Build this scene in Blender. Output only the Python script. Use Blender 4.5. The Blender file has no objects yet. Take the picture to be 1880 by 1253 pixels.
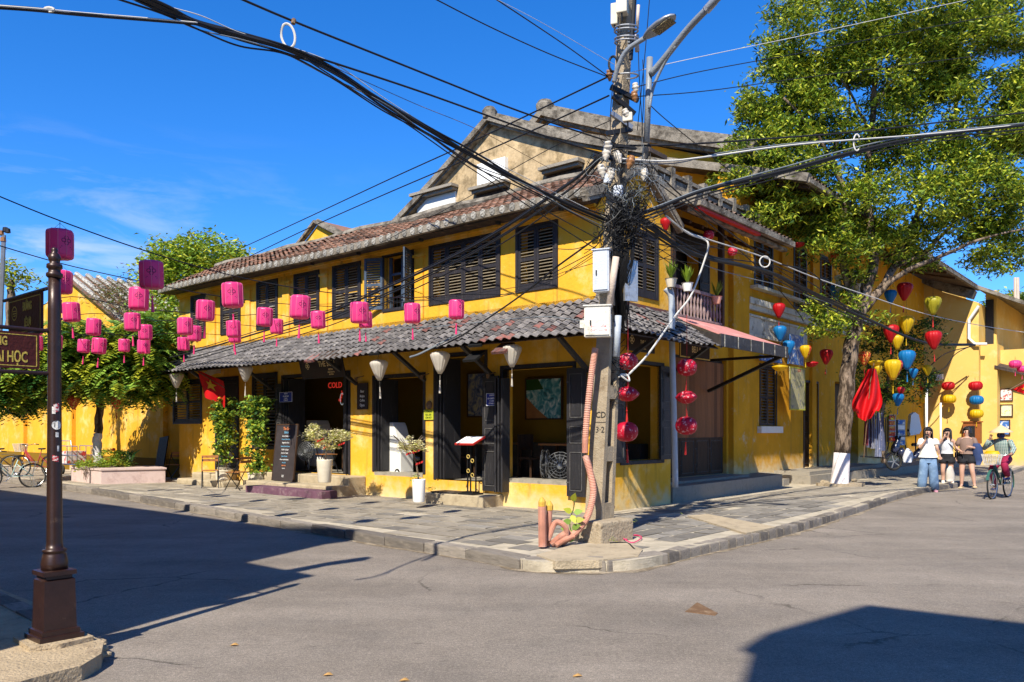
import bpy, math, random
import numpy as np
from mathutils import Matrix, Vector, Quaternion
from mathutils.noise import noise as pnoise
random.seed(7); np.random.seed(7)
RAD = math.radians
sc = bpy.context.scene
# ------------------------------------------------------------------ camera
FOC, PCX, HOR, EYE = 1487.0, 940.0, 790.0, 1.6      # focal length, centre and horizon measured on a 1880 px wide frame; eye height
cd = bpy.data.cameras.new("camera"); cam = bpy.data.objects.new("camera", cd); sc.collection.objects.link(cam)
cam.location = (0, 0, EYE); cam.rotation_euler = (RAD(90), 0, 0)
cd.sensor_width = 36; cd.lens = 36 * FOC / 1880; cd.shift_y = (HOR - 626.5) / 1880
cd.clip_start = 0.05; cd.clip_end = 3000
sc.camera = cam
# ------------------------------------------------------------------ light
SUN_TRAVEL = Vector((0.355, 0.935, -1.0)).normalized()
SUN_ELEV = math.asin(-SUN_TRAVEL.z)
SUN_AZ = math.atan2(-SUN_TRAVEL.x, -SUN_TRAVEL.y)       # compass angle of the sun seen from +Y
world = bpy.data.worlds.new("World"); sc.world = world; world.use_nodes = True
wn = world.node_tree.nodes; wl = world.node_tree.links; wn.clear()
wout = wn.new("ShaderNodeOutputWorld"); wbg = wn.new("ShaderNodeBackground")
sky = wn.new("ShaderNodeTexSky"); sky.sky_type = 'NISHITA'; sky.sun_disc = False
sky.sun_elevation = SUN_ELEV; sky.sun_rotation = SUN_AZ
sky.air_density = 1.0; sky.dust_density = 0.1; sky.ozone_density = 5.0; sky.altitude = 300
hs = wn.new("ShaderNodeHueSaturation"); hs.inputs["Hue"].default_value = 0.492; hs.inputs["Saturation"].default_value = 1.28; hs.inputs["Value"].default_value = 1.15
tcw = wn.new("ShaderNodeTexCoord"); mpw = wn.new("ShaderNodeMapping"); mpw.inputs["Scale"].default_value = (3.2, 3.2, 16)
ncl = wn.new("ShaderNodeTexNoise"); ncl.inputs["Scale"].default_value = 1.6; ncl.inputs["Detail"].default_value = 8; ncl.inputs["Roughness"].default_value = 0.6; ncl.inputs["Distortion"].default_value = 0.6
crw = wn.new("ShaderNodeValToRGB"); crw.color_ramp.elements[0].position = 0.50; crw.color_ramp.elements[1].position = 0.72
crw.color_ramp.elements[1].color = (0.55, 0.55, 0.55, 1)
mxw = wn.new("ShaderNodeMix"); mxw.data_type = 'RGBA'
mxw.inputs["B"].default_value = (6.2, 6.8, 7.6, 1)
sepw = wn.new("ShaderNodeSeparateXYZ"); mrw = wn.new("ShaderNodeMapRange")     # thin cloud only low over the horizon
mrw.inputs["From Min"].default_value = 0.33; mrw.inputs["From Max"].default_value = 0.2
mulw = wn.new("ShaderNodeMath"); mulw.operation = 'MULTIPLY'
wl.new(tcw.outputs["Generated"], mpw.inputs["Vector"]); wl.new(mpw.outputs[0], ncl.inputs["Vector"]); wl.new(ncl.outputs["Fac"], crw.inputs["Fac"])
wl.new(tcw.outputs["Generated"], sepw.inputs[0]); wl.new(sepw.outputs["Z"], mrw.inputs["Value"])
mrx = wn.new("ShaderNodeMapRange"); mrx.inputs["From Min"].default_value = -.12; mrx.inputs["From Max"].default_value = -.5; mulx = wn.new("ShaderNodeMath"); mulx.operation = 'MULTIPLY'
wl.new(sepw.outputs["X"], mrx.inputs["Value"]); wl.new(mrx.outputs[0], mulx.inputs[0]); wl.new(mrw.outputs[0], mulx.inputs[1])
wl.new(crw.outputs["Color"], mulw.inputs[0]); wl.new(mulx.outputs[0], mulw.inputs[1]); wl.new(mulw.outputs[0], mxw.inputs["Factor"])
tint = wn.new("ShaderNodeMix"); tint.data_type = 'RGBA'; tint.blend_type = 'MULTIPLY'; tint.inputs["Factor"].default_value = 1; tint.inputs["B"].default_value = (.78, .98, 1.42, 1)     # the deep polarised blue of the photograph's sky
wl.new(sky.outputs[0], hs.inputs["Color"]); wl.new(hs.outputs[0], tint.inputs["A"]); wl.new(tint.outputs["Result"], mxw.inputs["A"]); wl.new(mxw.outputs["Result"], wbg.inputs["Color"])
wbg.inputs["Strength"].default_value = 0.085
wl.new(wbg.outputs[0], wout.inputs["Surface"])
sl = bpy.data.lights.new("sun", 'SUN'); sl.energy = 5.0; sl.angle = RAD(0.53); sl.color = (1.0, 0.93, 0.80)
so = bpy.data.objects.new("sun", sl); sc.collection.objects.link(so)
so.rotation_euler = SUN_TRAVEL.to_track_quat('-Z', 'Y').to_euler()
sc.view_settings.view_transform = 'Standard'; sc.view_settings.look = 'None'
sc.view_settings.exposure = 0.7; sc.view_settings.gamma = 1.0; sc.view_settings.use_curve_mapping = False
sc.render.film_transparent = False
sc.cycles.max_bounces = 6; sc.cycles.diffuse_bounces = 3; sc.cycles.glossy_bounces = 3; sc.cycles.transparent_max_bounces = 8
sc.cycles.use_denoising = True
# ------------------------------------------------------------------ frames
# F: the block of old houses.  x runs along the left-hand street front, y back along the right-hand street, (0,0) is the house corner
FA = math.atan2(-1487, 1754)
FX = (math.cos(FA), math.sin(FA)); FY = (-FX[1], FX[0])
_t = (EYE - .12) * FOC / (943 - HOR); FO = ((1100 - PCX) / FOC * _t, _t)
MF = Matrix.Translation((FO[0], FO[1], 0)) @ Matrix.Rotation(FA, 4, 'Z'); MFI = MF.inverted()
MW = Matrix.Identity(4)
def toF(x, y): v = MFI @ Vector((x, y, 0)); return v.x, v.y
def toW(x, y, z=0): return MF @ Vector((x, y, z))
CF = toF(0, 0)
def _ray(u, v):
 r = Vector(((u - PCX) / FOC, 1, (HOR - v) / FOC)); return r.x * FX[0] + r.y * FX[1], r.x * FY[0] + r.y * FY[1], r.z
def Lf(u, v, y=0.0): r = _ray(u, v); t = (y - CF[1]) / r[1]; return CF[0] + t * r[0], EYE + t * r[2]      # on a wall parallel to the left front -> (x,z)
def Rf(u, v, x=0.0): r = _ray(u, v); t = (x - CF[0]) / r[0]; return CF[1] + t * r[1], EYE + t * r[2]      # on a wall parallel to the right front -> (y,z)
def Gf(u, v, z=0.12): t = (EYE - z) * FOC / (v - HOR); return toF((u - PCX) / FOC * t, t)                 # on the ground -> (x,y) of F
def Gw(u, v, z=0.0): t = (EYE - z) * FOC / (v - HOR); return ((u - PCX) / FOC * t, t)
def at(u, v, Y): return Vector(((u - PCX) / FOC * Y, Y, EYE + (HOR - v) / FOC * Y))
# ------------------------------------------------------------------ materials
def nmat(name):
 m = bpy.data.materials.new(name); m.use_nodes = True; n = m.node_tree.nodes; n.clear()
 o = n.new("ShaderNodeOutputMaterial"); b = n.new("ShaderNodeBsdfPrincipled"); m.node_tree.links.new(b.outputs[0], o.inputs[0])
 return m, n, m.node_tree.links, b
def mat(name, col, rough=.75, var=.18, scale=4.0, spot=None, sscale=2.0, sth=(.5, .7), bump=.15, bscale=40, metal=0.0, island=0.0, streak=None, stretch=(1, 1, 1), spec=.3, trans=0.0, emit=None, low=None, coat=0):
 """colour with soft variation, optional stain colour, vertical streaks, per-piece variation and fine relief"""
 m, n, l, b = nmat(name)
 tc = n.new("ShaderNodeTexCoord"); mp = n.new("ShaderNodeMapping"); mp.inputs["Scale"].default_value = stretch
 l.new(tc.outputs["Object"], mp.inputs[0])
 nz = n.new("ShaderNodeTexNoise"); nz.inputs["Scale"].default_value = scale; nz.inputs["Detail"].default_value = 6; nz.inputs["Roughness"].default_value = .65
 l.new(mp.outputs[0], nz.inputs["Vector"])
 mr = n.new("ShaderNodeMapRange"); mr.inputs["From Min"].default_value = .25; mr.inputs["From Max"].default_value = .75
 mr.inputs["To Min"].default_value = 1 - var; mr.inputs["To Max"].default_value = 1 + var; l.new(nz.outputs["Fac"], mr.inputs["Value"])
 val = mr.outputs[0]
 if island:
  ge = n.new("ShaderNodeNewGeometry"); oi = n.new("ShaderNodeObjectInfo"); ad = n.new("ShaderNodeMath"); ad.operation = 'ADD'; l.new(ge.outputs["Random Per Island"], ad.inputs[0]); l.new(oi.outputs["Random"], ad.inputs[1])
  fr = n.new("ShaderNodeMath"); fr.operation = 'FRACT'; l.new(ad.outputs[0], fr.inputs[0])
  m2 = n.new("ShaderNodeMapRange"); m2.inputs["To Min"].default_value = 1 - island; m2.inputs["To Max"].default_value = 1 + island; l.new(fr.outputs[0], m2.inputs["Value"])
  mm = n.new("ShaderNodeMath"); mm.operation = 'MULTIPLY'; l.new(val, mm.inputs[0]); l.new(m2.outputs[0], mm.inputs[1]); val = mm.outputs[0]
 src = None
 def rgb(c): x = n.new("ShaderNodeRGB"); x.outputs[0].default_value = (*c, 1); return x.outputs[0]
 cur = rgb(col)
 if spot is not None:
  n2 = n.new("ShaderNodeTexNoise"); n2.inputs["Scale"].default_value = sscale; n2.inputs["Detail"].default_value = 8; n2.inputs["Roughness"].default_value = .7
  l.new(mp.outputs[0], n2.inputs["Vector"])
  r = n.new("ShaderNodeMapRange"); r.interpolation_type = 'SMOOTHSTEP'; r.inputs["From Min"].default_value = sth[0]; r.inputs["From Max"].default_value = sth[1]; l.new(n2.outputs["Fac"], r.inputs["Value"])
  mx = n.new("ShaderNodeMix"); mx.data_type = 'RGBA'; l.new(r.outputs[0], mx.inputs["Factor"]); l.new(cur, mx.inputs["A"]); mx.inputs["B"].default_value = (*spot, 1); cur = mx.outputs["Result"]
 if streak is not None:
  mp2 = n.new("ShaderNodeMapping"); mp2.inputs["Scale"].default_value = (5, 5, .35); l.new(tc.outputs["Object"], mp2.inputs[0])
  n3 = n.new("ShaderNodeTexNoise"); n3.inputs["Scale"].default_value = 1.2; n3.inputs["Detail"].default_value = 7; n3.inputs["Roughness"].default_value = .7; l.new(mp2.outputs[0], n3.inputs["Vector"])
  r = n.new("ShaderNodeMapRange"); r.interpolation_type = 'SMOOTHSTEP'; r.inputs["From Min"].default_value = streak[3]; r.inputs["From Max"].default_value = streak[3] + .22; r.inputs["To Max"].default_value = .8; l.new(n3.outputs["Fac"], r.inputs["Value"])
  mx = n.new("ShaderNodeMix"); mx.data_type = 'RGBA'; l.new(r.outputs[0], mx.inputs["Factor"]); l.new(cur, mx.inputs["A"]); mx.inputs["B"].default_value = (*streak[:3], 1); cur = mx.outputs["Result"]
 if low is not None:      # dirt splashed up from the pavement: (r,g,b, z0, z1)
  ge2 = n.new("ShaderNodeNewGeometry"); sp = n.new("ShaderNodeSeparateXYZ"); l.new(ge2.outputs["Position"], sp.inputs[0])
  n4 = n.new("ShaderNodeTexNoise"); n4.inputs["Scale"].default_value = 5; n4.inputs["Detail"].default_value = 6; l.new(ge2.outputs["Position"], n4.inputs["Vector"])
  a = n.new("ShaderNodeMath"); a.operation = 'MULTIPLY_ADD'; l.new(n4.outputs["Fac"], a.inputs[0]); a.inputs[1].default_value = .9; l.new(sp.outputs["Z"], a.inputs[2])
  r = n.new("ShaderNodeMapRange"); r.interpolation_type = 'SMOOTHSTEP'; r.inputs["From Min"].default_value = low[4] + .45; r.inputs["From Max"].default_value = low[3] + .45; l.new(a.outputs[0], r.inputs["Value"])
  mx = n.new("ShaderNodeMix"); mx.data_type = 'RGBA'; l.new(r.outputs[0], mx.inputs["Factor"]); l.new(cur, mx.inputs["A"]); mx.inputs["B"].default_value = (*low[:3], 1); cur = mx.outputs["Result"]
 vm = n.new("ShaderNodeVectorMath"); vm.operation = 'SCALE'; l.new(cur, vm.inputs[0]); l.new(val, vm.inputs["Scale"])
 l.new(vm.outputs[0], b.inputs["Base Color"])
 b.inputs["Roughness"].default_value = rough; b.inputs["Metallic"].default_value = metal
 b.inputs["Specular IOR Level"].default_value = spec
 if coat: b.inputs["Coat Weight"].default_value = coat
 if trans:      # thin cloth or leaf that lets light through
  tl = n.new("ShaderNodeBsdfTranslucent"); ms = n.new("ShaderNodeMixShader"); ms.inputs[0].default_value = trans
  l.new(vm.outputs[0], tl.inputs["Color"]); l.new(b.outputs[0], ms.inputs[1]); l.new(tl.outputs[0], ms.inputs[2])
  o = [x for x in n if x.type == 'OUTPUT_MATERIAL'][0]; l.new(ms.outputs[0], o.inputs[0])
 if emit: b.inputs["Emission Color"].default_value = (*emit[:3], 1); b.inputs["Emission Strength"].default_value = emit[3]
 if bump:
  nb = n.new("ShaderNodeTexNoise"); nb.inputs["Scale"].default_value = bscale; nb.inputs["Detail"].default_value = 5
  l.new(mp.outputs[0], nb.inputs["Vector"])
  bp = n.new("ShaderNodeBump"); bp.inputs["Strength"].default_value = min(1, bump * 2); bp.inputs["Distance"].default_value = .02; l.new(nb.outputs["Fac"], bp.inputs["Height"]); l.new(bp.outputs[0], b.inputs["Normal"])
 return m
M = {}
def simple(name, col, rough=.6, **k):
 k.setdefault("bump", 0); M[name] = mat(name, col, rough, **k); return M[name]
M['yellow'] = mat('yellow_limewash', (.72, .375, .032), .9, .12, 1.2, spot=(.76, .52, .18), sscale=1.3, sth=(.48, .70), streak=(.30, .17, .035, .535), bump=.18, bscale=14, spec=.1, low=(.60, .48, .25, .0, .60))
M['yellow_old'] = mat('yellow_limewash_old', (.60, .29, .018), .9, .16, 1.4, spot=(.50, .42, .26), sscale=2.4, sth=(.56, .74), streak=(.26, .17, .05, .54), bump=.2, bscale=12, spec=.1, low=(.66, .50, .26, .3, 1.0))
M['yellow_far'] = mat('yellow_wall_far', (.68, .44, .12), .9, .08, .7, spot=(.70, .52, .22), sscale=1.2, streak=(.55, .38, .14, .64), bump=.08, bscale=10, spec=.1, low=(.5, .38, .2, .0, .6))
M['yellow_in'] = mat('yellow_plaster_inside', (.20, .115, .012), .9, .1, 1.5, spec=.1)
M['gable_plaster'] = mat('weathered_gable_plaster', (.50, .37, .21), .95, .30, 1.6, spot=(.22, .16, .085), sscale=2.4, sth=(.42, .66), streak=(.12, .09, .05, .50), bump=.3, bscale=16, spec=.05)
M['mortar_grey'] = mat('mossy_roof_mortar', (.25, .22, .175), .95, .3, 3, spot=(.075, .064, .05), sscale=3.2, sth=(.40, .66), bump=.5, bscale=24, spec=.05)
M['moulding'] = mat('aged_white_moulding', (.55, .52, .44), .9, .2, 3, spot=(.2, .17, .12), sscale=4, sth=(.52, .7), streak=(.2, .16, .1, .58), bump=.2, spec=.1)
M['white_paint'] = mat('white_wall_paint', (.72, .70, .64), .85, .08, 3, spot=(.45, .41, .33), sscale=3, sth=(.56, .8))
M['tile_grey'] = mat('dark_grey_roof_tile', (.125, .115, .112), .75, .25, 9, island=.38, spot=(.23, .21, .18), sscale=9, sth=(.5, .72), bump=.25, bscale=60)
M['tile_red'] = mat('faded_red_roof_tile', (.22, .085, .07), .8, .25, 9, island=.3, spot=(.11, .09, .085), sscale=8, sth=(.45, .65), bump=.25, bscale=60)
M['tile_terra'] = mat('old_terracotta_tile', (.24, .115, .07), .9, .3, 6, island=.55, spot=(.10, .08, .06), sscale=6, sth=(.42, .60), bump=.4, bscale=40)
M['wood_black'] = mat('black_painted_wood', (.018, .017, .019), .55, .3, 6, stretch=(6, 6, .6), spot=(.075, .07, .065), sscale=3, sth=(.56, .74), bump=.2, bscale=30, spec=.4)
M['wood_slat'] = mat('dark_faded_slat', (.19, .155, .10), .7, .3, 6, island=.3, spot=(.09, .07, .05), sscale=12, sth=(.52, .7), bump=.1, spec=.4)
M['wood_frame'] = mat('dark_window_frame', (.024, .021, .024), .6, .3, 5, stretch=(5, 5, .7), spot=(.07, .06, .055), sscale=4, sth=(.54, .72), bump=.2, bscale=30)
M['wood_blue'] = mat('blue_grey_shutter_paint', (.045, .07, .11), .6, .3, 6, spot=(.10, .12, .14), sscale=6)
M['wood_brown'] = mat('brown_plank_wood', (.060, .028, .012), .65, .4, 4, stretch=(8, 8, .5), island=.3, spot=(.02, .01, .006), sscale=3, bump=.25, bscale=30)
M['wood_plank'] = mat('orange_brown_plank', (.28, .11, .04), .65, .4, 4, stretch=(8, 8, .5), island=.35, spot=(.03, .014, .006), sscale=3, sth=(.45, .7), bump=.25, bscale=30)
M['stone_b'] = mat('sandy_paving_stone', (.30, .262, .205), .88, .2, 5, island=.16, spot=(.20, .175, .14), sscale=2.4, sth=(.52, .76), bump=.35, bscale=40, spec=.12)
M['concrete'] = mat('old_concrete', (.30, .265, .21), .95, .22, 5, spot=(.15, .125, .09), sscale=5, sth=(.5, .75), streak=(.12, .10, .07, .60), bump=.5, bscale=50, spec=.1)
M['concrete_pole'] = mat('pole_concrete', (.34, .275, .19), .95, .2, 6, spot=(.17, .12, .07), sscale=4, sth=(.5, .78), streak=(.13, .09, .05, .58), bump=.35, bscale=60, spec=.1)
M['mortar_pale'] = mat('pale_paving_mortar', (.46, .40, .30), .95, .25, 4, spot=(.30, .26, .19), sscale=3, sth=(.5, .75), bump=.4, bscale=60, spec=.08)
M['stone'] = mat('grey_paving_stone', (.225, .205, .175), .85, .22, 5, island=.28, spot=(.36, .31, .24), sscale=2.4, sth=(.55, .78), bump=.3, bscale=40, spec=.15)
M['kerb'] = mat('kerb_stone', (.27, .235, .195), .9, .25, 5, island=.18, spot=(.11, .095, .08), sscale=3, sth=(.5, .75), bump=.4, bscale=40, spec=.1)
M['step'] = mat('worn_step_stone', (.40, .33, .22), .9, .2, 5, spot=(.25, .19, .12), sscale=4, sth=(.5, .75), bump=.3, bscale=40, spec=.1)
simple('metal_black', (.012, .012, .013), .45, metal=.3, var=.2, spec=.5)
simple('cable', (.012, .012, .013), .6, var=.2)
simple('cable_white', (.55, .53, .48), .6)
simple('cable_grey', (.16, .18, .19), .5)
simple('metal_grey', (.28, .29, .30), .4, metal=.6, var=.2)
simple('white_plastic', (.74, .73, .68), .4, var=.05)
simple('ceramic', (.62, .56, .44), .25, var=.15)
simple('glass_dark', (.01, .012, .015), .08, spec=.6)
simple('white', (.80, .79, .75), .6, var=.05)
simple('black', (.01, .01, .01), .6)
simple('gold', (.55, .40, .10), .5, var=.1)
simple('red_paint', (.45, .02, .015), .5)
# ------------------------------------------------------------------ mesh builder
class MB:
 def __init__(s): s.v = []; s.f = []; s.m = []; s.mi = 0
 def add(s, vs, fs, mi=None):
  b = len(s.v); s.v.extend(tuple(p) for p in vs); k = s.mi if mi is None else mi
  for f in fs: s.f.append(tuple(b + i for i in f)); s.m.append(k)
  return s
 def box(s, x0, x1, y0, y1, z0, z1, mi=None):
  x0, x1 = min(x0, x1), max(x0, x1); y0, y1 = min(y0, y1), max(y0, y1); z0, z1 = min(z0, z1), max(z0, z1)
  return s.add([(x0, y0, z0), (x1, y0, z0), (x1, y1, z0), (x0, y1, z0), (x0, y0, z1), (x1, y0, z1), (x1, y1, z1), (x0, y1, z1)],
      [(0, 3, 2, 1), (4, 5, 6, 7), (0, 1, 5, 4), (1, 2, 6, 5), (2, 3, 7, 6), (3, 0, 4, 7)], mi)
 def obox(s, c, a, b, d, mi=None):
  c, a, b, d = Vector(c), Vector(a), Vector(b), Vector(d)
  vs = [c + i * a + j * b + k * d for k in (-1, 1) for i, j in ((-1, -1), (1, -1), (1, 1), (-1, 1))]
  return s.add(vs, [(0, 3, 2, 1), (4, 5, 6, 7), (0, 1, 5, 4), (1, 2, 6, 5), (2, 3, 7, 6), (3, 0, 4, 7)], mi)
 def bar(s, p, q, w, h, up=(0, 0, 1), mi=None):
  p, q = Vector(p), Vector(q); d = q - p; L = d.length
  if L < 1e-6: return s
  d = d / L; up = Vector(up); sd = d.cross(up)
  if sd.length < 1e-4: sd = d.cross(Vector((1, 0, 0)))
  sd.normalize(); u2 = sd.cross(d); return s.obox((p + q) / 2, d * L / 2, sd * w / 2, u2 * h / 2, mi)
 def prism(s, poly, d, mi=None):
  """closed polygon (list of 3-D points) pushed by vector d"""
  n = len(poly); P = [Vector(p) for p in poly]; d = Vector(d); Q = [p + d for p in P]
  nrm = Vector((0, 0, 0))
  for i in range(n): nrm += P[i].cross(P[(i + 1) % n])
  flip = nrm.dot(d) > 0
  fs = [tuple(range(n - 1, -1, -1)), tuple(range(n, 2 * n))] + [(i, (i + 1) % n, n + (i + 1) % n, n + i) for i in range(n)]
  if not flip: fs = [tuple(reversed(f)) for f in fs]
  return s.add(P + Q, fs, mi)
 def tube(s, pts, r, n=6, cap=True, closed=False, mi=None):
  P = [Vector(p) for p in pts]; k = len(P); R = r if hasattr(r, '__len__') else [r] * k
  rings = []; prev = None
  for i in range(k):
   if closed: t = P[(i + 1) % k] - P[i - 1]
   else: t = P[min(i + 1, k - 1)] - P[max(i - 1, 0)]
   if t.length < 1e-9: t = Vector((0, 0, 1))
   t.normalize()
   if prev is None:
    a = Vector((0, 0, 1)) if abs(t.z) < .9 else Vector((1, 0, 0)); u = t.cross(a).normalized()
   else:
    u = prev - t * prev.dot(t); u = u.normalized() if u.length > 1e-6 else t.orthogonal().normalized()
   prev = u; w = t.cross(u)
   rings.append([P[i] + (u * math.cos(2 * math.pi * j / n) + w * math.sin(2 * math.pi * j / n)) * R[i] for j in range(n)])
  vs = [p for rg in rings for p in rg]; fs = []
  for i in range(k if closed else k - 1):
   i2 = (i + 1) % k
   for j in range(n): fs.append((i * n + j, i * n + (j + 1) % n, i2 * n + (j + 1) % n, i2 * n + j))
  if cap and not closed: fs.append(tuple(range(n - 1, -1, -1))); fs.append(tuple(range((k - 1) * n, k * n)))
  return s.add(vs, fs, mi)
 def lathe(s, prof, n=16, c=(0, 0, 0), sq=None, mi=None, lobes=0, lobe=0.0, axis='z', cap=True):
  vs = []; k = len(prof)
  for r, z in prof:
   for j in range(n):
    a = 2 * math.pi * (j + (.5 if sq else 0)) / n
    rr = r * (1 - lobe * abs(math.sin(lobes * a / 2)) if lobes else 1)
    if axis == 'z': vs.append((c[0] + rr * math.cos(a), c[1] + rr * math.sin(a), c[2] + z))
    elif axis == 'y': vs.append((c[0] + rr * math.cos(a), c[1] - z, c[2] + rr * math.sin(a)))
    else: vs.append((c[0] + z, c[1] + rr * math.cos(a), c[2] + rr * math.sin(a)))
  fs = [(i * n + j, i * n + (j + 1) % n, (i + 1) * n + (j + 1) % n, (i + 1) * n + j) for i in range(k - 1) for j in range(n)]
  if cap: fs.append(tuple(range(n - 1, -1, -1))); fs.append(tuple(range((k - 1) * n, k * n)))
  return s.add(vs, fs, mi)
 def grid(s, fn, nu, nv, mi=None):
  vs = [fn(i / nu, j / nv) for j in range(nv + 1) for i in range(nu + 1)]
  fs = [(j * (nu + 1) + i, j * (nu + 1) + i + 1, (j + 1) * (nu + 1) + i + 1, (j + 1) * (nu + 1) + i) for j in range(nv) for i in range(nu)]
  return s.add(vs, fs, mi)
 def sweep(s, pts, w, h, mi=None):
  P = [Vector(p) for p in pts]; vs = []; k = len(P)
  for i in range(k):
   t = (P[min(i + 1, k - 1)] - P[max(i - 1, 0)]).normalized(); sd = t.cross(Vector((0, 0, 1))).normalized(); up = sd.cross(t)
   for a, b in ((-1, -1), (1, -1), (1, 1), (-1, 1)): vs.append(P[i] + sd * a * w / 2 + up * b * h / 2)
  return s.add(vs, [(i * 4 + j, i * 4 + (j + 1) % 4, i * 4 + 4 + (j + 1) % 4, i * 4 + 4 + j) for i in range(k - 1) for j in range(4)] + [(3, 2, 1, 0), (4 * k - 4, 4 * k - 3, 4 * k - 2, 4 * k - 1)], mi)
 def xf(s, m, start=0): s.v[start:] = [tuple(m @ Vector(p)) for p in s.v[start:]]; return s
 def text(s, txt, size, depth, m, mi=None, align='CENTER', bold=0.0, sx=1.0):
  cu = bpy.data.curves.new("t", 'FONT'); cu.body = txt; cu.size = size; cu.extrude = depth / 2; cu.align_x = align; cu.align_y = 'CENTER'; cu.resolution_u = 2; cu.offset = bold
  o = bpy.data.objects.new("t", cu); me = bpy.data.meshes.new_from_object(o)
  base = Matrix.Diagonal((sx, 1, 1, 1))
  s.add([m @ base @ v.co for v in me.vertices], [tuple(p.vertices) for p in me.polygons], mi)
  bpy.data.objects.remove(o); bpy.data.curves.remove(cu); bpy.data.meshes.remove(me); return s
 def mesh(s, name, mats, off=(0, 0, 0), smooth=False):
  me = bpy.data.meshes.new(name); off = Vector(off)
  me.from_pydata([tuple(Vector(p) - off) for p in s.v], [], s.f)
  for mm in (mats if isinstance(mats, (list, tuple)) else [mats]): me.materials.append(M[mm] if isinstance(mm, str) else mm)
  if len(me.materials) > 1: me.polygons.foreach_set("material_index", s.m)
  if smooth: me.polygons.foreach_set("use_smooth", [True] * len(me.polygons))
  me.update(); return me
COL = sc.collection
OFF = {}
def tag(o, label=None, cat=None, group=None, kind=None):
 if label: o["label"] = label
 if cat: o["category"] = cat
 if group: o["group"] = group
 if kind: o["kind"] = kind
 return o
def thing(name, label, cat, loc=(0, 0, 0), frame='F', group=None, rot=0.0, kind=None):
 """Empty at the thing's base; its parts are meshes given in the coordinates of the frame (F or W), or local ones if frame='L'"""
 o = bpy.data.objects.new(name, None); o.empty_display_size = .2; COL.objects.link(o)
 if frame == 'F': o.location = toW(*loc); o.rotation_euler = (0, 0, FA + rot); OFF[o.name] = Vector(loc)
 elif frame == 'W': o.location = loc; o.rotation_euler = (0, 0, rot); OFF[o.name] = Vector(loc)
 else: o.location = loc; o.rotation_euler = (0, 0, rot); OFF[o.name] = Vector((0, 0, 0))
 return tag(o, label, cat, group, kind)
def part(name, mb, mats, parent, smooth=False, label=None, kind=None):
 off = OFF.get(parent.name, Vector((0, 0, 0)))
 o = bpy.data.objects.new(name, mb.mesh(name, mats, off, smooth)); COL.objects.link(o); o.parent = parent; OFF[o.name] = off
 return tag(o, label, None, None, kind)
def solo(name, mb, mats, label=None, cat=None, frame='F', loc=(0, 0, 0), group=None, kind=None, smooth=False):
 """a thing (or a piece of the setting) that is one mesh"""
 o = bpy.data.objects.new(name, mb.mesh(name, mats, loc, smooth)); COL.objects.link(o)
 if frame == 'F': o.location = toW(*loc); o.rotation_euler = (0, 0, FA)
 else: o.location = loc
 OFF[o.name] = Vector(loc)
 return tag(o, label, cat, group, kind)
def piece(name, me, parent, loc, rot=(0, 0, 0), scale=(1, 1, 1), label=None):
 """one of many alike pieces that share mesh data"""
 o = bpy.data.objects.new(name, me); COL.objects.link(o); o.parent = parent
 o.location = Vector(loc) - OFF.get(parent.name, Vector((0, 0, 0))); o.rotation_euler = rot; o.scale = scale
 if label: o["label"] = label
 OFF[o.name] = Vector((0, 0, 0)); return o
def copy_tree(o, parent=None):
 c = o.copy(); COL.objects.link(c); c.parent = parent
 for ch in list(o.children): copy_tree(ch, c)
 return c
def dup(o, loc, rz=0.0, label=None, scale=1.0, group=None):
 c = copy_tree(o); c.location = loc; c.rotation_euler = (RAD(random.uniform(-3, 3)), RAD(random.uniform(-3, 3)), rz); c.scale = (scale,) * 3 if not hasattr(scale, '__len__') else scale
 if label: c["label"] = label
 if group: c["group"] = group
 return c
def fastmesh(name, V, F, mats, smooth=False, midx=None):
 me = bpy.data.meshes.new(name); V = np.asarray(V, dtype=np.float32); F = np.asarray(F, dtype=np.int32); k = F.shape[1]
 me.vertices.add(len(V)); me.vertices.foreach_set("co", V.ravel()); me.loops.add(F.size); me.loops.foreach_set("vertex_index", F.ravel())
 me.polygons.add(len(F)); me.polygons.foreach_set("loop_start", np.arange(0, F.size, k, dtype=np.int32)); me.polygons.foreach_set("loop_total", np.full(len(F), k, dtype=np.int32))
 for mm in (mats if isinstance(mats, (list, tuple)) else [mats]): me.materials.append(M[mm] if isinstance(mm, str) else mm)
 if midx is not None: me.polygons.foreach_set("material_index", np.asarray(midx, dtype=np.int32))
 if smooth: me.polygons.foreach_set("use_smooth", np.ones(len(F), dtype=bool))
 me.update(); me.validate(); return me
def catmull(P, n=8):
 P = [Vector(p) for p in P]; Q = [2 * P[0] - P[1]] + P + [2 * P[-1] - P[-2]]; out = []
 for i in range(1, len(Q) - 2):
  a, b, c, d = Q[i - 1:i + 3]
  for k in range(n):
   t = k / n; out.append(.5 * ((2 * b) + (c - a) * t + (2 * a - 5 * b + 4 * c - d) * t * t + (3 * b - a - 3 * c + d) * t ** 3))
 out.append(P[-1]); return out
class Pl:
 """a wall plane: 'L' faces the left street (y = y0), 'R' faces the right street (x = x0); p(a,o,z): a along, o outward"""
 def __init__(s, side, c=0.0): s.side = side; s.c = c
 def p(s, a, o, z): return Vector((a, s.c - o, z)) if s.side == 'L' else Vector((s.c + o, a, z))
 def box(s, mb, a0, a1, o0, o1, z0, z1, mi=None):
  p, q = s.p(a0, o0, z0), s.p(a1, o1, z1); mb.box(p.x, q.x, p.y, q.y, p.z, q.z, mi)
 def rz(s): return 0.0 if s.side == 'L' else RAD(90)
 def pix(s, u, v, o=0.0): return Lf(u, v, s.c - o) if s.side == 'L' else Rf(u, v, s.c + o)
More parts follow.
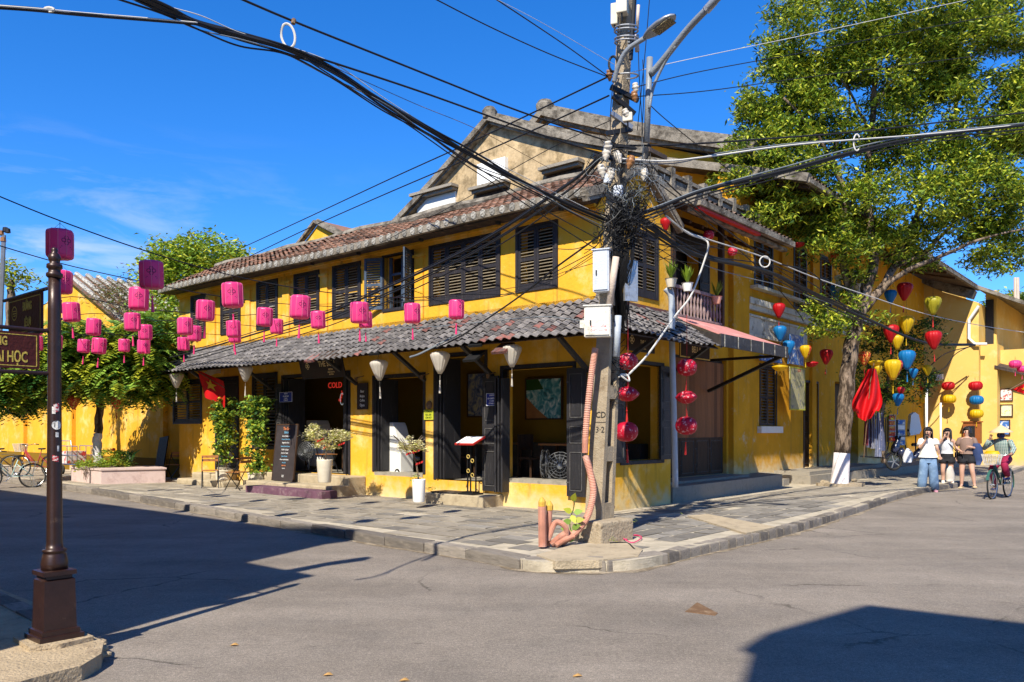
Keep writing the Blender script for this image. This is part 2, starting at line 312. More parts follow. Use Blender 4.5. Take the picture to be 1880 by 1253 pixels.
def holed_wall(mb, pl, a0, a1, z0, z1, thick, holes, mi=None):
 """solid wall made of blocks around the openings (a0,a1,z0,z1)"""
 A = sorted(set([a0, a1] + [h[0] for h in holes] + [h[1] for h in holes])); A = [a for a in A if a0 <= a <= a1]
 for i in range(len(A) - 1):
  hs_ = sorted([h for h in holes if h[0] <= A[i] + 1e-6 and h[1] >= A[i + 1] - 1e-6], key=lambda h: h[2]); z = z0
  for h in hs_:
   if h[2] > z + 1e-4: pl.box(mb, A[i], A[i + 1], 0, -thick, z, h[2], mi)
   z = h[3]
  if z < z1 - 1e-4: pl.box(mb, A[i], A[i + 1], 0, -thick, z, z1, mi)
# ================================================================== SETTING
def asphalt():
 m, n, l, b = nmat("worn_asphalt")
 tc = n.new("ShaderNodeTexCoord")
 def nz(s, d=5, r=.6, st=None):
  x = n.new("ShaderNodeTexNoise"); x.inputs["Scale"].default_value = s; x.inputs["Detail"].default_value = d; x.inputs["Roughness"].default_value = r
  if st:
   mp = n.new("ShaderNodeMapping"); mp.inputs["Scale"].default_value = st; mp.inputs["Rotation"].default_value = (0, 0, RAD(35)); l.new(tc.outputs["Object"], mp.inputs[0]); l.new(mp.outputs[0], x.inputs["Vector"])
  else: l.new(tc.outputs["Object"], x.inputs["Vector"])
  return x
 def rng(src, a, b_, c, d):
  x = n.new("ShaderNodeMapRange"); x.inputs["From Min"].default_value = a; x.inputs["From Max"].default_value = b_; x.inputs["To Min"].default_value = c; x.inputs["To Max"].default_value = d; l.new(src, x.inputs["Value"]); return x.outputs[0]
 def mul(a, b_): x = n.new("ShaderNodeMath"); x.operation = 'MULTIPLY'; l.new(a, x.inputs[0]); l.new(b_, x.inputs[1]); return x.outputs[0]
 g0 = rng(nz(150, 2, .9).outputs["Fac"], .3, .7, .45, 1.55); g1_ = rng(nz(34, 4, .85).outputs["Fac"], .3, .7, .72, 1.28)
 vs_ = n.new("ShaderNodeTexVoronoi"); vs_.inputs["Scale"].default_value = 60; l.new(tc.outputs["Object"], vs_.inputs["Vector"]); g = mul(mul(g0, g1_), rng(vs_.outputs["Distance"], .0, .5, 1.25, .85))
 big = rng(nz(.55, 6, .6).outputs["Fac"], .3, .7, .78, 1.12)
 st = rng(nz(7, 5, .7).outputs["Fac"], .3, .7, .9, 1.1)
 dk = rng(nz(5.5, 5, .7, (.8, 2.2, 1)).outputs["Fac"], .655, .70, 1.0, .55)         # oil marks and rubbed spots
 v = n.new("ShaderNodeTexVoronoi"); v.feature = 'DISTANCE_TO_EDGE'; v.inputs["Scale"].default_value = .55
 w = nz(2.5, 5, .6); mx = n.new("ShaderNodeMix"); mx.data_type = 'RGBA'; mx.inputs["Factor"].default_value = .22; l.new(tc.outputs["Object"], mx.inputs["A"]); l.new(w.outputs["Color"], mx.inputs["B"]); l.new(mx.outputs["Result"], v.inputs["Vector"])
 cr = rng(v.outputs["Distance"], 0.0, .008, .35, 1.0)
 msk = rng(nz(.42, 3).outputs["Fac"], .50, .58, 0, 1)                # cracks only here and there
 mc = n.new("ShaderNodeMix"); mc.data_type = 'FLOAT'; l.new(msk, mc.inputs[0]); mc.inputs[2].default_value = 1.0; l.new(cr, mc.inputs[3])
 t = mul(mul(mul(g, big), mul(st, dk)), mc.outputs[0])
 t = mul(t, rng(nz(.9, 4, .5, (.25, 1.6, 1)).outputs["Fac"], .42, .62, .90, 1.04)); wet = rng(nz(1.3, 5, .6).outputs["Fac"], .45, .7, 0, 1)
 c1 = n.new("ShaderNodeMix"); c1.data_type = 'RGBA'; l.new(wet, c1.inputs["Factor"]); c1.inputs["A"].default_value = (.325, .275, .222, 1); c1.inputs["B"].default_value = (.292, .250, .205, 1)
 vm = n.new("ShaderNodeVectorMath"); vm.operation = 'SCALE'; l.new(c1.outputs["Result"], vm.inputs[0]); l.new(t, vm.inputs["Scale"])
 l.new(vm.outputs[0], b.inputs["Base Color"]); b.inputs["Roughness"].default_value = .88; b.inputs["Specular IOR Level"].default_value = .15
 bp = n.new("ShaderNodeBump"); bp.inputs["Strength"].default_value = .55; bp.inputs["Distance"].default_value = .012; l.new(g, bp.inputs["Height"]); l.new(bp.outputs[0], b.inputs["Normal"])
 return m
M['asphalt'] = asphalt()
M['earth'] = mat('dry_ground', (.26, .20, .13), .95, .2, .4, spot=(.14, .12, .08), sscale=.3)
g = MB(); g.add([(-900, -900, -.02), (900, -900, -.02), (900, 900, -.02), (-900, 900, -.02)], [(0, 1, 2, 3)]); solo('ground', g, 'earth', frame='W', kind='structure')
g = MB(); g.add([(-70, -30, 0), (60, -30, 0), (60, 120, 0), (-70, 120, 0)], [(0, 1, 2, 3)]); solo('road', g, 'asphalt', frame='W', kind='structure')
PAVE_Z = .12
KERB = [(-60, -2.6), (-30, -2.9)] + [Gf(u, v) for u, v in [(120, 892), (230, 908), (480, 950), (687, 983), (909, 1017), (985, 1031)]] + [(3.0, -4.35), (3.25, -3.8)] + [Gf(u, v) for u, v in [(1290, 1001), (1449, 967), (1560, 935), (1680, 900)]] + [(3.1, 17), (2.6, 30), (2.2, 60)]
KP = [Vector((x, y, 0)) for x, y in KERB]
KS = catmull(KP, 10)
def inpoly(x, y, poly):
 c = False; n = len(poly); j = n - 1
 for i in range(n):
  xi, yi = poly[i][0], poly[i][1]; xj, yj = poly[j][0], poly[j][1]
  if (yi > y) != (yj > y) and x < (xj - xi) * (y - yi) / (yj - yi) + xi: c = not c
  j = i
 return c
POLY = [(p.x, p.y) for p in KS] + [(-60, 60)]
g = MB(); g.prism([(x, y, -.015) for x, y in POLY], (0, 0, PAVE_Z + .015)); pav = solo('pavement', g, 'mortar_pale', kind='structure')
M['kerb_b'] = mat('kerb_stone_b', (.16, .14, .12), .9, .25, 5, spot=(.27, .23, .18), sscale=3, sth=(.5, .7), bump=.4, bscale=40, spec=.1)
def stone_mesh(name, m, j=.05, top=.88):
 r = random.uniform; b = MB(); q = [(-.5, -.5), (.5, -.5), (.5, .5), (-.5, .5)]
 lo = [(x + r(-j, j) * .5, y + r(-j, j) * .5, 0) for x, y in q]; up = [(x * top + r(-j, j), y * top + r(-j, j), 1 - r(0, .12)) for x, y in q]
 mid = [(a[0] * .985, a[1] * .985, .8) for a in lo]
 b.add(lo + mid + up, [(8, 9, 10, 11)] + [(i, (i + 1) % 4, 4 + (i + 1) % 4, 4 + i) for i in range(4)] + [(4 + i, 4 + (i + 1) % 4, 8 + (i + 1) % 4, 8 + i) for i in range(4)])
 return b.mesh(name, m)
kerbroot = tag(bpy.data.objects.new('kerb', None), kind='structure'); COL.objects.link(kerbroot); kerbroot.location = toW(0, 0, 0); kerbroot.rotation_euler = (0, 0, FA)
kst = [stone_mesh('kerb_stone_mesh', 'kerb' if i % 3 else 'kerb_b', .02, .95) for i in range(5)]
acc = 0; pos = []; tgt = .45
LEN = []
for a, b in zip(KS[:-1], KS[1:]): LEN.append((b - a).length)
cum = np.concatenate([[0], np.cumsum(LEN)])
def kat(s):
 i = min(max(int(np.searchsorted(cum, s)) - 1, 0), len(LEN) - 1); t = (s - cum[i]) / max(LEN[i], 1e-6); return KS[i].lerp(KS[i + 1], t)
s = cum[-1] * 0; ks = []
while s < cum[-1] - 1.2:
 p = kat(s); small = p.x > 2.2 and p.y > -4.3
 L_ = random.uniform(.22, .30) if small and p.y < 3 else random.uniform(.75, 1.05)
 q = kat(s + L_); ks.append((p, q, small)); s += L_
far = MB()
for p, q, small in ks:
 mid = (p + q) / 2; d = q - p; ang = math.atan2(d.y, d.x); w = MF @ mid
 wd, hh = (.17, .145) if small else (.22, .155)
 if w.length < 34 and w.y > 4:
  nrm = Vector((-d.y, d.x, 0)).normalized()
  c = mid + nrm * (wd * .36)
  piece('kerb_stone', random.choice(kst), kerbroot, (c.x, c.y, -.01), (RAD(random.uniform(-1, 1)), RAD(random.uniform(-.8, .8)), ang), (d.length - random.uniform(.008, .03), wd, hh + random.uniform(-.008, .006)))
 else: far.bar((p.x, p.y, .06), (q.x, q.y, .06), .2, .14)
f_ = part('kerb_far', far, 'kerb', kerbroot, kind='stuff')
st_m = [stone_mesh('paving_stone_mesh', 'stone', .045, .97) for _ in range(6)]; st_b = [stone_mesh('paving_stone_mesh', 'stone_b', .03, .985) for _ in range(5)]
cand = []
def blocked(x, y):
 if y > -.03 and x < .06 and not (y > 2.6 and x > -.05): return True
 if y > 2.6 and x < .15 and y < 10.5: return True
 if y > 10.4 and x < -.6: return True
 return False
def lay(x0, x1, y0, y1, along, rng_=(.38, .62), dep=(.27, .36)):
 b = y0 if along == 'x' else x0; bend = y1 if along == 'x' else x1
 while b < bend:
  w = random.uniform(*dep); a = (x0 if along == 'x' else y0) + random.uniform(-.3, 0); aend = x1 if along == 'x' else y1
  while a < aend:
   L_ = random.uniform(*rng_); g_ = random.uniform(.016, .05)
   if along == 'x': c = (a + L_ / 2, b + w / 2, L_ - g_, w - g_)
   else: c = (a * 0 + b + w / 2, a + L_ / 2, w - g_, L_ - g_)
   a += L_
   x, y, lx, ly = c
   if all(inpoly(x + sx * (lx / 2 + .02), y + sy * (ly / 2 + .02), POLY_IN) and not blocked(x + sx * lx / 2, y + sy * ly / 2) for sx in (-1, 1) for sy in (-1, 1)): cand.append(c)
  b += w
POLY_IN = []
for i, p in enumerate(KS):
 a = KS[max(i - 1, 0)]; b = KS[min(i + 1, len(KS) - 1)]; d = (b - a).normalized(); n_ = Vector((-d.y, d.x, 0)); q = p + n_ * .2; POLY_IN.append((q.x, q.y))
POLY_IN += [(-60, 60)]
lay(-34, 1.2, -4.9, 0, 'x'); lay(1.2, 3.6, -5, 30, 'y', (.35, .7), (.26, .40)); lay(.0, 1.2, .0, 30, 'y', (.35, .7), (.26, .38)); lay(-.8, 0.0, 10.4, 30, 'y', (.35, .7), (.26, .38))
polew = toF(1.2, 11.0)
def okc(c):
 if abs(c[0] - polew[0]) < .55 and abs(c[1] - polew[1]) < .5: return False
 w = toW(c[0], c[1])
 if c[0] > 1.3 and c[1] < -2.2 and random.random() < .45: return False
 return random.random() > .03
cand = [c for c in cand if okc(c)]
cand.sort(key=lambda c: (MF @ Vector((c[0], c[1], 0))).length)
farp = MB()
for i, (x, y, lx, ly) in enumerate(cand):
 z = PAVE_Z - .02
 if i < 300: piece('paving_stone', st_m[i % 6] if x > .9 or random.random() < .2 else st_b[i % 5], pav, (x, y, z), (RAD(random.uniform(-.5, .5)), 0, RAD(random.uniform(-1.6, 1.6))), (lx, ly, .02 + random.uniform(.004, .013)))
 else: farp.box(x - lx / 2, x + lx / 2, y - ly / 2, y + ly / 2, z, z + .02 + random.uniform(.004, .012))
part('paving_far', farp, 'stone_b', pav, kind='stuff')
M['gutter'] = mat('gutter_dirt', (.20, .155, .10), .95, .3, 6, spot=(.33, .27, .19), sscale=3, sth=(.45, .6), bump=.5, bscale=50)
gd = MB()
for i in range(4, len(KS) - 12):
 a, b = KS[i], KS[i + 1]; d = (b - a).normalized(); nn = Vector((d.y, -d.x, 0)); f = lambda p: .05 + .16 * abs(pnoise(p * 1.7)) + .05 * abs(pnoise(p * 6)); gd.add([a, a + nn * f(a), b + nn * f(b), b], [(0, 1, 2, 3)])
gd.v = [(p[0], p[1], .004) for p in gd.v]; solo('gutter_dirt', gd, 'gutter', kind='stuff')
g = MB(); cx_, cy_ = Gf(1255, 972), None
M['cement'] = mat('poured_cement', (.42, .34, .23), .95, .16, 4, spot=(.27, .22, .15), sscale=5, bump=.4, bscale=50, spec=.1)
a, b, c, d = [Gf(u, v) for u, v in [(1262, 950), (1300, 947), (1425, 971), (1370, 983)]]
g.prism([(a[0], a[1], .115), (b[0], b[1], .115), (c[0], c[1], .115), (d[0], d[1], .115)], (0, 0, .034)); part('cement_slab', g, 'cement', pav)
g = MB(); fil = [Gf(u, v) for u, v in [(985, 1022), (1050, 1004), (1150, 1000), (1180, 1012), (1172, 1024), (1100, 1032), (1020, 1034)]]
g.prism([(x, y, .05) for x, y in fil], (0, 0, .092)); part('cement_fillet', g, 'cement', pav)
M['rust'] = mat('rusty_brown_patch', (.16, .09, .045), .8, .3, 6, spot=(.28, .2, .12), sscale=8, bump=.4)
def road_patch(name, px, m, label, cat, z=.006, th=.006):
 P = [Gw(u, v) for u, v in px]; g = MB(); g.prism([(x, y, -.004 + .003) for x, y in P], (0, 0, th)); cx = sum(p[0] for p in P) / len(P); cy = sum(p[1] for p in P) / len(P)
 return g, (cx, cy, 0)
g, c = road_patch('p', [(1258, 1124), (1280, 1107), (1318, 1127), (1313, 1131)], 'rust', '', '')
solo('iron_cover', g, 'rust', 'triangular rusty iron cover sunk in the asphalt in the middle of the road', 'cover', frame='W', loc=c)
M['cement_b'] = mat('broken_cement', (.40, .31, .20), .95, .2, 4, spot=(.24, .18, .12), sscale=5, bump=.6, bscale=40, spec=.08)
NL = [(-400, 1080), (0, 1082), (60, 1105), (140, 1150), (190, 1180), (186, 1200), (150, 1222), (60, 1245), (-40, 1275), (-500, 1420), (-2600, 1500)]
P = [Gw(u, v, .1) for u, v in NL]
P = P[1:-1]; P = [(P[0][0] - 12, P[0][1] + 10.2)] + P + [(-9, 2.2), (-22, 11)]
g = MB(); g.prism([(x, y, -.015) for x, y in P], (0, 0, .115)); nl = solo('near_pavement', g, 'cement_b', frame='W', kind='structure')
random.seed(11); nm = [stone_mesh('near_stone_mesh', 'stone', .03, .97) for _ in range(4)]; cnt = 0
for i in range(46):
 for j in range(22):
  lx, ly = .5, .34; x = -22 + i * .5 + (j % 2) * .22; y = j * .34
  w = Vector((-3.6, 5.2, 0)) + Vector((FX[0], FX[1], 0)) * (x + 8) + Vector((FY[0], FY[1], 0)) * (y - 3.6)
  if all(inpoly(w.x + sx * .36, w.y + sy * .36, P) for sx in (-1, 1) for sy in (-1, 1)) and cnt < 150 and (w - Vector((-3.25, 5.75, 0))).length > .62:
   piece('paving_stone', nm[(i + j) % 4], nl, (w.x, w.y, .085), (0, 0, FA), (lx - .03, ly - .03, .02 + random.uniform(0, .006))); cnt += 1
kerb2 = MB()
for k in range(8):
 pts = [Gw(u, v, .1) for u, v in [(-40, 1064), (30, 1094), (100, 1128), (165, 1166)]]
for k in range(9):
 a = Vector((*Gw(-60 + 26 * k, 1058 + 12.3 * k, .1), 0)); b = Vector((*Gw(-60 + 26 * (k + 1), 1058 + 12.3 * (k + 1), .1), 0)); d = (b - a); c = (a + b) / 2 + Vector((d.y, -d.x, 0)).normalized() * .09
 piece('kerb_stone', kst[k % 5], nl, (c.x, c.y, -.01), (0, 0, math.atan2(d.y, d.x)), (d.length * .985, .16, .13))
def rock(name, c, r, label, cat, seed, m='cement_b', flat=.5, group=None):
 g = MB(); n = 9; rs = 6; rnd = random.Random(seed)
 for j in range(rs + 1):
  for i in range(n):
   th = math.pi * j / rs; ph = 2 * math.pi * i / n; k = r * (1 + .35 * pnoise(Vector((math.cos(ph) * 1.3 + seed, math.sin(ph) * 1.3, j * .6))))
   g.v.append((k * math.sin(th) * math.cos(ph) + c[0], k * math.sin(th) * math.sin(ph) + c[1], c[2] + flat * k * math.cos(th)))
 for j in range(rs):
  for i in range(n): g.f.append((j * n + i, (j + 1) * n + i, (j + 1) * n + (i + 1) % n, j * n + (i + 1) % n)); g.m.append(0)
 return solo(name, g, m, label, cat, frame='W', loc=(c[0], c[1], 0), group=group)
for i, (u, v, r, lab) in enumerate([(176, 1182, .075, 'jagged lump of broken cement at the edge beside the sign post'), (163, 1203, .10, 'larger undercut chunk of cement leaning into the gutter'), (196, 1200, .035, 'small yellowish cement crumb lying in the gutter'), (186, 1190, .05, 'whitish cement chip on top of the broken pavement corner')]):
 x, y = Gw(u, v, .05); rock('cement_chunk', (x, y, .045), r, lab, 'rubble', 3 + i * 7)
for i, (u, v) in enumerate([(602, 1241), (742, 1251), (1060, 1243), (430, 1186)]):
 x, y = Gw(u, v, 0); g = MB(); q = [(x - .03, y - .01, .004), (x, y - .022, .012), (x + .035, y, .005), (x + .01, y + .02, .018), (x - .025, y + .015, .006)]
 g.add(q + [(x, y, .022)], [(0, 1, 5), (1, 2, 5), (2, 3, 5), (3, 4, 5), (4, 0, 5)])
 M.setdefault('dry_leaf', mat('dry_leaf', (.42, .24, .08), .8, .2, 20)); solo('dry_leaf', g, 'dry_leaf', 'dry tan leaf lying on the near asphalt, %s' % ['left of centre by the frame edge', 'curled pale one at the very bottom', 'right one of the bottom edge', 'near the long building shadow'][i], 'leaf', frame='W', loc=(x, y, 0))
def off_house(name, foot, H, label, m='yellow_far'):
 g = MB(); g.prism([(x, y, 0) for x, y in foot], (0, 0, H)); cx, cy = foot[0]
 t = thing(name, label, 'house', (cx, cy, 0), 'W'); part('wall', g, m, t)
 g = MB(); cxx = sum(p[0] for p in foot) / len(foot); cyy = sum(p[1] for p in foot) / len(foot)
 g.prism([(cxx + (x - cxx) * 1.01, cyy + (y - cyy) * 1.01, H) for x, y in foot], (0, 0, .12)); part('roof', g, 'tile_grey', t); return t
d = Vector((-FX[0], -FX[1])); n = Vector((FY[0], FY[1])); K = 1.6 / 1.7
SX, SY = SUN_TRAVEL.x / -SUN_TRAVEL.z, SUN_TRAVEL.y / -SUN_TRAVEL.z
def foot_of(u, v, H):      # ground point of a roof corner of height H whose shadow falls at pixel (u,v)
 x, y = Gw(u, v); return Vector((x - SX * H, y - SY * H))
H1 = 5.6; c1 = foot_of(561, 1061, H1)
H2 = 8.4; c2 = foot_of(640, 990, H2)
oh = off_house('street_house', [tuple(c1), tuple(c1 + d * 3.2), tuple(c1 + d * 3.2 - n * 7), tuple(c1 - n * 7)], H1, 'low yellow street house at the near left corner behind the viewpoint')
off_house('street_house', [tuple(c2), tuple(c2 + d * 40), tuple(c2 + d * 40 - n * 8), tuple(c2 - n * 8)], H2, 'tall yellow street house along the left street behind the viewpoint')
mb = MB(); a = foot_of(505, 1054, 5.75); b = foot_of(600, 1036, 5.85); e = foot_of(668, 1027, 5.9); mb.sweep([(a.x, a.y, 5.75), (b.x, b.y, 5.85), (e.x, e.y, 5.95)], .12, .3); mb.bar((a.x, a.y, 5.4), (b.x, b.y, 5.85), .1, .5); part('roof_horn', mb, 'tile_grey', oh)
H3 = 9.6; a3 = foot_of(1420, 1172, H3); b3 = foot_of(1606, 1118, H3); a0 = foot_of(1378, 1200, H3)
e3 = (foot_of(1880, 1150, H3) - b3).normalized()
off_house('street_house', [tuple(a0), tuple(a3), tuple(b3), tuple(b3 + e3 * 16), tuple(a0 + e3 * 16 + Vector((0, -6)))][::-1], H3, 'yellow street house behind the viewpoint on the right')
# ================================================================== HOUSES
LP = Pl('L', 0.0); RP = Pl('R', 0.0)
def slat_mesh(name, m, depth=.035, th=.009, tilt=38):
 b = MB(); c, s_ = math.cos(RAD(tilt)), math.sin(RAD(tilt)); q = []
 for x in (-.5, .5):
  for dy, dz in ((-depth / 2, -th / 2), (depth / 2, -th / 2), (depth / 2, th / 2), (-depth / 2, th / 2)): q.append((x, dy * c - dz * s_, dy * s_ + dz * c))
 b.add(q, [(0, 1, 2, 3), (7, 6, 5, 4), (0, 4, 5, 1), (1, 5, 6, 2), (2, 6, 7, 3), (3, 7, 4, 0)]); return b.mesh(name, m)
SLAT = slat_mesh('slat_mesh', 'wood_slat'); SLATB = slat_mesh('slat_mesh_blue', 'wood_blue')
def shutter(root, pl, a0, a1, z0, z1, o=0.0, m='wood_frame', slat=None, pitch=.055, rails=(.48,), st=.055, name='shutter', slats=True, joined=False):
 """one louvred leaf: stiles and rails as one mesh, slats as its children"""
 slat = slat or SLAT; b = MB(); t = .035
 pl.box(b, a0, a0 + st, o, o - t, z0, z1); pl.box(b, a1 - st, a1, o, o - t, z0, z1)
 zs = [z0] + [z0 + (z1 - z0) * r for r in rails] + [z1]; rb = [(z0, z0 + .09), (z1 - .07, z1)] + [(z0 + (z1 - z0) * r - .035, z0 + (z1 - z0) * r + .035) for r in rails]
 for r0, r1 in rb: pl.box(b, a0 + st - .002, a1 - st + .002, o - .002, o - t + .002, r0, r1)
 p = part(name, b, m, root)
 spans = []; r_ = sorted(rb)
 for i in range(len(r_) - 1): spans.append((r_[i][1], r_[i + 1][0]))
 jb = MB()
 for s0, s1 in spans:
  k = max(2, int((s1 - s0) / pitch));
  for i in range(k):
   z = s0 + (i + .5) * (s1 - s0) / k; c = pl.p((a0 + a1) / 2, o - t / 2, z); L_ = a1 - a0 - 2 * st + .01
   if joined:
    q = pl.p((a0 + a1) / 2 , o - t / 2, z); pl.box(jb, a0 + st, a1 - st, o - .004, o - .028, z - .014, z + .008)
   else: piece('slat', slat, p, c, (0, 0, pl.rz() + 0), (L_, 1, 1))
 if joined: part('slats', jb, m, p, kind='stuff')
 return p
def frame_(root, pl, a0, a1, z0, z1, o=.02, w=.07, d=.12, m='wood_frame', name='window_frame', sill=False, top=True):
 b = MB()
 pl.box(b, a0 - w, a0, o, o - d, z0 - (w if sill else 0), z1 + w); pl.box(b, a1, a1 + w, o, o - d, z0 - (w if sill else 0), z1 + w)
 if top: pl.box(b, a0 - .002, a1 + .002, o - .003, o - d, z1, z1 + w)
 if sill: pl.box(b, a0 - .002, a1 + .002, o - .003, o - d, z0 - w, z0)
 return part(name, b, m, root)
def tile_mesh(name, m, w=.2, L=.235, amp=.022, n=8, th=.012, pan=True):
 """one pan-and-roll tile: length along +y (up-slope), width along x, lip at the low end"""
 b = MB(); vs = []
 for k, y in enumerate((0, L)):
  for i in range(n + 1):
   t = i / n; z = amp * math.sin(2 * math.pi * t) + (.028 if k == 0 else .0)
   vs.append((t * w * 1.02, y, z))
 for i in range(n + 1):
  t = i / n; vs.append((t * w * 1.02, 0, amp * math.sin(2 * math.pi * t) + .028 - th))
 fs = [(i, i + 1, n + 2 + i, n + 1 + i) for i in range(n)] + [(2 * (n + 1) + i, 2 * (n + 1) + i + 1, i + 1, i) for i in range(n)]
 b.add(vs, fs); return b.mesh(name, m)
def barrel_mesh(name, m, w=.2, L=.3, n=5):
 b = MB(); vs = []
 for k, y in enumerate((0, L)):
  for i in range(n + 1):
   a = math.pi * i / n; r = w * (.36 if k == 0 else .31); vs.append((w / 2 - r * math.cos(a), y, r * math.sin(a) * .9 + (.03 if k == 0 else 0)))
 b.add(vs, [(i, i + 1, n + 2 + i, n + 1 + i) for i in range(n)] + [(0, n, *range(n - 1, 0, -1))]); return b.mesh(name, m)
def tile_field(root, org, ex, up, ncol, nrow, w, L, meshes, mats, indiv, name='roof_tile', keep=None, jit=.006, sag=None):
 """tiles laid in rows; org: low-left corner, ex: unit along the eave, up: unit up-slope"""
 ex = Vector(ex).normalized(); up = Vector(up).normalized(); nz = ex.cross(up); org = Vector(org)
 cells = []
 for j in range(nrow):
  for i in range(ncol):
   o = org + ex * (i * w) + up * (j * L)
   if keep and not keep(o + ex * w / 2 + up * L / 2): continue
   o = o + nz * (random.uniform(-jit, jit) + (sag(i / max(1, ncol), j / max(1, nrow)) if sag else 0)); cells.append(o)
 cells.sort(key=lambda o: (MF @ o - Vector((0, 0, EYE))).length)
 for o in cells[:indiv]:
  k = 0 if random.random() > .06 else min(1, len(meshes) - 1)
  R_ = Matrix((ex, up, nz)).transposed().to_4x4() @ Matrix.Rotation(RAD(random.uniform(-1.6, 1.6)), 4, 'Z')
  piece(name, meshes[k], root, o, R_.to_euler())
 rest = cells[indiv:]
 if rest:
  me = meshes[0]; bv = np.array([v.co[:] for v in me.vertices]); bf = [tuple(p.vertices) for p in me.polygons]
  quads = [f for f in bf if len(f) == 4]; B = np.array((ex[:], up[:], nz[:])); off = OFF.get(root.name, Vector((0, 0, 0)))
  V = np.concatenate([bv @ B + np.array(o - off) for o in rest]); k = len(bv)
  F = np.concatenate([np.array(quads) + k * i for i in range(len(rest))])
  o = bpy.data.objects.new('roof_tiles_far', fastmesh('roof_tiles_far', V, F, [mats])); COL.objects.link(o); o.parent = root; tag(o, kind='stuff')
T_G = tile_mesh('tile_grey_mesh', 'tile_grey'); T_R = tile_mesh('tile_red_mesh', 'tile_red'); B_T = barrel_mesh('barrel_tile_mesh', 'tile_terra');
M['tile_dark'] = mat('dark_mossy_tile', (.075, .055, .045), .9, .3, 7, island=.4, spot=(.20, .12, .08), sscale=7)
B_D = barrel_mesh('barrel_tile_dark', 'tile_dark')
# ------------------------------------------------------------------ corner house with the cafe
XL = -15.0; ZT = 5.62          # left end, wall top
A = thing('corner_house', 'two-storey yellow corner house with black louvred shutters, grey tiled awning and open cafe', 'house', (0, 0, 0))
def boxpx(u0, v0, u1, v1, pl=LP, o=0.0):
 a, z1 = pl.pix(u0, v0, o); b, z0 = pl.pix(u1, v1, o); return a, b, z0, z1
FLOOR = .56
GH = []      # ground floor openings (a0,a1,z0,z1)
w3 = boxpx(924, 694, 1052, 893); w3 = (w3[0], w3[1], .66, 2.78)
d2 = boxpx(801, 656, 890, 884); d2 = (d2[0], d2[1], FLOOR, 3.12)
w2 = boxpx(688, 700, 777, 873); w2 = (w2[0], w2[1], .66, 2.76)
d1 = boxpx(520, 700, 640, 869); d1 = (d1[0], d1[1], FLOOR, 2.92)
w1 = boxpx(466, 690, 507, 800); w1 = (w1[0], w1[1], 1.1, 3.02)
d0 = boxpx(398, 690, 436, 850); d0 = (d0[0], d0[1], .5, 3.0)
w0 = boxpx(320, 702, 369, 772); w0 = (w0[0], w0[1], 1.85, 3.0)
UZ = (4.30, 5.46)
UW = [boxpx(a, 500, b, 560) for a, b in [(353, 376), (408, 440), (474, 508), (543, 584), (614, 660), (706, 757), (792, 915), (952, 1020)]]
uholes = [(w[0], w[1], UZ[0], UZ[1]) for w in UW]
mb = MB(); holed_wall(mb, LP, XL, 0, .0, ZT, .28, [w3, d2, w2, d1, w1, d0, w0] + uholes)
rw = (RP.pix(1122, 700)[0], RP.pix(1208, 700)[0]); rwin = (.75, 2.2, 1.02, 2.86); ruw = (RP.pix(1160, 500)[0], RP.pix(1204, 500)[0], 4.2, 5.36)
holed_wall(mb, RP, .281, 2.55, .0, ZT, .26, [(rwin[0], rwin[1], rwin[2], rwin[3]), ruw])
mb.prism([(.012, -.1, ZT - .1), (.012, 2.55, ZT - .1), (.012, 2.5, ZT + .1), (.012, 1.3, 6.6), (.012, .1, ZT + .15)], (-.26, 0, 0))       # gable of the right end
mb.box(XL, XL + .25, .281, 2.5, 0, ZT)
wall_A = part('wall', mb, 'yellow', A)
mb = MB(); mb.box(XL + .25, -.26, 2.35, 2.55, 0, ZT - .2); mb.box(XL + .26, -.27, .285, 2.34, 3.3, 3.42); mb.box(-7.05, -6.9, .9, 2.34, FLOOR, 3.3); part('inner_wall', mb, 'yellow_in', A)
M['floor_tile'] = mat('grey_floor', (.30, .27, .21), .6, .15, 3, spot=(.2, .18, .14), sscale=4, bump=.1)
mb = MB(); mb.box(XL + .25, -.02, .01, 2.36, .1, FLOOR); part('floor', mb, 'floor_tile', A)
for h in (w3, w2):
 mb = MB(); mb.box(h[0] + .005, h[1] - .005, -.02, .35, h[2] - .09, h[2] + .004); part('sill', mb, 'floor_tile', A)
for a0, a1 in ((w2[0] - .25, w2[1] + .02), (w3[0] - .35, -.55)): mb = MB(); LP.box(mb, a0, a1, .035, -.02, .0, .585); part('plinth_band', mb, 'yellow', A)
for u0, u1 in [(382, 397), (453, 461), (521, 533), (591, 603), (669, 680), (764, 779)]:
 a = LP.pix(u0, 600)[0]; b = LP.pix(u1, 600)[0]; mb = MB(); LP.box(mb, a, b, .05, -.02, 3.98, 5.36); LP.box(mb, a - .04, b + .04, .075, -.02, 5.30, 5.36); part('pilaster', mb, 'yellow', A)
mb = MB(); LP.box(mb, XL, -.02, .07, -.02, 5.50, 5.62); LP.box(mb, XL, -.02, .12, -.02, 5.56, 5.66); LP.box(mb, XL, 0.0, .06, -.02, 3.86, 3.98)
RP.box(mb, .0, 2.5, .06, -.02, 3.80, 3.92); part('cornice', mb, 'yellow', A)
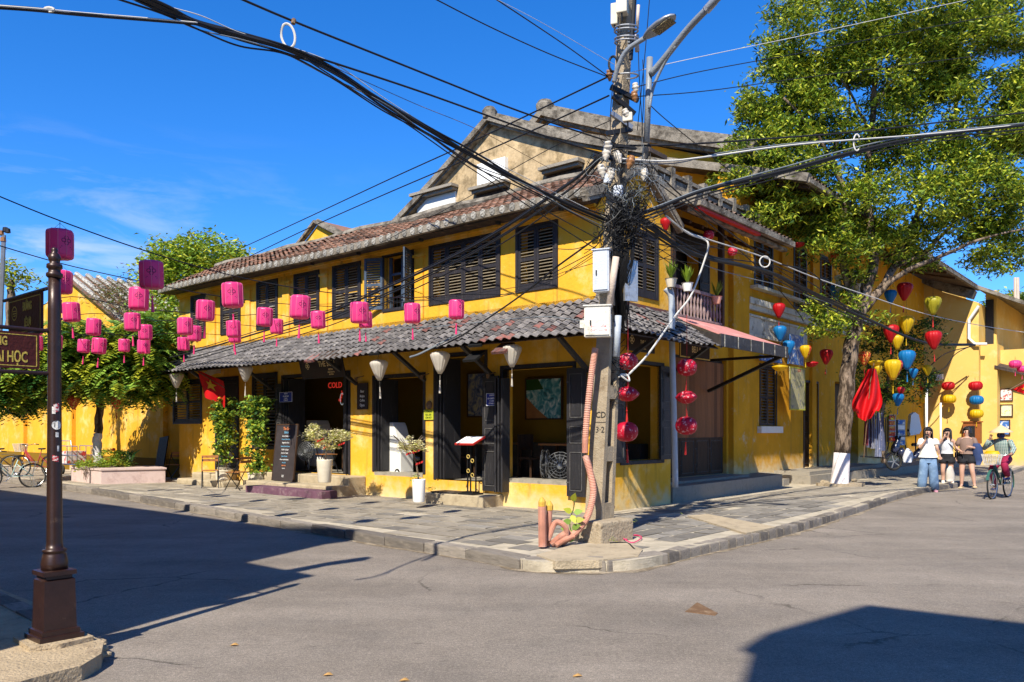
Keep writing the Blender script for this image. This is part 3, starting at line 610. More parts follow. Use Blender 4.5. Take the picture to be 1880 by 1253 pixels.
for i, w in enumerate(UW):
 a0, a1 = w[0], w[1]; z0, z1 = UZ
 frame_(A, LP, a0, a1, z0, z1, o=.03, w=.06, sill=True)
 if i == 5:      # open pair of shutters with a dark room and inner window behind
  mb = MB(); LP.box(mb, a0 + .02, a0 + .10, -.12, -.16, z0, z1); LP.box(mb, (a0 + a1) / 2 - .04, (a0 + a1) / 2 + .04, -.12, -.16, z0, z1); LP.box(mb, a0 + .1, a1, -.12, -.16, z0 + .75, z0 + .8); LP.box(mb, a0, a1, -.10, -.12, z0, z0 + .03)
  fr = part('inner_frame', mb, 'wood_blue', A)
  mb = MB()
  for k in range(9): x = a0 + .05 + k * (a1 - a0 - .1) / 8; mb.tube([(x, .06, z0), (x, .06, z0 + .24)], .008, 5)
  mb.box(a0, a1, .05, .07, z0 + .23, z0 + .25); part('window_bars', mb, 'metal_black', A)
  for side in (-1, 1):
   b = MB(); W_ = (a1 - a0) / 2
   hx = a0 - .03 if side < 0 else a1 + .03; ang = RAD(158) if side < 0 else RAD(62)
   ca, sa = math.cos(ang), math.sin(ang)
   class TP:
    def p(s, a, o, z): return Vector((hx + side * 0 + (a * ca) * 1.0 + o * sa * 1, -.03 - a * abs(sa) - 0 * o, z)) if False else Vector((hx + (-a * abs(ca) if side < 0 else a * abs(ca)), -.04 - a * abs(sa) - o, z))
    def box(s, mb_, A0, A1, o0, o1, Z0, Z1, mi=None):
     q = [s.p(A0, 0, Z0), s.p(A1, 0, Z0)]; d_ = (q[1] - q[0]); L_ = d_.length
     if L_ < 1e-6: return
     d_.normalize(); nn = Vector((-d_.y, d_.x, 0)); c = (q[0] + q[1]) / 2 + Vector((0, 0, (Z1 - Z0) / 2)) + nn * ((o0 + o1) / 2)
     mb_.obox(c, d_ * L_ / 2, nn * abs(o1 - o0) / 2, Vector((0, 0, (Z1 - Z0) / 2)), mi)
    def rz(s): return math.atan2(-abs(sa), -abs(ca) if side < 0 else abs(ca))
   shutter(A, TP(), .0, W_, z0, z1, 0.0, 'wood_blue', SLATB)
  continue
 n = 4 if i == 6 else 2; W_ = (a1 - a0) / n
 for k in range(n):
  shutter(A, LP, a0 + k * W_ + .004, a0 + (k + 1) * W_ - .004, z0 + .004, z1 - .004, o=.015)
W_ = (ruw[1] - ruw[0]) / 2; frame_(A, RP, ruw[0], ruw[1], ruw[2], ruw[3], o=.03, w=.06, sill=True)
for k in range(2): shutter(A, RP, ruw[0] + k * W_ + .004, ruw[0] + (k + 1) * W_ - .004, ruw[2] + .004, ruw[3] - .004, o=.015)
frame_(A, LP, w0[0], w0[1], w0[2], w0[3], sill=True); W_ = (w0[1] - w0[0]) / 2
for k in range(2): shutter(A, LP, w0[0] + k * W_ + .004, w0[0] + (k + 1) * W_ - .004, w0[2], w0[3], o=.0, rails=(.5,), pitch=.07)
frame_(A, LP, w1[0], w1[1], w1[2], w1[3]); W_ = (w1[1] - w1[0]) / 2
for k in range(2): shutter(A, LP, w1[0] + k * W_ + .004, w1[0] + (k + 1) * W_ - .004, w1[2], w1[3], o=.0, pitch=.08)
frame_(A, LP, d0[0], d0[1], d0[2], d0[3])
def panel_leaf(root, pl, a0, a1, z0, z1, o, panels=((.03, .36), (.40, .56), (.60, .97)), m='wood_black', t=.045, name='door_leaf', label=None):
 b = MB(); pl.box(b, a0, a1, o, o - t, z0, z1); st = min(.07, (a1 - a0) * .2); H = z1 - z0
 for p0, p1 in panels:
  A0, A1, Z0, Z1 = a0 + st, a1 - st, z0 + p0 * H + .03, z0 + p1 * H - .03
  for q in ((A0, A1, Z0, Z0 + .014), (A0, A1, Z1 - .014, Z1), (A0, A0 + .014, Z0, Z1), (A1 - .014, A1, Z0, Z1)): pl.box(b, q[0], q[1], o + .012, o - .004, q[2], q[3], 1)
  pl.box(b, A0 + .035, A1 - .035, o + .007, o - .004, Z0 + .035, Z1 - .035)
 for z in (z0 + .25, z1 - .25): pl.box(b, a0 - .01, a0 + .06, o + .006, o + .001, z - .012, z + .012, 1)
 M.setdefault('wood_worn_edge', mat('worn_paint_edge', (.09, .085, .08), .7, .4, 14, spot=(.02, .02, .02), sscale=10)); return part(name, b, [m, 'wood_worn_edge'], root, label=label)
panel_leaf(A, LP, d0[0], d0[1], d0[2], d0[3], -.1)
for h in (d1, w2, d2, w3): frame_(A, LP, h[0], h[1], h[2], h[3], o=.015, w=.075, d=.2, name='door_frame')
x, _ = LP.pix(893, 800); x2, _ = LP.pix(918, 800); panel_leaf(A, LP, x - .02, x2 + .03, .40, 2.66, .10)
x3 = x2 + .05
b = MB()
for k in range(3):
 px = x3 + .03 + k * .085; b.obox((px, -.13, 1.5), (.0, .11, 0), (.018, .004, 0), (0, 0, 1.10));
part('folded_leaves', b, ['wood_black'], A)
x, _ = LP.pix(1047, 800); x2, _ = LP.pix(1077, 800); panel_leaf(A, LP, x, x2 + .05, .40, 2.72, .11)
for h, side in ((d2, 0), (w2, 0), (d1, 1), (d1, 0)):       # leaves swung inwards, edge on
 b = MB(); xx = h[0] + .03 if side == 0 else h[1] - .03; s_ = 1 if side == 0 else -1
 for k in range(3): b.obox((xx + s_ * (.035 + .07 * k), .20 + .03 * k, (h[2] + h[3]) / 2), (.018, 0, 0), (.006, .24, 0), (0, 0, (h[3] - h[2]) / 2 - .02))
 part('folded_leaves', b, 'wood_black', A)
x, _ = LP.pix(513, 800); panel_leaf(A, LP, x - .05, d1[0] + .02, FLOOR + .05, 2.78, .07)
frame_(A, RP, rwin[0], rwin[1], rwin[2], rwin[3], o=.02, w=.07, sill=True)
panel_leaf(A, RP, .30, .72, 1.0, 2.86, .09); panel_leaf(A, RP, 2.02, 2.52, 1.02, 2.86, .09)
# ---- tiled awning
EZ, TZ, OV = 3.18, 3.93, 1.13
AW = A
slope = Vector((0, OV, TZ - EZ)); sl_len = slope.length
CX = 1.13; ncol = int((CX - XL + .45) / .2); nrow = 7
hipkeepL = lambda o: (o.x < 0 or (o.x / CX) < (-o.y / OV) + .06)
random.seed(3)
wob = lambda i, j: .025 * math.sin(i * 9) * (1 - j) + .012 * math.sin(i * 31 + j * 5) - .02 * (1 - j) * math.sin(i * 2.3)
tile_field(AW, (XL - .45, -OV - .03, EZ), (1, 0, 0), slope, ncol, nrow, .2, sl_len / nrow, [T_G, T_R], 'tile_grey', 230, keep=hipkeepL, sag=wob)
slopeR = Vector((-OV, 0, TZ - EZ)); hipkeepR = lambda o: (o.y > 0 or (-o.y / OV) < (o.x / CX) + .06)
tile_field(AW, (CX + .03, -OV, EZ), (0, 1, 0), slopeR, 18, nrow, .2, sl_len / nrow, [T_G, T_R], 'tile_grey', 70, keep=hipkeepR, sag=wob)
mb = MB(); mb.tube([(CX, -OV, EZ + .05), (.5, -.5, (EZ + TZ) / 2 + .06), (0, 0, TZ + .06)], .07, 7); part('hip_ridge', mb, 'mortar_grey', A)
mb = MB(); mb.prism([(XL - .4, -OV + .02, EZ - .035), (CX, -OV + .02, EZ - .035), (0, 0, TZ - .035), (XL - .4, 0, TZ - .035)], (0, 0, .02)); mb.prism([(CX - .02, -OV + .02, EZ - .035), (CX - .02, 2.4, EZ - .035), (0, 2.4, TZ - .035), (0, 0, TZ - .035)], (0, 0, .02)); part('roof_boards', mb, 'wood_brown', A)
mb = MB(); mb.box(XL, -.02, -.06, -.001, TZ - .02, TZ + .05); mb.box(.0, .06, -.0, 2.5, TZ - .02, TZ + .05); part('flashing', mb, 'tile_red', A)
for u, v in [(405, 690), (500, 682), (655, 673), (780, 672), (905, 668), (1080, 665)]:      # diagonal timber struts
 x = LP.pix(u, v)[0]; mb = MB(); mb.bar((x, -.0, EZ - .52), (x, -.93, EZ + .05), .065, .085, (1, 0, 0)); part('bracket', mb, 'wood_black', A)
mb = MB(); mb.bar((.02, .3, EZ - .55), (.95, .3, EZ + .02), .06, .08, (0, 1, 0)); mb.bar((.02, 2.3, EZ - .55), (.95, 2.3, EZ + .02), .06, .08, (0, 1, 0)); part('bracket', mb, 'wood_black', A)
for u, v in [(577, 658), (697, 644), (925, 640), (882, 628), (872, 655)]:                   # dark slipped tiles / tar patches at the eave
 x, z = Lf(u, v, -OV + .12); mb = MB(); mb.obox((x, -OV + .10, z), (.15, .01, 0), (0, .14, .09), (0, -.012, .02)); part('slipped_tile', mb, 'black' if random.random() < .6 else 'tile_red', A)
# ---- upper lean-to roof
E1, R1, ridge_y, eo = 5.72, 6.62, 1.3, -.48
up = Vector((0, ridge_y - eo, R1 - E1)); nr = 7
tile_field(A, (XL - .1, eo, E1), (1, 0, 0), up, int((0.12 - XL) / .2), nr, .2, up.length / nr, [B_T, B_D], 'tile_terra', 300, 'barrel_tile', jit=.012, sag=lambda i, j: .05 * math.sin(i * 7) + .03 * math.sin(i * 17))
mb = MB(); mb.prism([(XL - .12, eo - .02, E1 - .04), (XL - .12, ridge_y, R1 - .04), (XL - .12, 3.0, E1 + .1), (XL - .12, 3.0, E1 - .05), (XL - .12, eo, E1 - .12)], (-XL - .02 + .12, 0, 0)); part('roof', mb, 'tile_dark', A)
mb = MB()
nseg = 40
def eaveline(t): return E1 - .02 + .03 * math.sin(t * 9)
for i in range(nseg):      # thick mortar edge of the eave
 x0 = XL - .14 + (-XL + .26) * i / nseg; x1 = XL - .14 + (-XL + .26) * (i + 1) / nseg; z0 = eaveline(i / nseg); z1 = eaveline((i + 1) / nseg)
 mb.bar((x0, eo - .03, z0 - .02), (x1, eo - .03, z1 - .02), .14, .15)
part('eave_edge', mb, 'mortar_grey', A)
capm = MB(); capm.lathe([(.0, -.05), (.062, -.05), (.07, .0), (.052, .012), (.04, .004), (.0, .004)], 10, axis='y', cap=False); M['cap'] = mat('lichen_white_tile_end', (.42, .40, .35), .9, .35, 14, island=.3, spot=(.10, .09, .075), sscale=14, sth=(.42, .6), bump=.3)
capme = capm.mesh('tile_end_mesh', 'cap')
n_ = 62
for i in range(n_):
 t = (i + .5) / n_; x = XL - .1 + (-XL + .16) * t; piece('tile_end', capme, A, (x, eo - .11, eaveline(t) - .01 + random.uniform(-.008, .008)), (0, 0, 0), (1, 1, 1.15))
mb = MB()
for x0, x1 in ((XL - .15, .14),): mb.tube([(x0 + (x1 - x0) * i / 24, ridge_y, R1 + .05 + .03 * math.sin(i * 1.3)) for i in range(25)], .11, 7)
part('ridge', mb, 'mortar_grey', A)
mb = MB(); P = [(.06, eo - .1, E1 - .08), (.06, .1, E1 + .16), (.06, .7, R1 - .34), (.06, ridge_y, R1 + .02), (.06, 1.9, R1 - .36), (.06, 2.75, E1 - .02)]
mb.sweep(P, .26, .10); mb.sweep([(a + .05, b, z - .09) for a, b, z in P], .12, .06); mb.sweep([(a, b, z + .08) for a, b, z in P], .14, .07)
part('verge', mb, 'mortar_grey', A)
for u, v in [(447, 530), (570, 482), (655, 465), (770, 434), (1028, 383), (912, 412)]:
 x, z = Lf(u, v, eo + .15); mb = MB(); mb.lathe([(.0, 0), (.05, .0), (.06, .05), (.0, .07)], 8, (x, eo + .2, 5.55)); part('flood_lamp', mb, 'metal_black', A)
# ------------------------------------------------------------------ big gabled house behind
Bh = thing('gabled_house', 'tall house behind the corner house with a mossy plastered gable and three small openings', 'house', (-8, 2.6, 0))
gp = Pl('L', 2.62)
def gpx(u, v): return gp.pix(u, v)
apex = gpx(905, 222); lf = gpx(737, 396); rt = gpx(1125, 268); sl_r = (rt[1] - apex[1]) / (rt[0] - apex[0])
rt2 = (-.8, apex[1] + sl_r * (-.8 - apex[0]) - .05)
mb = MB(); poly = [(lf[0], 2.62, 5.0), (rt2[0], 2.62, 5.0), (rt2[0], 2.62, rt2[1] - .15), (apex[0], 2.62, apex[1] - .12), (lf[0], 2.62, lf[1] - .15)]
mb.prism(poly, (0, .5, 0)); part('wall', mb, 'gable_plaster', Bh)
mb = MB(); mb.prism([(lf[0], 3.12, 5.0), (-3.0, 3.12, 5.0), (-3.0, 3.12, 8.0), (apex[0], 3.12, apex[1] - .2), (lf[0], 3.12, lf[1] - .2)], (0, 6, 0)); part('side_wall', mb, 'gable_plaster', Bh)
def verge(root, pts, y, w=.34, h=.2, m='mortar_grey', sag=.06, name='verge'):
 mb = MB(); n = 9; Q = []
 for k_, (a, b) in enumerate(zip(pts[:-1], pts[1:])):
  for i in range(0 if k_ == 0 else 1, n + 1): t = i / n; Q.append(Vector((a[0] + (b[0] - a[0]) * t, y, a[1] + (b[1] - a[1]) * t - sag * math.sin(math.pi * t))))
 V_ = Vector; mb.sweep(Q, w * .8, h * .7); mb.sweep([q + V_((0, .10, h * .5)) for q in Q], w * .55, h * .45); mb.sweep([q + V_((0, .02, -h * .5)) for q in Q], w * .45, h * .35); mb.sweep([q + V_((0, .10, h * .8)) for q in Q], w * .25, h * .25)
 return part(name, mb, m, root)
verge(Bh, [(lf[0] - .35, lf[1] - .35), (apex[0], apex[1] + .02), (rt2[0] + .25, rt2[1] - .03)], 2.52)
mb = MB(); mb.lathe([(.05, -.1), (.17, 0), (.19, .16), (.12, .26), (.02, .28)], 9, (apex[0], 2.5, apex[1] + .02)); part('ridge_end', mb, 'mortar_grey', Bh)
mb = MB()
for s_, e in ((-1, (lf[0] - .3, lf[1] - .33)), (1, (rt2[0] + .3, rt2[1] - .05))):
 a = (apex[0], 2.6, apex[1]); q = [(a[0], 2.6, a[2] + .02), (e[0], 2.6, e[1] + .02), (e[0], 3.3 if s_ > 0 else 9.3, e[1] + .02), (a[0], 3.3 if s_ > 0 else 9.3, a[2] + .02)]
 mb.prism(q if s_ < 0 else q[::-1], (0, 0, .09))
part('roof', mb, 'tile_dark', Bh)
M['board_white'] = mat('white_board', (.82, .81, .76), .6, .03, 2)
mb = MB(); q = [gpx(882, 305), (gpx(932, 290)), gpx(932, 330), gpx(883, 348)]; x0, x1 = gpx(882, 305)[0], gpx(933, 290)[0]; z0, z1 = gpx(905, 345)[1], gpx(905, 298)[1]
mb.box(x0, x1, 2.5, 2.62, z0, z1); part('window_board', mb, 'board_white', Bh)
for (u0, v0, u1, v1) in [(872, 353, 938, 340), (1000, 321, 1074, 298), (764, 367, 842, 343)]:
 x0, za = gpx(u0, v0); x1, zb = gpx(u1, v1); zt = (za + zb) / 2; mb = MB(); mb.box(x0, x1, 2.36, 2.63, zt, zt + .07); mb.box(x0 + .05, x1 - .05, 2.44, 2.63, zt - .07, zt - .001); part('ledge', mb, 'concrete', Bh)
 mb = MB(); mb.box(x0 + .08, x1 - .08, 2.58, 2.63, zt - .42, zt - .08); part('recess', mb, 'white_paint' if u0 < 800 else 'wood_brown', Bh)
# ------------------------------------------------------------------ taller rear house (second gable to the right)
Ch = thing('rear_house', 'rear house whose mossy grey verge shows above the corner house, yellow under the roof edge', 'house', (-4, 8, 0))
cp = Pl('L', 8.0); ap = cp.pix(1008, 212); r1 = cp.pix(1193, 247); r2 = cp.pix(1336, 277); sl2 = (r2[1] - ap[1]) / (r2[0] - ap[0])
mb = MB(); mb.prism([(ap[0] - 4.5, 8, 4), (-1.6, 8, 4), (-1.6, 8, 8.2), (r2[0] + .6, 8, 8.2), (r2[0] + .6, 8, r2[1] - .5), (ap[0], 8, ap[1] - .3), (ap[0] - 4.5, 8, ap[1] - 3.2)], (0, 5, 0)); part('wall', mb, 'yellow_old', Ch)
verge(Ch, [(ap[0] - 4.6, ap[1] - 3.1), (ap[0], ap[1]), (r2[0] + .9, r2[1] - .22)], 7.85, .7, .34, sag=.1)
mb = MB(); mb.lathe([(.05, -.1), (.26, 0), (.30, .22), (.2, .36), (.02, .38)], 9, (ap[0], 7.8, ap[1] + .02)); part('ridge_end', mb, 'mortar_grey', Ch)
mb = MB(); e = (r2[0] + .9, r2[1] - .25); mb.prism([(ap[0], 8, ap[1]), (ap[0], 13.2, ap[1]), (e[0], 13.2, e[1]), (e[0], 8, e[1])], (0, 0, .1)); part('roof', mb, 'tile_dark', Ch)
# ------------------------------------------------------------------ small yellow gable further left
Dh = thing('small_gable_house', 'small yellow gable with a tiled ridge showing above the left end of the long roof', 'house', (-13.5, 4, 0))
dp = Pl('L', 4.0); a = dp.pix(583, 408); l_ = dp.pix(538, 462); r_ = dp.pix(646, 430)
mb = MB(); mb.prism([(l_[0] + .1, 4, 4), (r_[0] + .6, 4, 4), (r_[0] + .4, 4, r_[1] - .5), (a[0], 4, a[1] - .1), (l_[0] + .1, 4, l_[1] - .15)], (0, 4, 0)); part('wall', mb, 'yellow', Dh)
verge(Dh, [(l_[0] - .1, l_[1] - .1), (a[0], a[1]), (r_[0] + .5, r_[1] - .35)], 3.92, .22, .12, sag=.04)
mb = MB(); q = [(a[0], 4, a[1]), (a[0], 8, a[1]), (r_[0] + .6, 8, r_[1] - .4), (r_[0] + .6, 4, r_[1] - .4)]; mb.prism(q, (0, 0, .06)); part('roof', mb, 'tile_terra', Dh)
# ------------------------------------------------------------------ neighbour with striped roof behind the left tree
Nh = thing('neighbour_house', 'yellow neighbour house behind the left tree with a white-striped tiled roof slope', 'house', (-20, .5, 0))
mb = MB(); np_ = Pl('L', .45); ridx, ridz = np_.pix(128, 508); ex_, ez_ = np_.pix(262, 622); ez_ = max(ez_, 4.6)
mb.prism([(-34, .45, 0), (XL - .02, .45, 0), (XL - .02, .45, 4.2), (ex_, .45, ez_ - .1), (ridx, .45, ridz - .1), (-34, .45, ridz - 3)], (0, 9, 0)); part('wall', mb, 'yellow', Nh)
mb = MB(); Q = Vector((ex_ + .35 - ridx, 0, ez_ - .1 - ridz)); mb.prism([(ridx, .2, ridz), (ridx, 9.6, ridz), (ridx + Q.x, 9.6, ridz + Q.z), (ridx + Q.x, .2, ridz + Q.z)], (0, 0, .08)); part('roof', mb, 'tile_terra', Nh)
mb2 = MB()
for i in range(24):
 y = .3 + i * .39; rb = [Vector((ridx, y, ridz + .14)) + Q * t for t in np.linspace(0, 1, 9)]; mb = MB(); mb.tube(rb, .085, 6); part('roof_rib', mb, 'cap', Nh)
mb = MB(); mb.box(-34, XL - .02, .38, .45, 0, .7); part('plinth_band', mb, 'yellow_in', Nh)
for u in (45, 133, 300):
 x, _ = Lf(u, 800, .40); mb = MB(); mb.box(x, x + .18, .30, .45, 0, 4.6); part('buttress', mb, 'yellow', Nh)
# ------------------------------------------------------------------ balcony house
BX = -1.0; BP = Pl('R', BX)
Eh = thing('balcony_house', 'narrow yellow house with a carved balcony, plank doors and a pink metal canopy', 'house', (BX, 5, 0))
y0b, y1b = 2.56, 7.2
dA = (BP.pix(1248, 800)[0], BP.pix(1334, 800)[0])
mb = MB(); holed_wall(mb, BP, y0b, y1b + .1, 0, 7.2, .3, [(3.3, dA[1], .5, 3.35), (BP.pix(1240, 450)[0], BP.pix(1282, 450)[0], 3.95, 5.85)]); mb.box(BX - 3, BX - .31, 2.56, y1b, 3.4, 3.55); mb.box(BX - 2, BX - 1.9, 2.56, y1b, .3, 7.0); part('wall', mb, 'yellow_old', Eh)
k = 0; pm = []
for v_ in range(4):
 b = MB(); r = random.uniform; b.add([(-.5, -.5, 0), (.5, -.5, 0), (.5, .5, 0), (-.5, .5, 0)], []) ; b = MB(); b.box(-.47, .47, -.5, .5, 0, 1); pm.append(b.mesh('door_plank_mesh', 'wood_plank'))
a = 3.32; fr = MB(); BP.box(fr, 3.3, dA[1], -.12, -.16, .5, 3.35); dpn = part('door_panel', fr, 'wood_black', Eh)
a = 4.2
while a < dA[1] - .02:
 w_ = min(.165, dA[1] - a); piece('plank', pm[k % 4], dpn, (BX - .12 + .012, a + w_ / 2, 1.42 + .0), (0, 0, 0), (.05, w_, 1.86)); k += 1; a += w_
for i in range(4):
 s0 = 4.2 + i * (dA[1] - 4.2) / 4; panel_leaf(Eh, BP, s0 + .01, s0 + (dA[1] - 4.2) / 4 - .01, .52, 1.40, -.10, panels=((.03, .97),), m='wood_brown')
panel_leaf(Eh, BP, 3.32, 4.18, .52, 1.5, -.10, panels=((.03, .97),)); shutter(Eh, BP, 3.34, 4.16, 1.52, 3.2, -.08, pitch=.07)
ub = [BP.pix(u, 450)[0] for u in (1222, 1240, 1282, 1300)]; mb = MB(); BP.box(mb, 2.6, ub[1], .02, -.02, 3.95, 6.3); BP.box(mb, ub[1], ub[3], .03, -.02, 5.85, 6.3); tf = part('timber_front', mb, 'wood_black', Eh); mb = MB(); mb.box(BX - .5, BX - .4, 4, 7, 3.9, 6.2); part('room_shade_panel', mb, 'black', Eh)  # black slab stands in for the shade of the room behind the opening
for i in range(int((ub[1] - 2.7) / .2)): piece('plank', pm[i % 4], tf, (BX + .03, 2.72 + i * .2, 3.96), (0, 0, 0), (.03, .19, 2.3))
panel_leaf(Eh, BP, ub[2], ub[3], 3.96, 5.85, .05, m='wood_black')
mb = MB(); mb.box(BX - .02, .02, 2.58, 4.9, 3.80, 3.93); part('balcony_slab', mb, 'moulding', Eh)
M['baluster'] = mat('faded_pink_baluster', (.24, .17, .16), .8, .3, 8, spot=(.35, .30, .28), sscale=10)
bal = MB(); bal.lathe([(.022, 0), (.03, .03), (.018, .07), (.036, .16), (.03, .25), (.016, .33), (.034, .42), (.02, .5), (.026, .56)], 8); balm = bal.mesh('baluster_mesh', 'baluster', smooth=True)
rl = MB(); rl.box(-.05, .04, 2.6, 4.86, 4.50, 4.56); rl.box(-.05, .04, 2.6, 4.86, 3.93, 3.97); rl.box(BX, -.051, 4.79, 4.86, 4.50, 4.56); railp = part('balcony_rail', rl, 'baluster', Eh)
for i in range(15): piece('baluster', balm, railp, (-.005, 2.68 + i * .148, 3.95))
for i in range(4): piece('baluster', balm, railp, (-.2 - i * .22, 4.82, 3.95))
mb = MB()
for yy in (2.62, 4.84): mb = MB(); mb.box(-.07, .05, yy - .05, yy + .05, 3.93, 6.2); part('balcony_post', mb, 'wood_brown', Eh)
mb = MB(); EZ2 = Rf(1280, 378, .62)[1]; sE = (7.6 - EZ2) / 3.82; zq = EZ2 + sE * 1.37; pe = [(.62, 3.14, EZ2), (-3.2, 3.14, 7.6), (-3.2, 7.3, 7.6), (.62, 7.3, EZ2)]; mb.prism(pe, (0, 0, .10)); mb.prism([(.62, 2.5, EZ2), (-.75, 2.5, zq), (-.75, 3.139, zq), (.62, 3.139, EZ2)], (0, 0, .10)); part('roof', mb, 'tile_dark', Eh)
tile_field(Eh, (.64, 2.5, EZ2 + .11), (0, 1, 0), (-3.8, 0, 7.65 - EZ2), 22, 13, .22, .33, [B_D, B_T], 'tile_dark', 0, keep=lambda o: o.y > 3.14 or o.x > -.7)
mb = MB(); mb.box(.56, .67, 2.5, 5.4, EZ2 - .06, EZ2 - .01); part('eave_flashing', mb, 'red_paint', Eh)
mb = MB(); mb.box(.60, .72, 2.45, 7.3, EZ2, EZ2 + .12); mb.box(.40, .52, 2.5, 7.3, EZ2 - .08, EZ2); part('eave_edge', mb, 'mortar_grey', Eh)
mb = MB(); mb.tube([(-3.25, 3.2, 7.72), (-3.25, 7.3, 7.72)], .13, 7); mb.bar((.65, 2.45, EZ2 + .08), (-.75, 2.45, zq + .08), .22, .2); mb.bar((-.5, 2.5, 6.75), (-.5, 8.0, 6.75), .1, .12); mb.bar((-.5, 2.5, 7.05), (-.5, 8.0, 7.05), .14, .08); part('ridge', mb, 'mortar_grey', Eh)
for i in range(8): mb = MB(); y = 2.6 + i * .75; mb.box(-.58, -.42, y, y + .16, 6.45, 7.2); part('parapet_post', mb, 'mortar_grey', Eh)
for i in range(7): mb = MB(); y = 2.8 + i * .75; mb.box(-.53, -.47, y, y + .52, 6.83, 6.98); part('parapet_panel', mb, 'mortar_grey', Eh)
for i in range(9): mb = MB(); y = 2.7 + i * .55; mb.bar((.08, y, 5.92), (BX, y, 6.42), .06, .09, (0, 1, 0)); part('rafter', mb, 'wood_brown', Eh)
M['canopy'] = mat('faded_pink_canopy', (.52, .22, .20), .7, .14, 2, spot=(.62, .36, .32), sscale=3, bump=.1); M['canopy_dark'] = mat('dark_canopy_fascia', (.035, .03, .028), .55, .3, 5, spot=(.10, .09, .08), sscale=7)
can = MB(); can.prism([(.02, 2.45, 3.90), (.02, 5.0, 3.90), (BX + .02, 6.4, 4.15), (1.15, 5.62, 3.42), (1.15, 2.4, 3.42)], (0, 0, .02)); part('canopy', can, 'canopy', Eh)
mb = MB(); mb.box(1.15, 1.19, 2.36, 5.66, 3.20, 3.44); mb.bar((1.17, 5.64, 3.32), (BX, 6.4, 3.9), .04, .22); mb.bar((1.17, 2.38, 3.32), (.1, 2.6, 3.6), .04, .2); part('canopy_fascia', mb, 'canopy_dark', Eh)
for i in range(6): mb = MB(); y = 2.5 + i * .6; mb.box(1.19, 1.20, y, y + .02, 3.2, 3.44); part('fascia_strap', mb, 'cap', Eh)
mb = MB(); mb.bar((1.1, 5.6, 3.25), (BX, 6.2, 2.55), .07, .09, (0, 1, 0)); mb.bar((1.1, 5.6, 3.25), (BX, 6.2, 3.3), .06, .08, (0, 1, 0)); part('bracket', mb, 'wood_black', Eh)
Pt = MB(); Pt.prism([(-1.02, 2.64, .0), (.0, 2.64, 0), (.08, 2.9, 0), (-.02, 6.0, 0), (-.12, 8.6, 0), (-.75, 9.4, 0), (-1.02, 9.4, 0)], (0, 0, .45)); Pt.box(-1.0, -.35, 3.0, 7.1, .45, .50); Pt.box(-1.0, -.25, 9.0, 9.4, .0, .3)
plat = solo('platform', Pt, 'concrete', 'long worn concrete platform in front of the plank doors', 'platform', loc=(-.5, 5, 0))
Pt = MB(); Pt.prism([(-1.0, 10.1, .0), (.1, 10.0, 0), (.25, 12, 0), (.5, 17.5, 0), (.9, 27, 0), (-1.0, 27, 0)], (0, 0, .36)); Pt.box(-1.0, .0, 10.2, 17, .36, .46)
solo('platform', Pt, 'concrete', 'darker stone platform in the tree shade in front of the clothes shop', 'platform', loc=(0, 14, 0))
# ------------------------------------------------------------------ cornice house
Fh = thing('cornice_house', 'long ochre house with a white cornice panel and dark doors behind the big tree', 'house', (BX, 12, 0))
cw = boxpx(1396, 670, 1424, 785, BP); cw = (cw[0], cw[1], 1.72, 3.35)
dB = (BP.pix(1476, 800)[0], BP.pix(1501, 800)[0], .46, 3.05)
bw = [(BP.pix(1386, 450)[0], BP.pix(1417, 450)[0], 5.5, 7.1), (11.7, 12.6, 5.2, 7.1), (13.9, 14.8, 5.2, 7.1), (17, 18, 5.2, 7.1)]
mb = MB(); holed_wall(mb, BP, y1b + .1, 27, 0, 8.1, .3, [cw, dB, (15.2, 17.6, .4, 3.2)] + bw); mb.box(BX - .5, BX - .4, y1b, 27, 0, 7.2); part('wall', mb, 'yellow_old', Fh)
for q in ((7.3, 8.25, .14, 0, 8.0), (12.95, 13.3, .08, .3, 4.4), (10.6, 11.1, .08, 5.0, 8), (13.0, 13.4, .08, 5.0, 8)): mb = MB(); BP.box(mb, q[0], q[1], q[2], -.02, q[3], q[4]); part('pilaster', mb, 'yellow_old', Fh)
mb = MB(); BP.box(mb, 8.26, 17.5, .16, -.02, 4.94, 5.10); BP.box(mb, 8.26, 17.5, .10, -.02, 4.80, 4.938); BP.box(mb, 8.3, 12.6, .05, -.02, 4.18, 4.62); BP.box(mb, 8.3, 12.6, .09, -.02, 4.10, 4.175); BP.box(mb, 8.3, 12.6, .09, -.02, 4.625, 4.68); part('cornice_panel', mb, 'moulding', Fh)
mb = MB(); c = BP.p(10.2, .06, 4.4)
for (dy0, dz0), (dy1, dz1) in (((-.45, 0), (0, .16)), ((0, .16), (.45, 0)), ((.45, 0), (0, -.16)), ((0, -.16), (-.45, 0))): mb.bar((c.x, c.y + dy0, c.z + dz0), (c.x, c.y + dy1, c.z + dz1), .03, .03)
part('diamond_ornament', mb, 'mortar_grey', Fh)
mb = MB(); BP.box(mb, 8.6, 19, .22, -.02, 5.38, 5.46); part('ledge', mb, 'moulding', Fh)
mb = MB(); mb.prism([(1.0, 7.3, 7.5), (-3.4, 7.3, 8.9), (-3.4, 27, 8.9), (1.0, 27, 7.5)], (0, 0, .1)); part('roof', mb, 'tile_dark', Fh)
tile_field(Fh, (1.02, 7.3, 7.62), (0, 1, 0), (-4.4, 0, 1.4), 89, 13, .22, .35, [B_D, B_T], 'tile_dark', 0)
mb = MB(); mb.box(.95, 1.07, 7.3, 27, 7.5, 7.62); mb.bar((1.05, 7.3, 7.6), (-3.4, 7.3, 9.0), .2, .2); part('eave_edge', mb, 'mortar_grey', Fh)
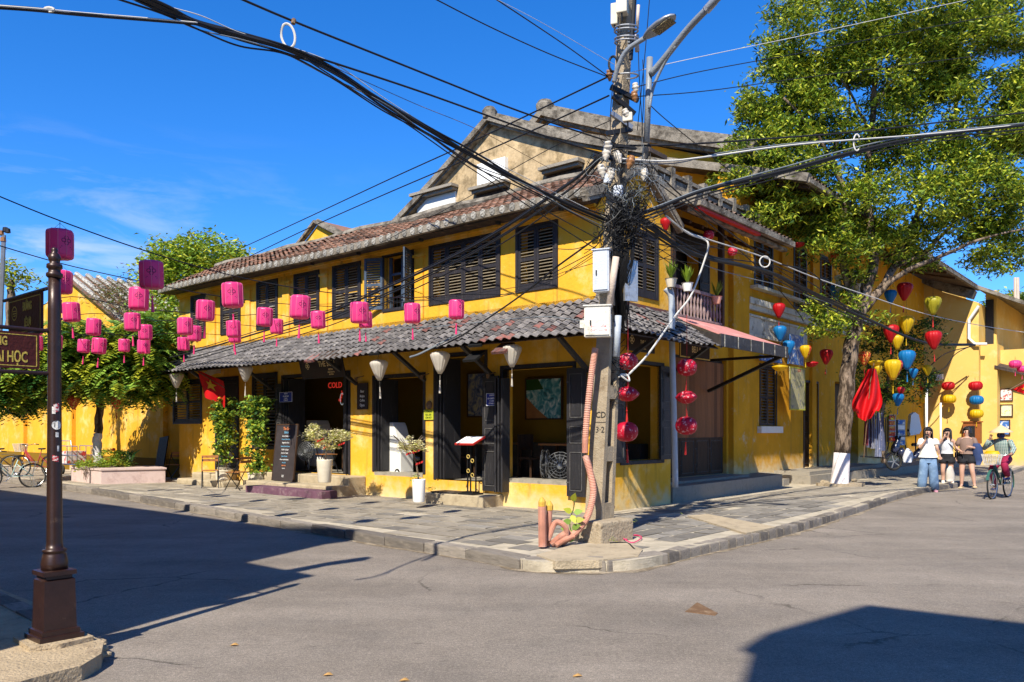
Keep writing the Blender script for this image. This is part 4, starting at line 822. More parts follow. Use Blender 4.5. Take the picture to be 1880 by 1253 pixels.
for i in range(12): mb = MB(); y = 7.6 + i * 1.4; mb.bar((.95, y, 7.46), (BX, y, 8.0), .07, .1, (0, 1, 0)); part('rafter', mb, 'wood_brown', Fh)
frame_(Fh, BP, cw[0], cw[1], cw[2], cw[3]); W_ = (cw[1] - cw[0]) / 2
for k in range(2): shutter(Fh, BP, cw[0] + k * W_ + .003, cw[0] + (k + 1) * W_ - .003, cw[2], cw[3], -.02, pitch=.075)
mb = MB(); BP.box(mb, cw[0] - .2, cw[1] + .25, .12, -.02, cw[2] - .2, cw[2] - .02); part('window_sill', mb, 'white_paint', Fh)
frame_(Fh, BP, dB[0], dB[1], dB[2], dB[3]); panel_leaf(Fh, BP, dB[0], dB[1], dB[2], dB[3], -.12, m='wood_brown')
for i, w in enumerate(bw):
 frame_(Fh, BP, w[0], w[1], w[2], w[3], m='wood_blue'); W_ = (w[1] - w[0]) / 2
 for k in range(2): shutter(Fh, BP, w[0] + k * W_ + .003, w[0] + (k + 1) * W_ - .003, w[2], w[3], -.02, m='wood_blue' if i == 0 else 'wood_frame', slat=SLATB if i == 0 else SLAT, pitch=.10, rails=(.33, .66))
mb = MB(); mb.box(BX - .42, BX - .38, 15.2, 17.6, .4, 3.2); part('shop_shade_panel', mb, 'black', Fh)  # black sheet gives the open shop front its indoor shade
for i, y in enumerate((10.4, 12.0)): mb = MB(); mb.lathe([(.03, 0), (.09, .06), (.07, .3), (.11, .36), (.10, .42)], 8, (.7, y, 5.35)); part('eave_ornament', mb, 'moulding', Fh)
# ------------------------------------------------------------------ far yellow house (sunlit gable end)
Yf = 26.5; fp = Pl('L', Yf)
Gh = thing('sunlit_house', 'bright yellow house closing the street on the right, with a sagging grey roof edge', 'house', (2, Yf, 0))
xr = fp.pix(1797, 700)[0]; tp = [fp.pix(u, v) for u, v in [(1640, 500), (1683, 513), (1730, 532), (1790, 548)]]; bz = .1
mb = MB(); mb.prism([(-1.4, Yf, 0), (xr, Yf, 0), (xr, Yf, tp[3][1] - .2)] + [(a, Yf, z) for a, z in [(tp[2][0], tp[2][1] - .1), (tp[1][0], tp[1][1] - .05), (tp[0][0], tp[0][1]), (-1.4, tp[0][1] + .9)]], (0, 9, 0)); part('wall', mb, 'yellow_far', Gh)
mb = MB(); qs = catmull([(a, Yf - .1, z + .12) for a, z in [(-1.4, tp[0][1] + .95)] + tp], 4); mb.sweep(qs, .5, .34); mb.sweep([q + Vector((0, .1, .22)) for q in qs], .3, .14)
part('verge', mb, 'mortar_grey', Gh)
gx0 = xr; gx1 = fp.pix(1828, 700)[0]
zc = fp.pix(1800, 632)[1]
mb = MB(); mb.box(gx0 + .002, gx1, Yf + .35, Yf + 9, 0, zc); mb.box(gx0 + .002, gx1 - .2, Yf + 1.4, Yf + 9, zc, zc + 2.4); part('side_wall', mb, 'yellow_far', Gh)
mb = MB(); mb.prism([(gx0 - .1, Yf + .1, zc + 2.35), (gx0 - .1, Yf + 9, zc + 2.35), (gx1 + 1.0, Yf + 9, zc + 1.5), (gx1 + 1.0, Yf + .1, zc + 1.5)], (0, 0, .16)); part('side_roof', mb, 'mortar_grey', Gh)
mb = MB(); mb.box(gx0 + .02, gx1 - .3, Yf + 1.3, Yf + 1.38, zc + .05, zc + 2.0); part('opening_shade_panel', mb, 'wood_black', Gh)  # solid dark panel on the wall, coloured like the shade of an opening
q = [fp.pix(u, v, .15) for u, v in [(1797, 562), (1779, 588), (1779, 622), (1790, 632), (1812, 632)]]; mb = MB(); mb.tube([(a, Yf - .15, z) for a, z in q], .06, 7); part('downpipe', mb, 'white_plastic', Gh)
Hh = thing('poster_house', 'low yellow shopfront with framed food pictures on the far right', 'house', (gx1 + .2, Yf + 1, 0))
hx0, hx1 = gx1 + .005, gx1 + 1.05
zt = fp.pix(1850, 652)[1]
mb = MB(); mb.box(hx0, hx1, Yf + 1.0, Yf + 9, 0, zt + .3); part('wall', mb, 'yellow_far', Hh)
mb = MB(); mb.prism([(hx0 - .1, Yf + 1.2, zt - .3), (hx0 - .1, Yf + .3, zt - .5), (hx1 + .1, Yf + .3, zt - .9), (hx1 + .1, Yf + 1.2, zt - .7)], (0, 0, .12)); part('awning', mb, 'tile_dark', Hh)
Ih = thing('far_house', 'far yellow and pink house at the right edge of the street', 'house', (9, 30, 0))
mb = MB(); mb.box(hx1 + .35, hx1 + 9, Yf + 8.5, Yf + 16, 0, 6.2); part('wall', mb, 'yellow_far', Ih)
mb = MB(); mb.prism([(hx1 + .1, Yf + 8.3, 6.2), (hx1 + 9.2, Yf + 8.3, 6.2), (hx1 + 4.5, Yf + 8.3, 7.6)], (0, 8, 0)); part('roof', mb, 'tile_terra', Ih)
# ================================================================== LANTERNS
def cloth(name, col, tr=.35, rough=.45, var=.1, **k): M[name] = mat(name, col, rough, var, 6, trans=tr, bump=.05, bscale=60, spec=.4, **k); return name
cloth('pink_silk', (.88, .065, .27), .35, .32); cloth('white_silk', (.72, .66, .56), .4); cloth('red_silk', (.55, .01, .015)); cloth('yellow_silk', (.75, .50, .01)); cloth('blue_silk', (.01, .20, .48)); cloth('olive_silk', (.42, .36, .02))
cloth('red_print', (.50, .006, .03), .25, spot=(.72, .42, .45), sscale=16, sth=(.56, .62)); cloth('gold_print', (.62, .03, .015), .3, spot=(.85, .55, .10), sscale=20, sth=(.5, .56)); cloth('pink_tassel', (.70, .03, .15), 0)
cloth('pink_rib', (.85, .28, .42), .2); simple('dark_print', (.12, .01, .06), .6)
def ribbed(prof, n, ribs, dent):
 """lantern shade: silk stretched over wire ribs, slightly hollow between them"""
 mb = MB(); k = len(prof); sub = max(1, n // ribs)
 for r, z in prof:
  for j in range(ribs * sub):
   a = 2 * math.pi * j / (ribs * sub); f = (j % sub) / sub; d = 1 - dent * math.sin(math.pi * f); mb.v.append((r * d * math.cos(a), r * d * math.sin(a), z))
 N = ribs * sub
 for i in range(k - 1):
  for j in range(N): mb.f.append((i * N + j, (i + 1) * N + j, (i + 1) * N + (j + 1) % N, i * N + (j + 1) % N)[::-1]); mb.m.append(0)
 mb.f.append(tuple(range(N))[::-1]); mb.m.append(0); mb.f.append(tuple(range((k - 1) * N, k * N))); mb.m.append(0)
 return mb, N
def make_lantern(kind, mats, ribs=8, label='', cat='lantern', size=.26, tassel='pink_tassel', emblem=False, two=None, tlen=.16, hl=.09):
 P = {'barrel': [(.30, .60), (.42, .585), (.485, .53), (.5, .45), (.5, -.38), (.485, -.48), (.42, -.55), (.30, -.57)],
   'drop': [(.12, .52), (.30, .50), (.44, .42), (.5, .28), (.49, .12), (.42, -.08), (.31, -.30), (.20, -.50), (.10, -.66)],
   'diamond': [(.14, .46), (.32, .43), (.47, .34), (.5, .26), (.47, .14), (.36, -.14), (.22, -.46), (.10, -.66)],
   'ball': [(.10, .42), (.26, .385), (.40, .29), (.48, .15), (.5, 0), (.48, -.15), (.40, -.29), (.26, -.385), (.10, -.42)],
   'flat': [(.08, .30), (.24, .27), (.38, .17), (.48, .05), (.5, 0), (.46, -.07), (.36, -.17), (.22, -.26), (.08, -.29)],
   'pumpkin': [(.10, .34), (.26, .34), (.42, .26), (.5, .10), (.5, -.08), (.42, -.25), (.26, -.33), (.10, -.33)],
   'hat': [(.06, .14), (.2, .14), (.5, .06), (.46, -.01), (.26, -.20), (.12, -.24)]}[kind]
 P = [(r * size, z * size) for r, z in P]; t = thing('lantern', label, cat, (0, 0, 0), 'L')
 dent = {'barrel': .035, 'drop': .07, 'diamond': .08, 'ball': .03, 'flat': .05, 'pumpkin': .10, 'hat': .03}[kind]
 mb, N = ribbed(P[::-1], ribs * 4, ribs, dent)
 if two:      # panels of a second cloth on half of the shade
  for i in range(len(mb.f) - 2):
   if (i % N) < N // 2: mb.m[i] = 1
  mats = [mats, two]
 sh = part('shade', mb, mats, t, smooth=True)
 top, bot = P[0][1], P[-1][1]
 if kind == 'barrel':
  mb = MB()
  for k in range(ribs): a = 2 * math.pi * k / ribs; mb.tube([(r * 1.006 * math.cos(a), r * 1.006 * math.sin(a), z) for r, z in P], .0022, 4)
  part('ribs', mb, 'pink_rib', t, kind='stuff')
 mb = MB(); mb.tube([(0, 0, top - .005), (0, 0, top + hl * size / .26)], .003, 4, mi=0)
 for a in range(2): mb.tube([(P[0][0] * math.cos(a * math.pi + .6), P[0][0] * math.sin(a * math.pi + .6), top), (0, 0, top + .07 * size / .26)], .002, 3)
 part('hanger', mb, 'cable', t)
 if tassel:
  mb = MB(); b = bot; k = size / .26
  mb.tube([(0, 0, b + .01), (0, 0, b - .10 * k)], .0022, 4); mb.lathe([(.0, .02), (.012, .015), (.013, .0), (.008, -.01), (.014, -tlen * .5), (.019, -tlen), (.0, -tlen)], 8, (0, 0, b - .10 * k), cap=False); part('tassel', mb, tassel, t)
 if emblem:      # four-ring clover printed on the silk
  mb = MB(); r0 = size * .493
  for a0 in (0.0,):
   def on(x, z):
    a = a0 + x / r0; return (r0 * 1.006 * math.cos(a), r0 * 1.006 * math.sin(a), z)
   for ox, oz in ((0, .028), (.028, 0), (0, -.028), (-.028, 0)):
    n = 10; R1_, R2_ = .022, .0155; vs = []
    for j in range(n):
     a = 2 * math.pi * j / n; vs.append(on((ox + R1_ * math.cos(a)), oz + R1_ * math.sin(a) + .03)); vs.append(on((ox + R2_ * math.cos(a)), oz + R2_ * math.sin(a) + .03))
    mb.add(vs, [(2 * j, (2 * j + 2) % (2 * n), (2 * j + 3) % (2 * n), 2 * j + 1) for j in range(n)])
   for q, wd in ((-.03, .10), (-.045, .12)):
    mb.add([on(-wd / 2, q), on(wd / 2, q), on(wd / 2, q - .007), on(-wd / 2, q - .007)], [(0, 1, 2, 3)])
  part('emblem_print', mb, 'dark_print', t)
 return t
ORD = ['first', 'second', 'third', 'fourth', 'fifth', 'sixth', 'seventh', 'eighth']
PK = make_lantern('barrel', 'pink_silk', 10, '', size=.26, emblem=True)
used = [False]
def put(proto, pos, label, rz=None, scale=1.0, group=None):
 rz = random.uniform(0, 6.28) if rz is None else rz
 if not proto.get('_used'):
  proto['_used'] = 1; o = proto; o.location = pos; o.rotation_euler = (0, 0, rz); o.scale = (scale,) * 3; o['label'] = label
  if group: o['group'] = group
  return o
 return dup(proto, pos, rz, label, scale, group)
STR = [
 ('nearest cable', [(110, 450, 46), (278, 506, 43), (427, 543, 38), (551, 565, 36), (660, 575, 33), (757, 576, 30.5), (838, 569, 29)]),
 ('second cable', [(113, 519, 36), (255, 550, 35), (377, 571, 32), (486, 583, 29), (584, 588, 27), (671, 588, 25)]),
 ('third cable', [(62, 598, 30), (131, 574, 30), (243, 592, 28), (340, 600, 27), (429, 605, 26), (508, 600, 23)]),
 ('fourth cable', [(172, 601, 26), (267, 611, 24), (357, 613, 24), (431, 617, 22)]),
 ('farthest cable', [(66, 631, 23), (102, 629, 23), (154, 636, 21), (182, 636, 25), (228, 635, 20), (264, 637, 22), (337, 632, 21)])]
CLOUDY = {}
strings = []
for name, L_ in STR:
 tops = []
 for i, (u, v, w) in enumerate(L_):
  Y = .26 * 1487 / w; p = at(u, v, Y); lab = 'pink barrel lantern, %s from the left on the %s over the left street' % (ORD[i], name)
  put(PK, p, lab, rz=math.atan2(-p.y, -p.x) + random.uniform(-.15, .75), group='pink lanterns strung over the left street'); tops.append(p + Vector((0, 0, .25)))
 strings.append((name, tops))
col = [('ball', 'red_print', 1153, 664, 37), ('flat', 'red_print', 1151, 724, 46), ('ball', 'red_print', 1150, 793, 43), ('ball', 'red_print', 1261, 675, 37), ('flat', 'red_print', 1260, 730, 40), ('ball', 'red_print', 1260, 782, 40)]
protoB = make_lantern('ball', 'red_print', 16, size=.34, tassel='red_paint', tlen=.18); protoF = make_lantern('flat', 'red_print', 16, size=.36, tassel='red_paint')
pos_ = []
for i, (k, m, u, v, w) in enumerate(col):
 Y = {0: 12.6, 1: 13.9}[i // 3]; p = at(u, v, Y); pos_.append(p); s_ = w / 1487 * Y / (.34 if k == 'ball' else .36)
 put(protoB if k == 'ball' else protoF, p, 'red lantern printed with pale birds, %s in the %s column at the corner' % (['top', 'flattest', 'lowest'][i % 3], 'left' if i < 3 else 'right'), scale=s_, group='red printed lanterns in two columns')
for i in (0, 3):
 mb = MB(); mb.tube([pos_[i] + Vector((0, 0, .9)), pos_[i], pos_[i + 1], pos_[i + 2]], .004, 4); solo('lantern_line', mb, 'red_paint', 'thin red cord of the %s column of printed lanterns' % ('left' if i == 0 else 'right'), 'cord', frame='W', loc=tuple(pos_[i]))
WL = make_lantern('diamond', 'white_silk', 14, size=.34, tassel='white_silk', tlen=.2)
for i, (u, v, w) in enumerate([(324, 699, 26), (451, 687, 27), (696, 681, 34), (808, 667, 37), (940, 655, 37)]):
 x, z = Lf(u, v, -.92); p = toW(x, -.92, z + .05); Y = p.y
 put(WL, p, 'cream diamond lantern under the tiled awning, %s from the left' % ORD[i], scale=w / 1487 * Y / .34, group='cream lanterns under the awning')
 mb = MB(); mb.tube([(0, 0, 0), (0, 0, 3.3 - z)], .004, 4);
PR = {'red': make_lantern('drop', 'red_silk', 12, size=.42, hl=.55, tassel='red_paint'), 'blue': make_lantern('drop', 'blue_silk', 12, size=.42, hl=.55, tassel='blue_silk'), 'yellow': make_lantern('drop', 'yellow_silk', 12, size=.42, hl=.55, tassel='yellow_silk'), 'olive': make_lantern('drop', 'olive_silk', 12, size=.42, hl=.55, tassel='red_paint'),
  'red-and-yellow': make_lantern('drop', 'gold_print', 12, size=.42, hl=.55, tassel='yellow_silk', two='yellow_silk'), 'red-gold': make_lantern('drop', 'gold_print', 12, size=.42, hl=.55, tassel='red_paint'), 'flat yellow': make_lantern('hat', 'yellow_silk', 12, size=.62, tassel=None), 'flat red': make_lantern('hat', 'red_silk', 12, size=.62, tassel=None)}
CL = [('red', 1430, 569, 23, 'over the canopy corner by the white cornice'), ('blue', 1432, 611, 24, 'just above the end of the dark canopy'), ('blue', 1448, 637, 22, 'in front of the blue poster'), ('red-and-yellow', 1479, 645, 21, 'right of the blue poster'),
  ('red', 1517, 654, 24, 'left of the big tree trunk'), ('red-gold', 1587, 657, 22, 'right beside the trunk of the big tree'), ('flat yellow', 1432, 675, 30, 'above the shuttered window under the canopy'), ('flat yellow', 1607, 666, 27, 'right of the trunk beside the red-gold drop lantern'),
  ('red-and-yellow', 1611, 679, 16, 'small and low, above the red flag'), ('red-and-yellow', 1640, 677, 32, 'largest two-coloured one right of the red flag'), ('blue', 1537, 536, 26, 'high among the leaves left of the fork'), ('blue', 1635, 544, 22, 'in the leaves right of the fork'),
  ('red', 1661, 534, 28, 'topmost against the yellow wall'), ('yellow', 1664, 595, 28, 'below the topmost red drop'), ('red', 1636, 611, 28, 'dark, beside the pale yellow drop'), ('yellow', 1647, 627, 23, 'half hidden behind the dark red one'),
  ('blue', 1665, 659, 30, 'brightest, with a long tassel'), ('olive', 1713, 560, 29, 'highest on the right, against the wall'), ('red', 1714, 623, 29, 'hanging under the olive one'), ('yellow', 1703, 679, 17, 'small one above the wall lanterns'),
  ('blue', 1677, 685, 16, 'small dim one behind the bright blue drop'), ('yellow', 1635, 450, 24, 'up in the branches of the big tree'), ('yellow', 1640, 496, 22, 'in the branches under another yellow one'), ('red-gold', 1532, 477, 22, 'up in the leaves over the cornice house'),
  ('blue', 1539, 417, 12, 'tiny one high in the crown'), ('flat red', 1467, 449, 24, 'at the upper window behind the leaves'), ('blue', 1649, 733, 20, 'low in the shade by the clothes rack'), ('red', 1654, 718, 14, 'small dim one above the low blue one'), ('flat red', 1490, 668, 26, 'flat in the shade of the shop front'), ('red', 1222, 411, 20, 'on the balcony, behind the cables')]
COLP = []
for k, u, v, w, lab in CL:
 base = .62 if k.startswith('flat') else .42; Y = min(22.2, max(17.5, base * 1487 / w));
 if u < 1300: Y = 15.5
 elif u < 1660: Y = min(Y, toW(.35, Rf(u, v, .35)[0]).y) if u < 1600 else Y
 p = at(u, v, Y); s_ = w / 1487 * Y / base; put(PR[k], p, ('%s silk lantern, ' % k) + lab, scale=s_, group='coloured silk lanterns around the big tree'); COLP.append((p, s_))
RB = make_lantern('ball', 'red_print', 16, size=.30, tassel=None)
for u, v, w, lab in [(1301, 432, 20, 'red printed balcony lantern, middle one above the railing'), (1345, 462, 18, 'red printed balcony lantern, right one half behind the cables')]: p = at(u, v, 17); put(RB, p, lab, scale=w / 1487 * 17 / .3, group='red lanterns on the balcony')
WR = {'red': make_lantern('pumpkin', 'red_silk', 14, size=.52, tassel=None), 'yellow': make_lantern('pumpkin', 'yellow_silk', 14, size=.52, tassel='yellow_silk'), 'blue': make_lantern('pumpkin', 'blue_silk', 14, size=.52, tassel=None)}
for k, u, v, w, lab in [('red', 1690, 709, 22, 'left column'), ('yellow', 1691, 733, 23, 'left column'), ('red', 1741, 709, 22, 'middle column'), ('yellow', 1743, 733, 23, 'middle column'), ('red', 1791, 709, 24, 'right column'), ('blue', 1793, 735, 24, 'right column'), ('yellow', 1793, 760, 23, 'right column')]:
 x, z = Lf(u, v, Yf - .45); p = toW(x, Yf - .45, z); put(WR[k], p, '%s pumpkin-shaped lantern on the sunlit yellow wall, %s' % (k, lab), scale=w / 1487 * p.y / .52, group='pumpkin lanterns on the sunlit wall')
PKB = make_lantern('pumpkin', 'pink_silk', 14, size=.5, tassel='pink_tassel')
for u, v, w, lab in [(1864, 669, 21, 'left one'), (1877, 678, 18, 'right one cut by the frame')]: p = at(u, v, 30); put(PKB, p, 'magenta pumpkin lantern at the far right street edge, ' + lab, scale=w / 1487 * 30 / .5, group='magenta lanterns far right')
for u, v, w, lab in [(213, 735, 24, 'right one, beside the planter tree trunk'), (135, 738, 22, 'left one, in the shade of the leaves')]: p = at(u, v, 22.5); put(PR['red-gold'], p, 'red and gold lantern under the left tree, ' + lab, scale=w / 1487 * 22.5 / .42, group='red and gold lanterns under the left tree')
# ================================================================== SIGN POST (left foreground)
M['post_brown'] = mat('dark_brown_cast_iron', (.034, .014, .010), .38, .35, 8, spot=(.13, .08, .055), sscale=9, sth=(.60, .76), metal=.3, bump=.03, bscale=50, spec=.6)
bx, by = Gw(100, 1178, .1)
SP = thing('sign_post', 'dark brown cast iron street sign post with stickers on a square pedestal, left foreground', 'sign post', (bx, by, 0), 'L', rot=FA)
mb = MB()
def sqr(hw, z): return [(-hw, -hw, z), (hw, -hw, z), (hw, hw, z), (-hw, hw, z)]
def sqloft(mb, L_):
 vs = [p for hw, z in L_ for p in sqr(hw, z)]; k = len(L_); mb.add(vs, [(i * 4 + j, i * 4 + (j + 1) % 4, (i + 1) * 4 + (j + 1) % 4, (i + 1) * 4 + j) for i in range(k - 1) for j in range(4)] + [(3, 2, 1, 0), tuple(range(4 * k - 4, 4 * k))])
sqloft(mb, [(.145, .125), (.145, .165), (.125, .168), (.125, .20), (.108, .205), (.100, .545), (.086, .555), (.086, .575), (.108, .58), (.108, .61), (.09, .615)]); part('pedestal', mb, 'post_brown', SP)
mb = MB(); mb.lathe([(.085, .61), (.088, .66), (.075, .72), (.068, .735), (.078, .74), (.078, .755), (.056, .76), (.052, .80), (.046, 1.6), (.042, 2.45), (.039, 2.68)], 20); part('shaft', mb, 'post_brown', SP, smooth=True)
mb = MB(); mb.lathe([(.044, 2.68), (.054, 2.69), (.054, 2.71), (.040, 2.72), (.040, 2.74), (.052, 2.75), (.050, 2.775), (.030, 2.785), (.036, 2.80), (.042, 2.82), (.034, 2.845), (.018, 2.86), (.022, 2.875), (.018, 2.89), (.0, 2.90)], 16, cap=False); part('finial', mb, 'post_brown', SP, smooth=True)
mb = MB()
for z in (2.62, 2.32): mb.tube([(0, 0, z + .0), (-1.0, 0, z - .0)], .014, 8)
for z in (2.30, 2.0): mb.tube([(0, 0, z - .0), (0, -1.05, z)], .014, 8)
part('arms', mb, 'post_brown', SP)
M['sign_red'] = mat('dark_maroon_sign', (.055, .007, .004), .6, .1, 4); M['sign_text'] = mat('sign_gold_letters', (.46, .34, .06), .6, .05)
MBL = 'post_brown'
def signboard(name, w, h, lines, mtx, emblem=None, label=None):
 mb = MB(); mb.obox((0, 0, 0), (w / 2, 0, 0), (0, .008, 0), (0, 0, h / 2), 0)
 e = .016
 for x0, x1, z0, z1 in ((-w / 2 + e, w / 2 - e, h / 2 - e - .005, h / 2 - e), (-w / 2 + e, w / 2 - e, -h / 2 + e, -h / 2 + e + .005), (-w / 2 + e, -w / 2 + e + .005, -h / 2 + e, h / 2 - e), (w / 2 - e - .005, w / 2 - e, -h / 2 + e, h / 2 - e)):
  mb.box(x0, x1, -.0095, -.0079, z0, z1, 1); mb.box(x0, x1, .0079, .0095, z0, z1, 1)
 T0 = Matrix.Rotation(RAD(90), 4, 'X')
 for tx, s_, x, z, *al in lines: mb.text(tx, s_, .002, Matrix.Translation((x, -.0095, z)) @ T0, 1, bold=.0022, sx=.56, align=al[0] if al else 'CENTER')
 if emblem:
  ex, ez, er = emblem; n = 20
  for r0, r1 in ((er, er * .86),):
   vs = []
   for j in range(n): a = 2 * math.pi * j / n; vs += [(ex + r0 * math.cos(a), -.0095, ez + r0 * math.sin(a)), (ex + r1 * math.cos(a), -.0095, ez + r1 * math.sin(a))]
   mb.add(vs, [(2 * j, (2 * j + 2) % (2 * n), (2 * j + 3) % (2 * n), 2 * j + 1) for j in range(n)], 1)
  mb.box(ex - er * .6, ex + er * .6, -.0095, -.008, ez - .005, ez + .002, 1); mb.box(ex - er * .55, ex + er * .55, -.0095, -.008, ez + .014, ez + .020, 1); mb.box(ex - er * .4, ex + er * .4, -.0095, -.008, ez - .022, ez - .016, 1)
 mb.xf(mtx); return part(name, mb, ['sign_red', 'sign_text'], SP, label=label)
signboard('sign_board', .66, .285, [('ĐƯỜNG', .085, .06, .06), ('LÊ LỢI', .085, .07, -.06)], Matrix.Translation((-.55, 0, 2.465)), (-.2, .03, .055), 'upper street name board reading ĐƯỜNG LÊ LỢI')
signboard('sign_board', .92, .25, [('ĐƯỜNG', .085, .26, .055, 'RIGHT'), ('NGUYỄN THÁI HỌC', .105, .385, -.05, 'RIGHT')], Matrix.Translation((0, -.56, 2.15)) @ Matrix.Rotation(RAD(90), 4, 'Z'), (-.38, .0, .055), 'lower street name board, its left part outside the frame')
M['sticker_w'] = mat('white_sticker', (.62, .60, .55), .5, .15, 30, spot=(.30, .28, .26), sscale=40); M['sticker_r'] = mat('red_sticker', (.42, .03, .04), .5, .2, 30, spot=(.6, .55, .5), sscale=60, sth=(.5, .55))
def curved(mb, r, a0, a1, z0, z1, tilt=0, mi=0):
 n = 6; mb.grid(lambda s_, t: (r * math.cos(a0 + (a1 - a0) * s_), r * math.sin(a0 + (a1 - a0) * s_), z0 + (z1 - z0) * t + tilt * s_), n, 1, mi)
fac = -FA + math.atan2(-by, -bx)      # towards the viewer
for (da, w_, z0, z1, tl, m, lab) in [(.25, .75, 1.72, 1.78, .012, 'sticker_r', 'red and white sticker, upper one on the post'), (-.1, .45, 1.715, 1.765, 0, 'sticker_w', 'white sticker with round edge'), (.35, .42, 1.55, 1.585, 0, 'sticker_w', 'worn white sticker under the round one'), (.15, .85, 1.385, 1.425, -.012, 'sticker_r', 'tilted red and white sticker, lowest one'), (.5, .28, 1.45, 1.49, 0, 'sticker_w', 'torn pale label')]:
 mb = MB(); curved(mb, .0485, fac + da - w_ / 2, fac + da + w_ / 2, z0, z1, tl); part('sticker', mb, m, SP, label=lab)
mb = MB(); n = 14; ca = fac + .3; vs = [(.0492 * math.cos(ca + .032 * math.cos(2 * math.pi * j / n) / .0492), .0492 * math.sin(ca + .032 * math.cos(2 * math.pi * j / n) / .0492), 1.635 + .032 * math.sin(2 * math.pi * j / n)) for j in range(n)]; mb.add(vs, [tuple(range(n))]); part('sticker', mb, 'sticker_w', SP, label='round white sticker in the middle of the post')
mb = MB(); T = Matrix.Translation((bx, by, 0)) @ Matrix.Rotation(FA, 4, 'Z'); s0 = len(mb.v)
mb.prism([(-.22, -.19, .07), (.17, -.22, .07), (.24, -.05, .07), (.19, .19, .07), (-.2, .2, .07)], (0, 0, .062)); mb.xf(T); solo('footing', mb, 'cement_b', 'rough cement footing under the sign post pedestal', 'footing', frame='W', loc=(bx, by, 0))
# ================================================================== POWER POLE
PX, PY = 1.165, 11.0
PP = thing('power_pole', 'old concrete power pole with ladder holes, wrapped in tangled cables, at the corner', 'utility pole', (PX, PY, 0), 'L', rot=FA)
SH = Matrix.Identity(4); SH[0][2] = .763 * .052; SH[1][2] = .647 * .052
def hw(z): return .135 - .0095 * z, .165 - .0125 * z
mb = MB(); zb, zt_ = .3, 8.6
def tap(mb, x0f, x1f, y0f, y1f, z0, z1, mi=0):
 a0, b0 = hw(z0); a1, b1 = hw(z1); vs = [(x0f * a0, y0f * b0, z0), (x1f * a0, y0f * b0, z0), (x1f * a0, y1f * b0, z0), (x0f * a0, y1f * b0, z0), (x0f * a1, y0f * b1, z1), (x1f * a1, y0f * b1, z1), (x1f * a1, y1f * b1, z1), (x0f * a1, y1f * b1, z1)]
 mb.add(vs, [(0, 3, 2, 1), (4, 5, 6, 7), (0, 1, 5, 4), (1, 2, 6, 5), (2, 3, 7, 6), (3, 0, 4, 7)], mi)
tap(mb, -1, 1, -1, -.52, zb, zt_); tap(mb, -1, 1, .52, 1, zb, zt_)
for z0, z1 in [(.3, .62), (1.18, 1.38), (2.02, 2.20), (2.85, 3.05), (3.7, 3.9), (4.5, 4.7), (5.3, 8.6)]: tap(mb, -.98, .98, -.53, .53, z0, z1)
tap(mb, -1.25, 1.25, -1.3, 1.3, 7.9, 7.95)
mb.xf(SH); part('shaft', mb, 'concrete_pole', PP)
mb = MB(); T0 = Matrix.Rotation(RAD(90), 4, 'X')
a_, b_ = hw(1.65); mb.text('CD', .115, .002, Matrix.Translation((.035, -b_ - .002, 1.80)) @ T0, 0, bold=.0015); mb.text('3·2', .115, .002, Matrix.Translation((.035, -b_ - .0015, 1.60)) @ T0, 0, bold=.0015); mb.box(-.05, .12, -b_ - .003, -b_ - .001, 1.70, 1.708); mb.xf(SH)
simple('ink', (.03, .028, .026), .8); part('painted_number', mb, 'ink', PP)
M['conc_pink'] = mat('rough_footing_concrete', (.36, .29, .20), .97, .25, 7, spot=(.15, .115, .075), sscale=7, sth=(.5, .7), bump=.9, bscale=28, spec=.05)
fx, fy = toF(PX, PY); mb = MB(); mb.prism([(fx - .36, fy - .36, .06), (fx + .33, fy - .42, .06), (fx + .40, fy + .28, .06), (fx - .3, fy + .36, .06)], (0, 0, .345)); fb = mb
fo = thing('pole_footing', 'square rough concrete footing block of the power pole', 'footing', (fx, fy, 0)); pt_ = part('block', mb, 'conc_pink', fo)
bm_ = pt_.modifiers.new('bevel', 'BEVEL'); bm_.width = .035; bm_.segments = 3
def PB(u, v, Y): return PP.matrix_basis  # not used
WI = lambda p: p
def wthing(name, label, cat, u, v, Y, group=None): p = at(u, v, Y); return thing(name, label, cat, tuple(p), 'W', group)
def wbox(mb, u0, v0, u1, v1, Y, depth, yaw=FA, mi=None, side=0):
 """upright box whose front face has these pixel limits at distance Y"""
 p = at((u0 + u1) / 2, (v0 + v1) / 2, Y); w = (u1 - u0) / 1487 * Y / max(.5, math.cos(yaw)); h_ = (v1 - v0) / 1487 * Y
 ax = Vector((math.cos(yaw), math.sin(yaw), 0)); ay = Vector((-ax.y, ax.x, 0)); mb.obox(p + ay * depth / 2, ax * w / 2, ay * depth / 2, Vector((0, 0, h_ / 2)), mi); return p, ax, ay, w, h_
M['box_grey'] = mat('light_grey_enclosure', (.50, .54, .60), .35, .06, 3, spot=(.38, .38, .36), sscale=6, sth=(.55, .75), spec=.5)
M['box_white'] = mat('scuffed_white_enclosure', (.62, .60, .54), .5, .1, 4, spot=(.40, .36, .28), sscale=4, sth=(.5, .7)); M['box_galv'] = mat('galvanised_plate', (.42, .43, .44), .35, .25, 6, spot=(.18, .15, .12), sscale=8, metal=.6)
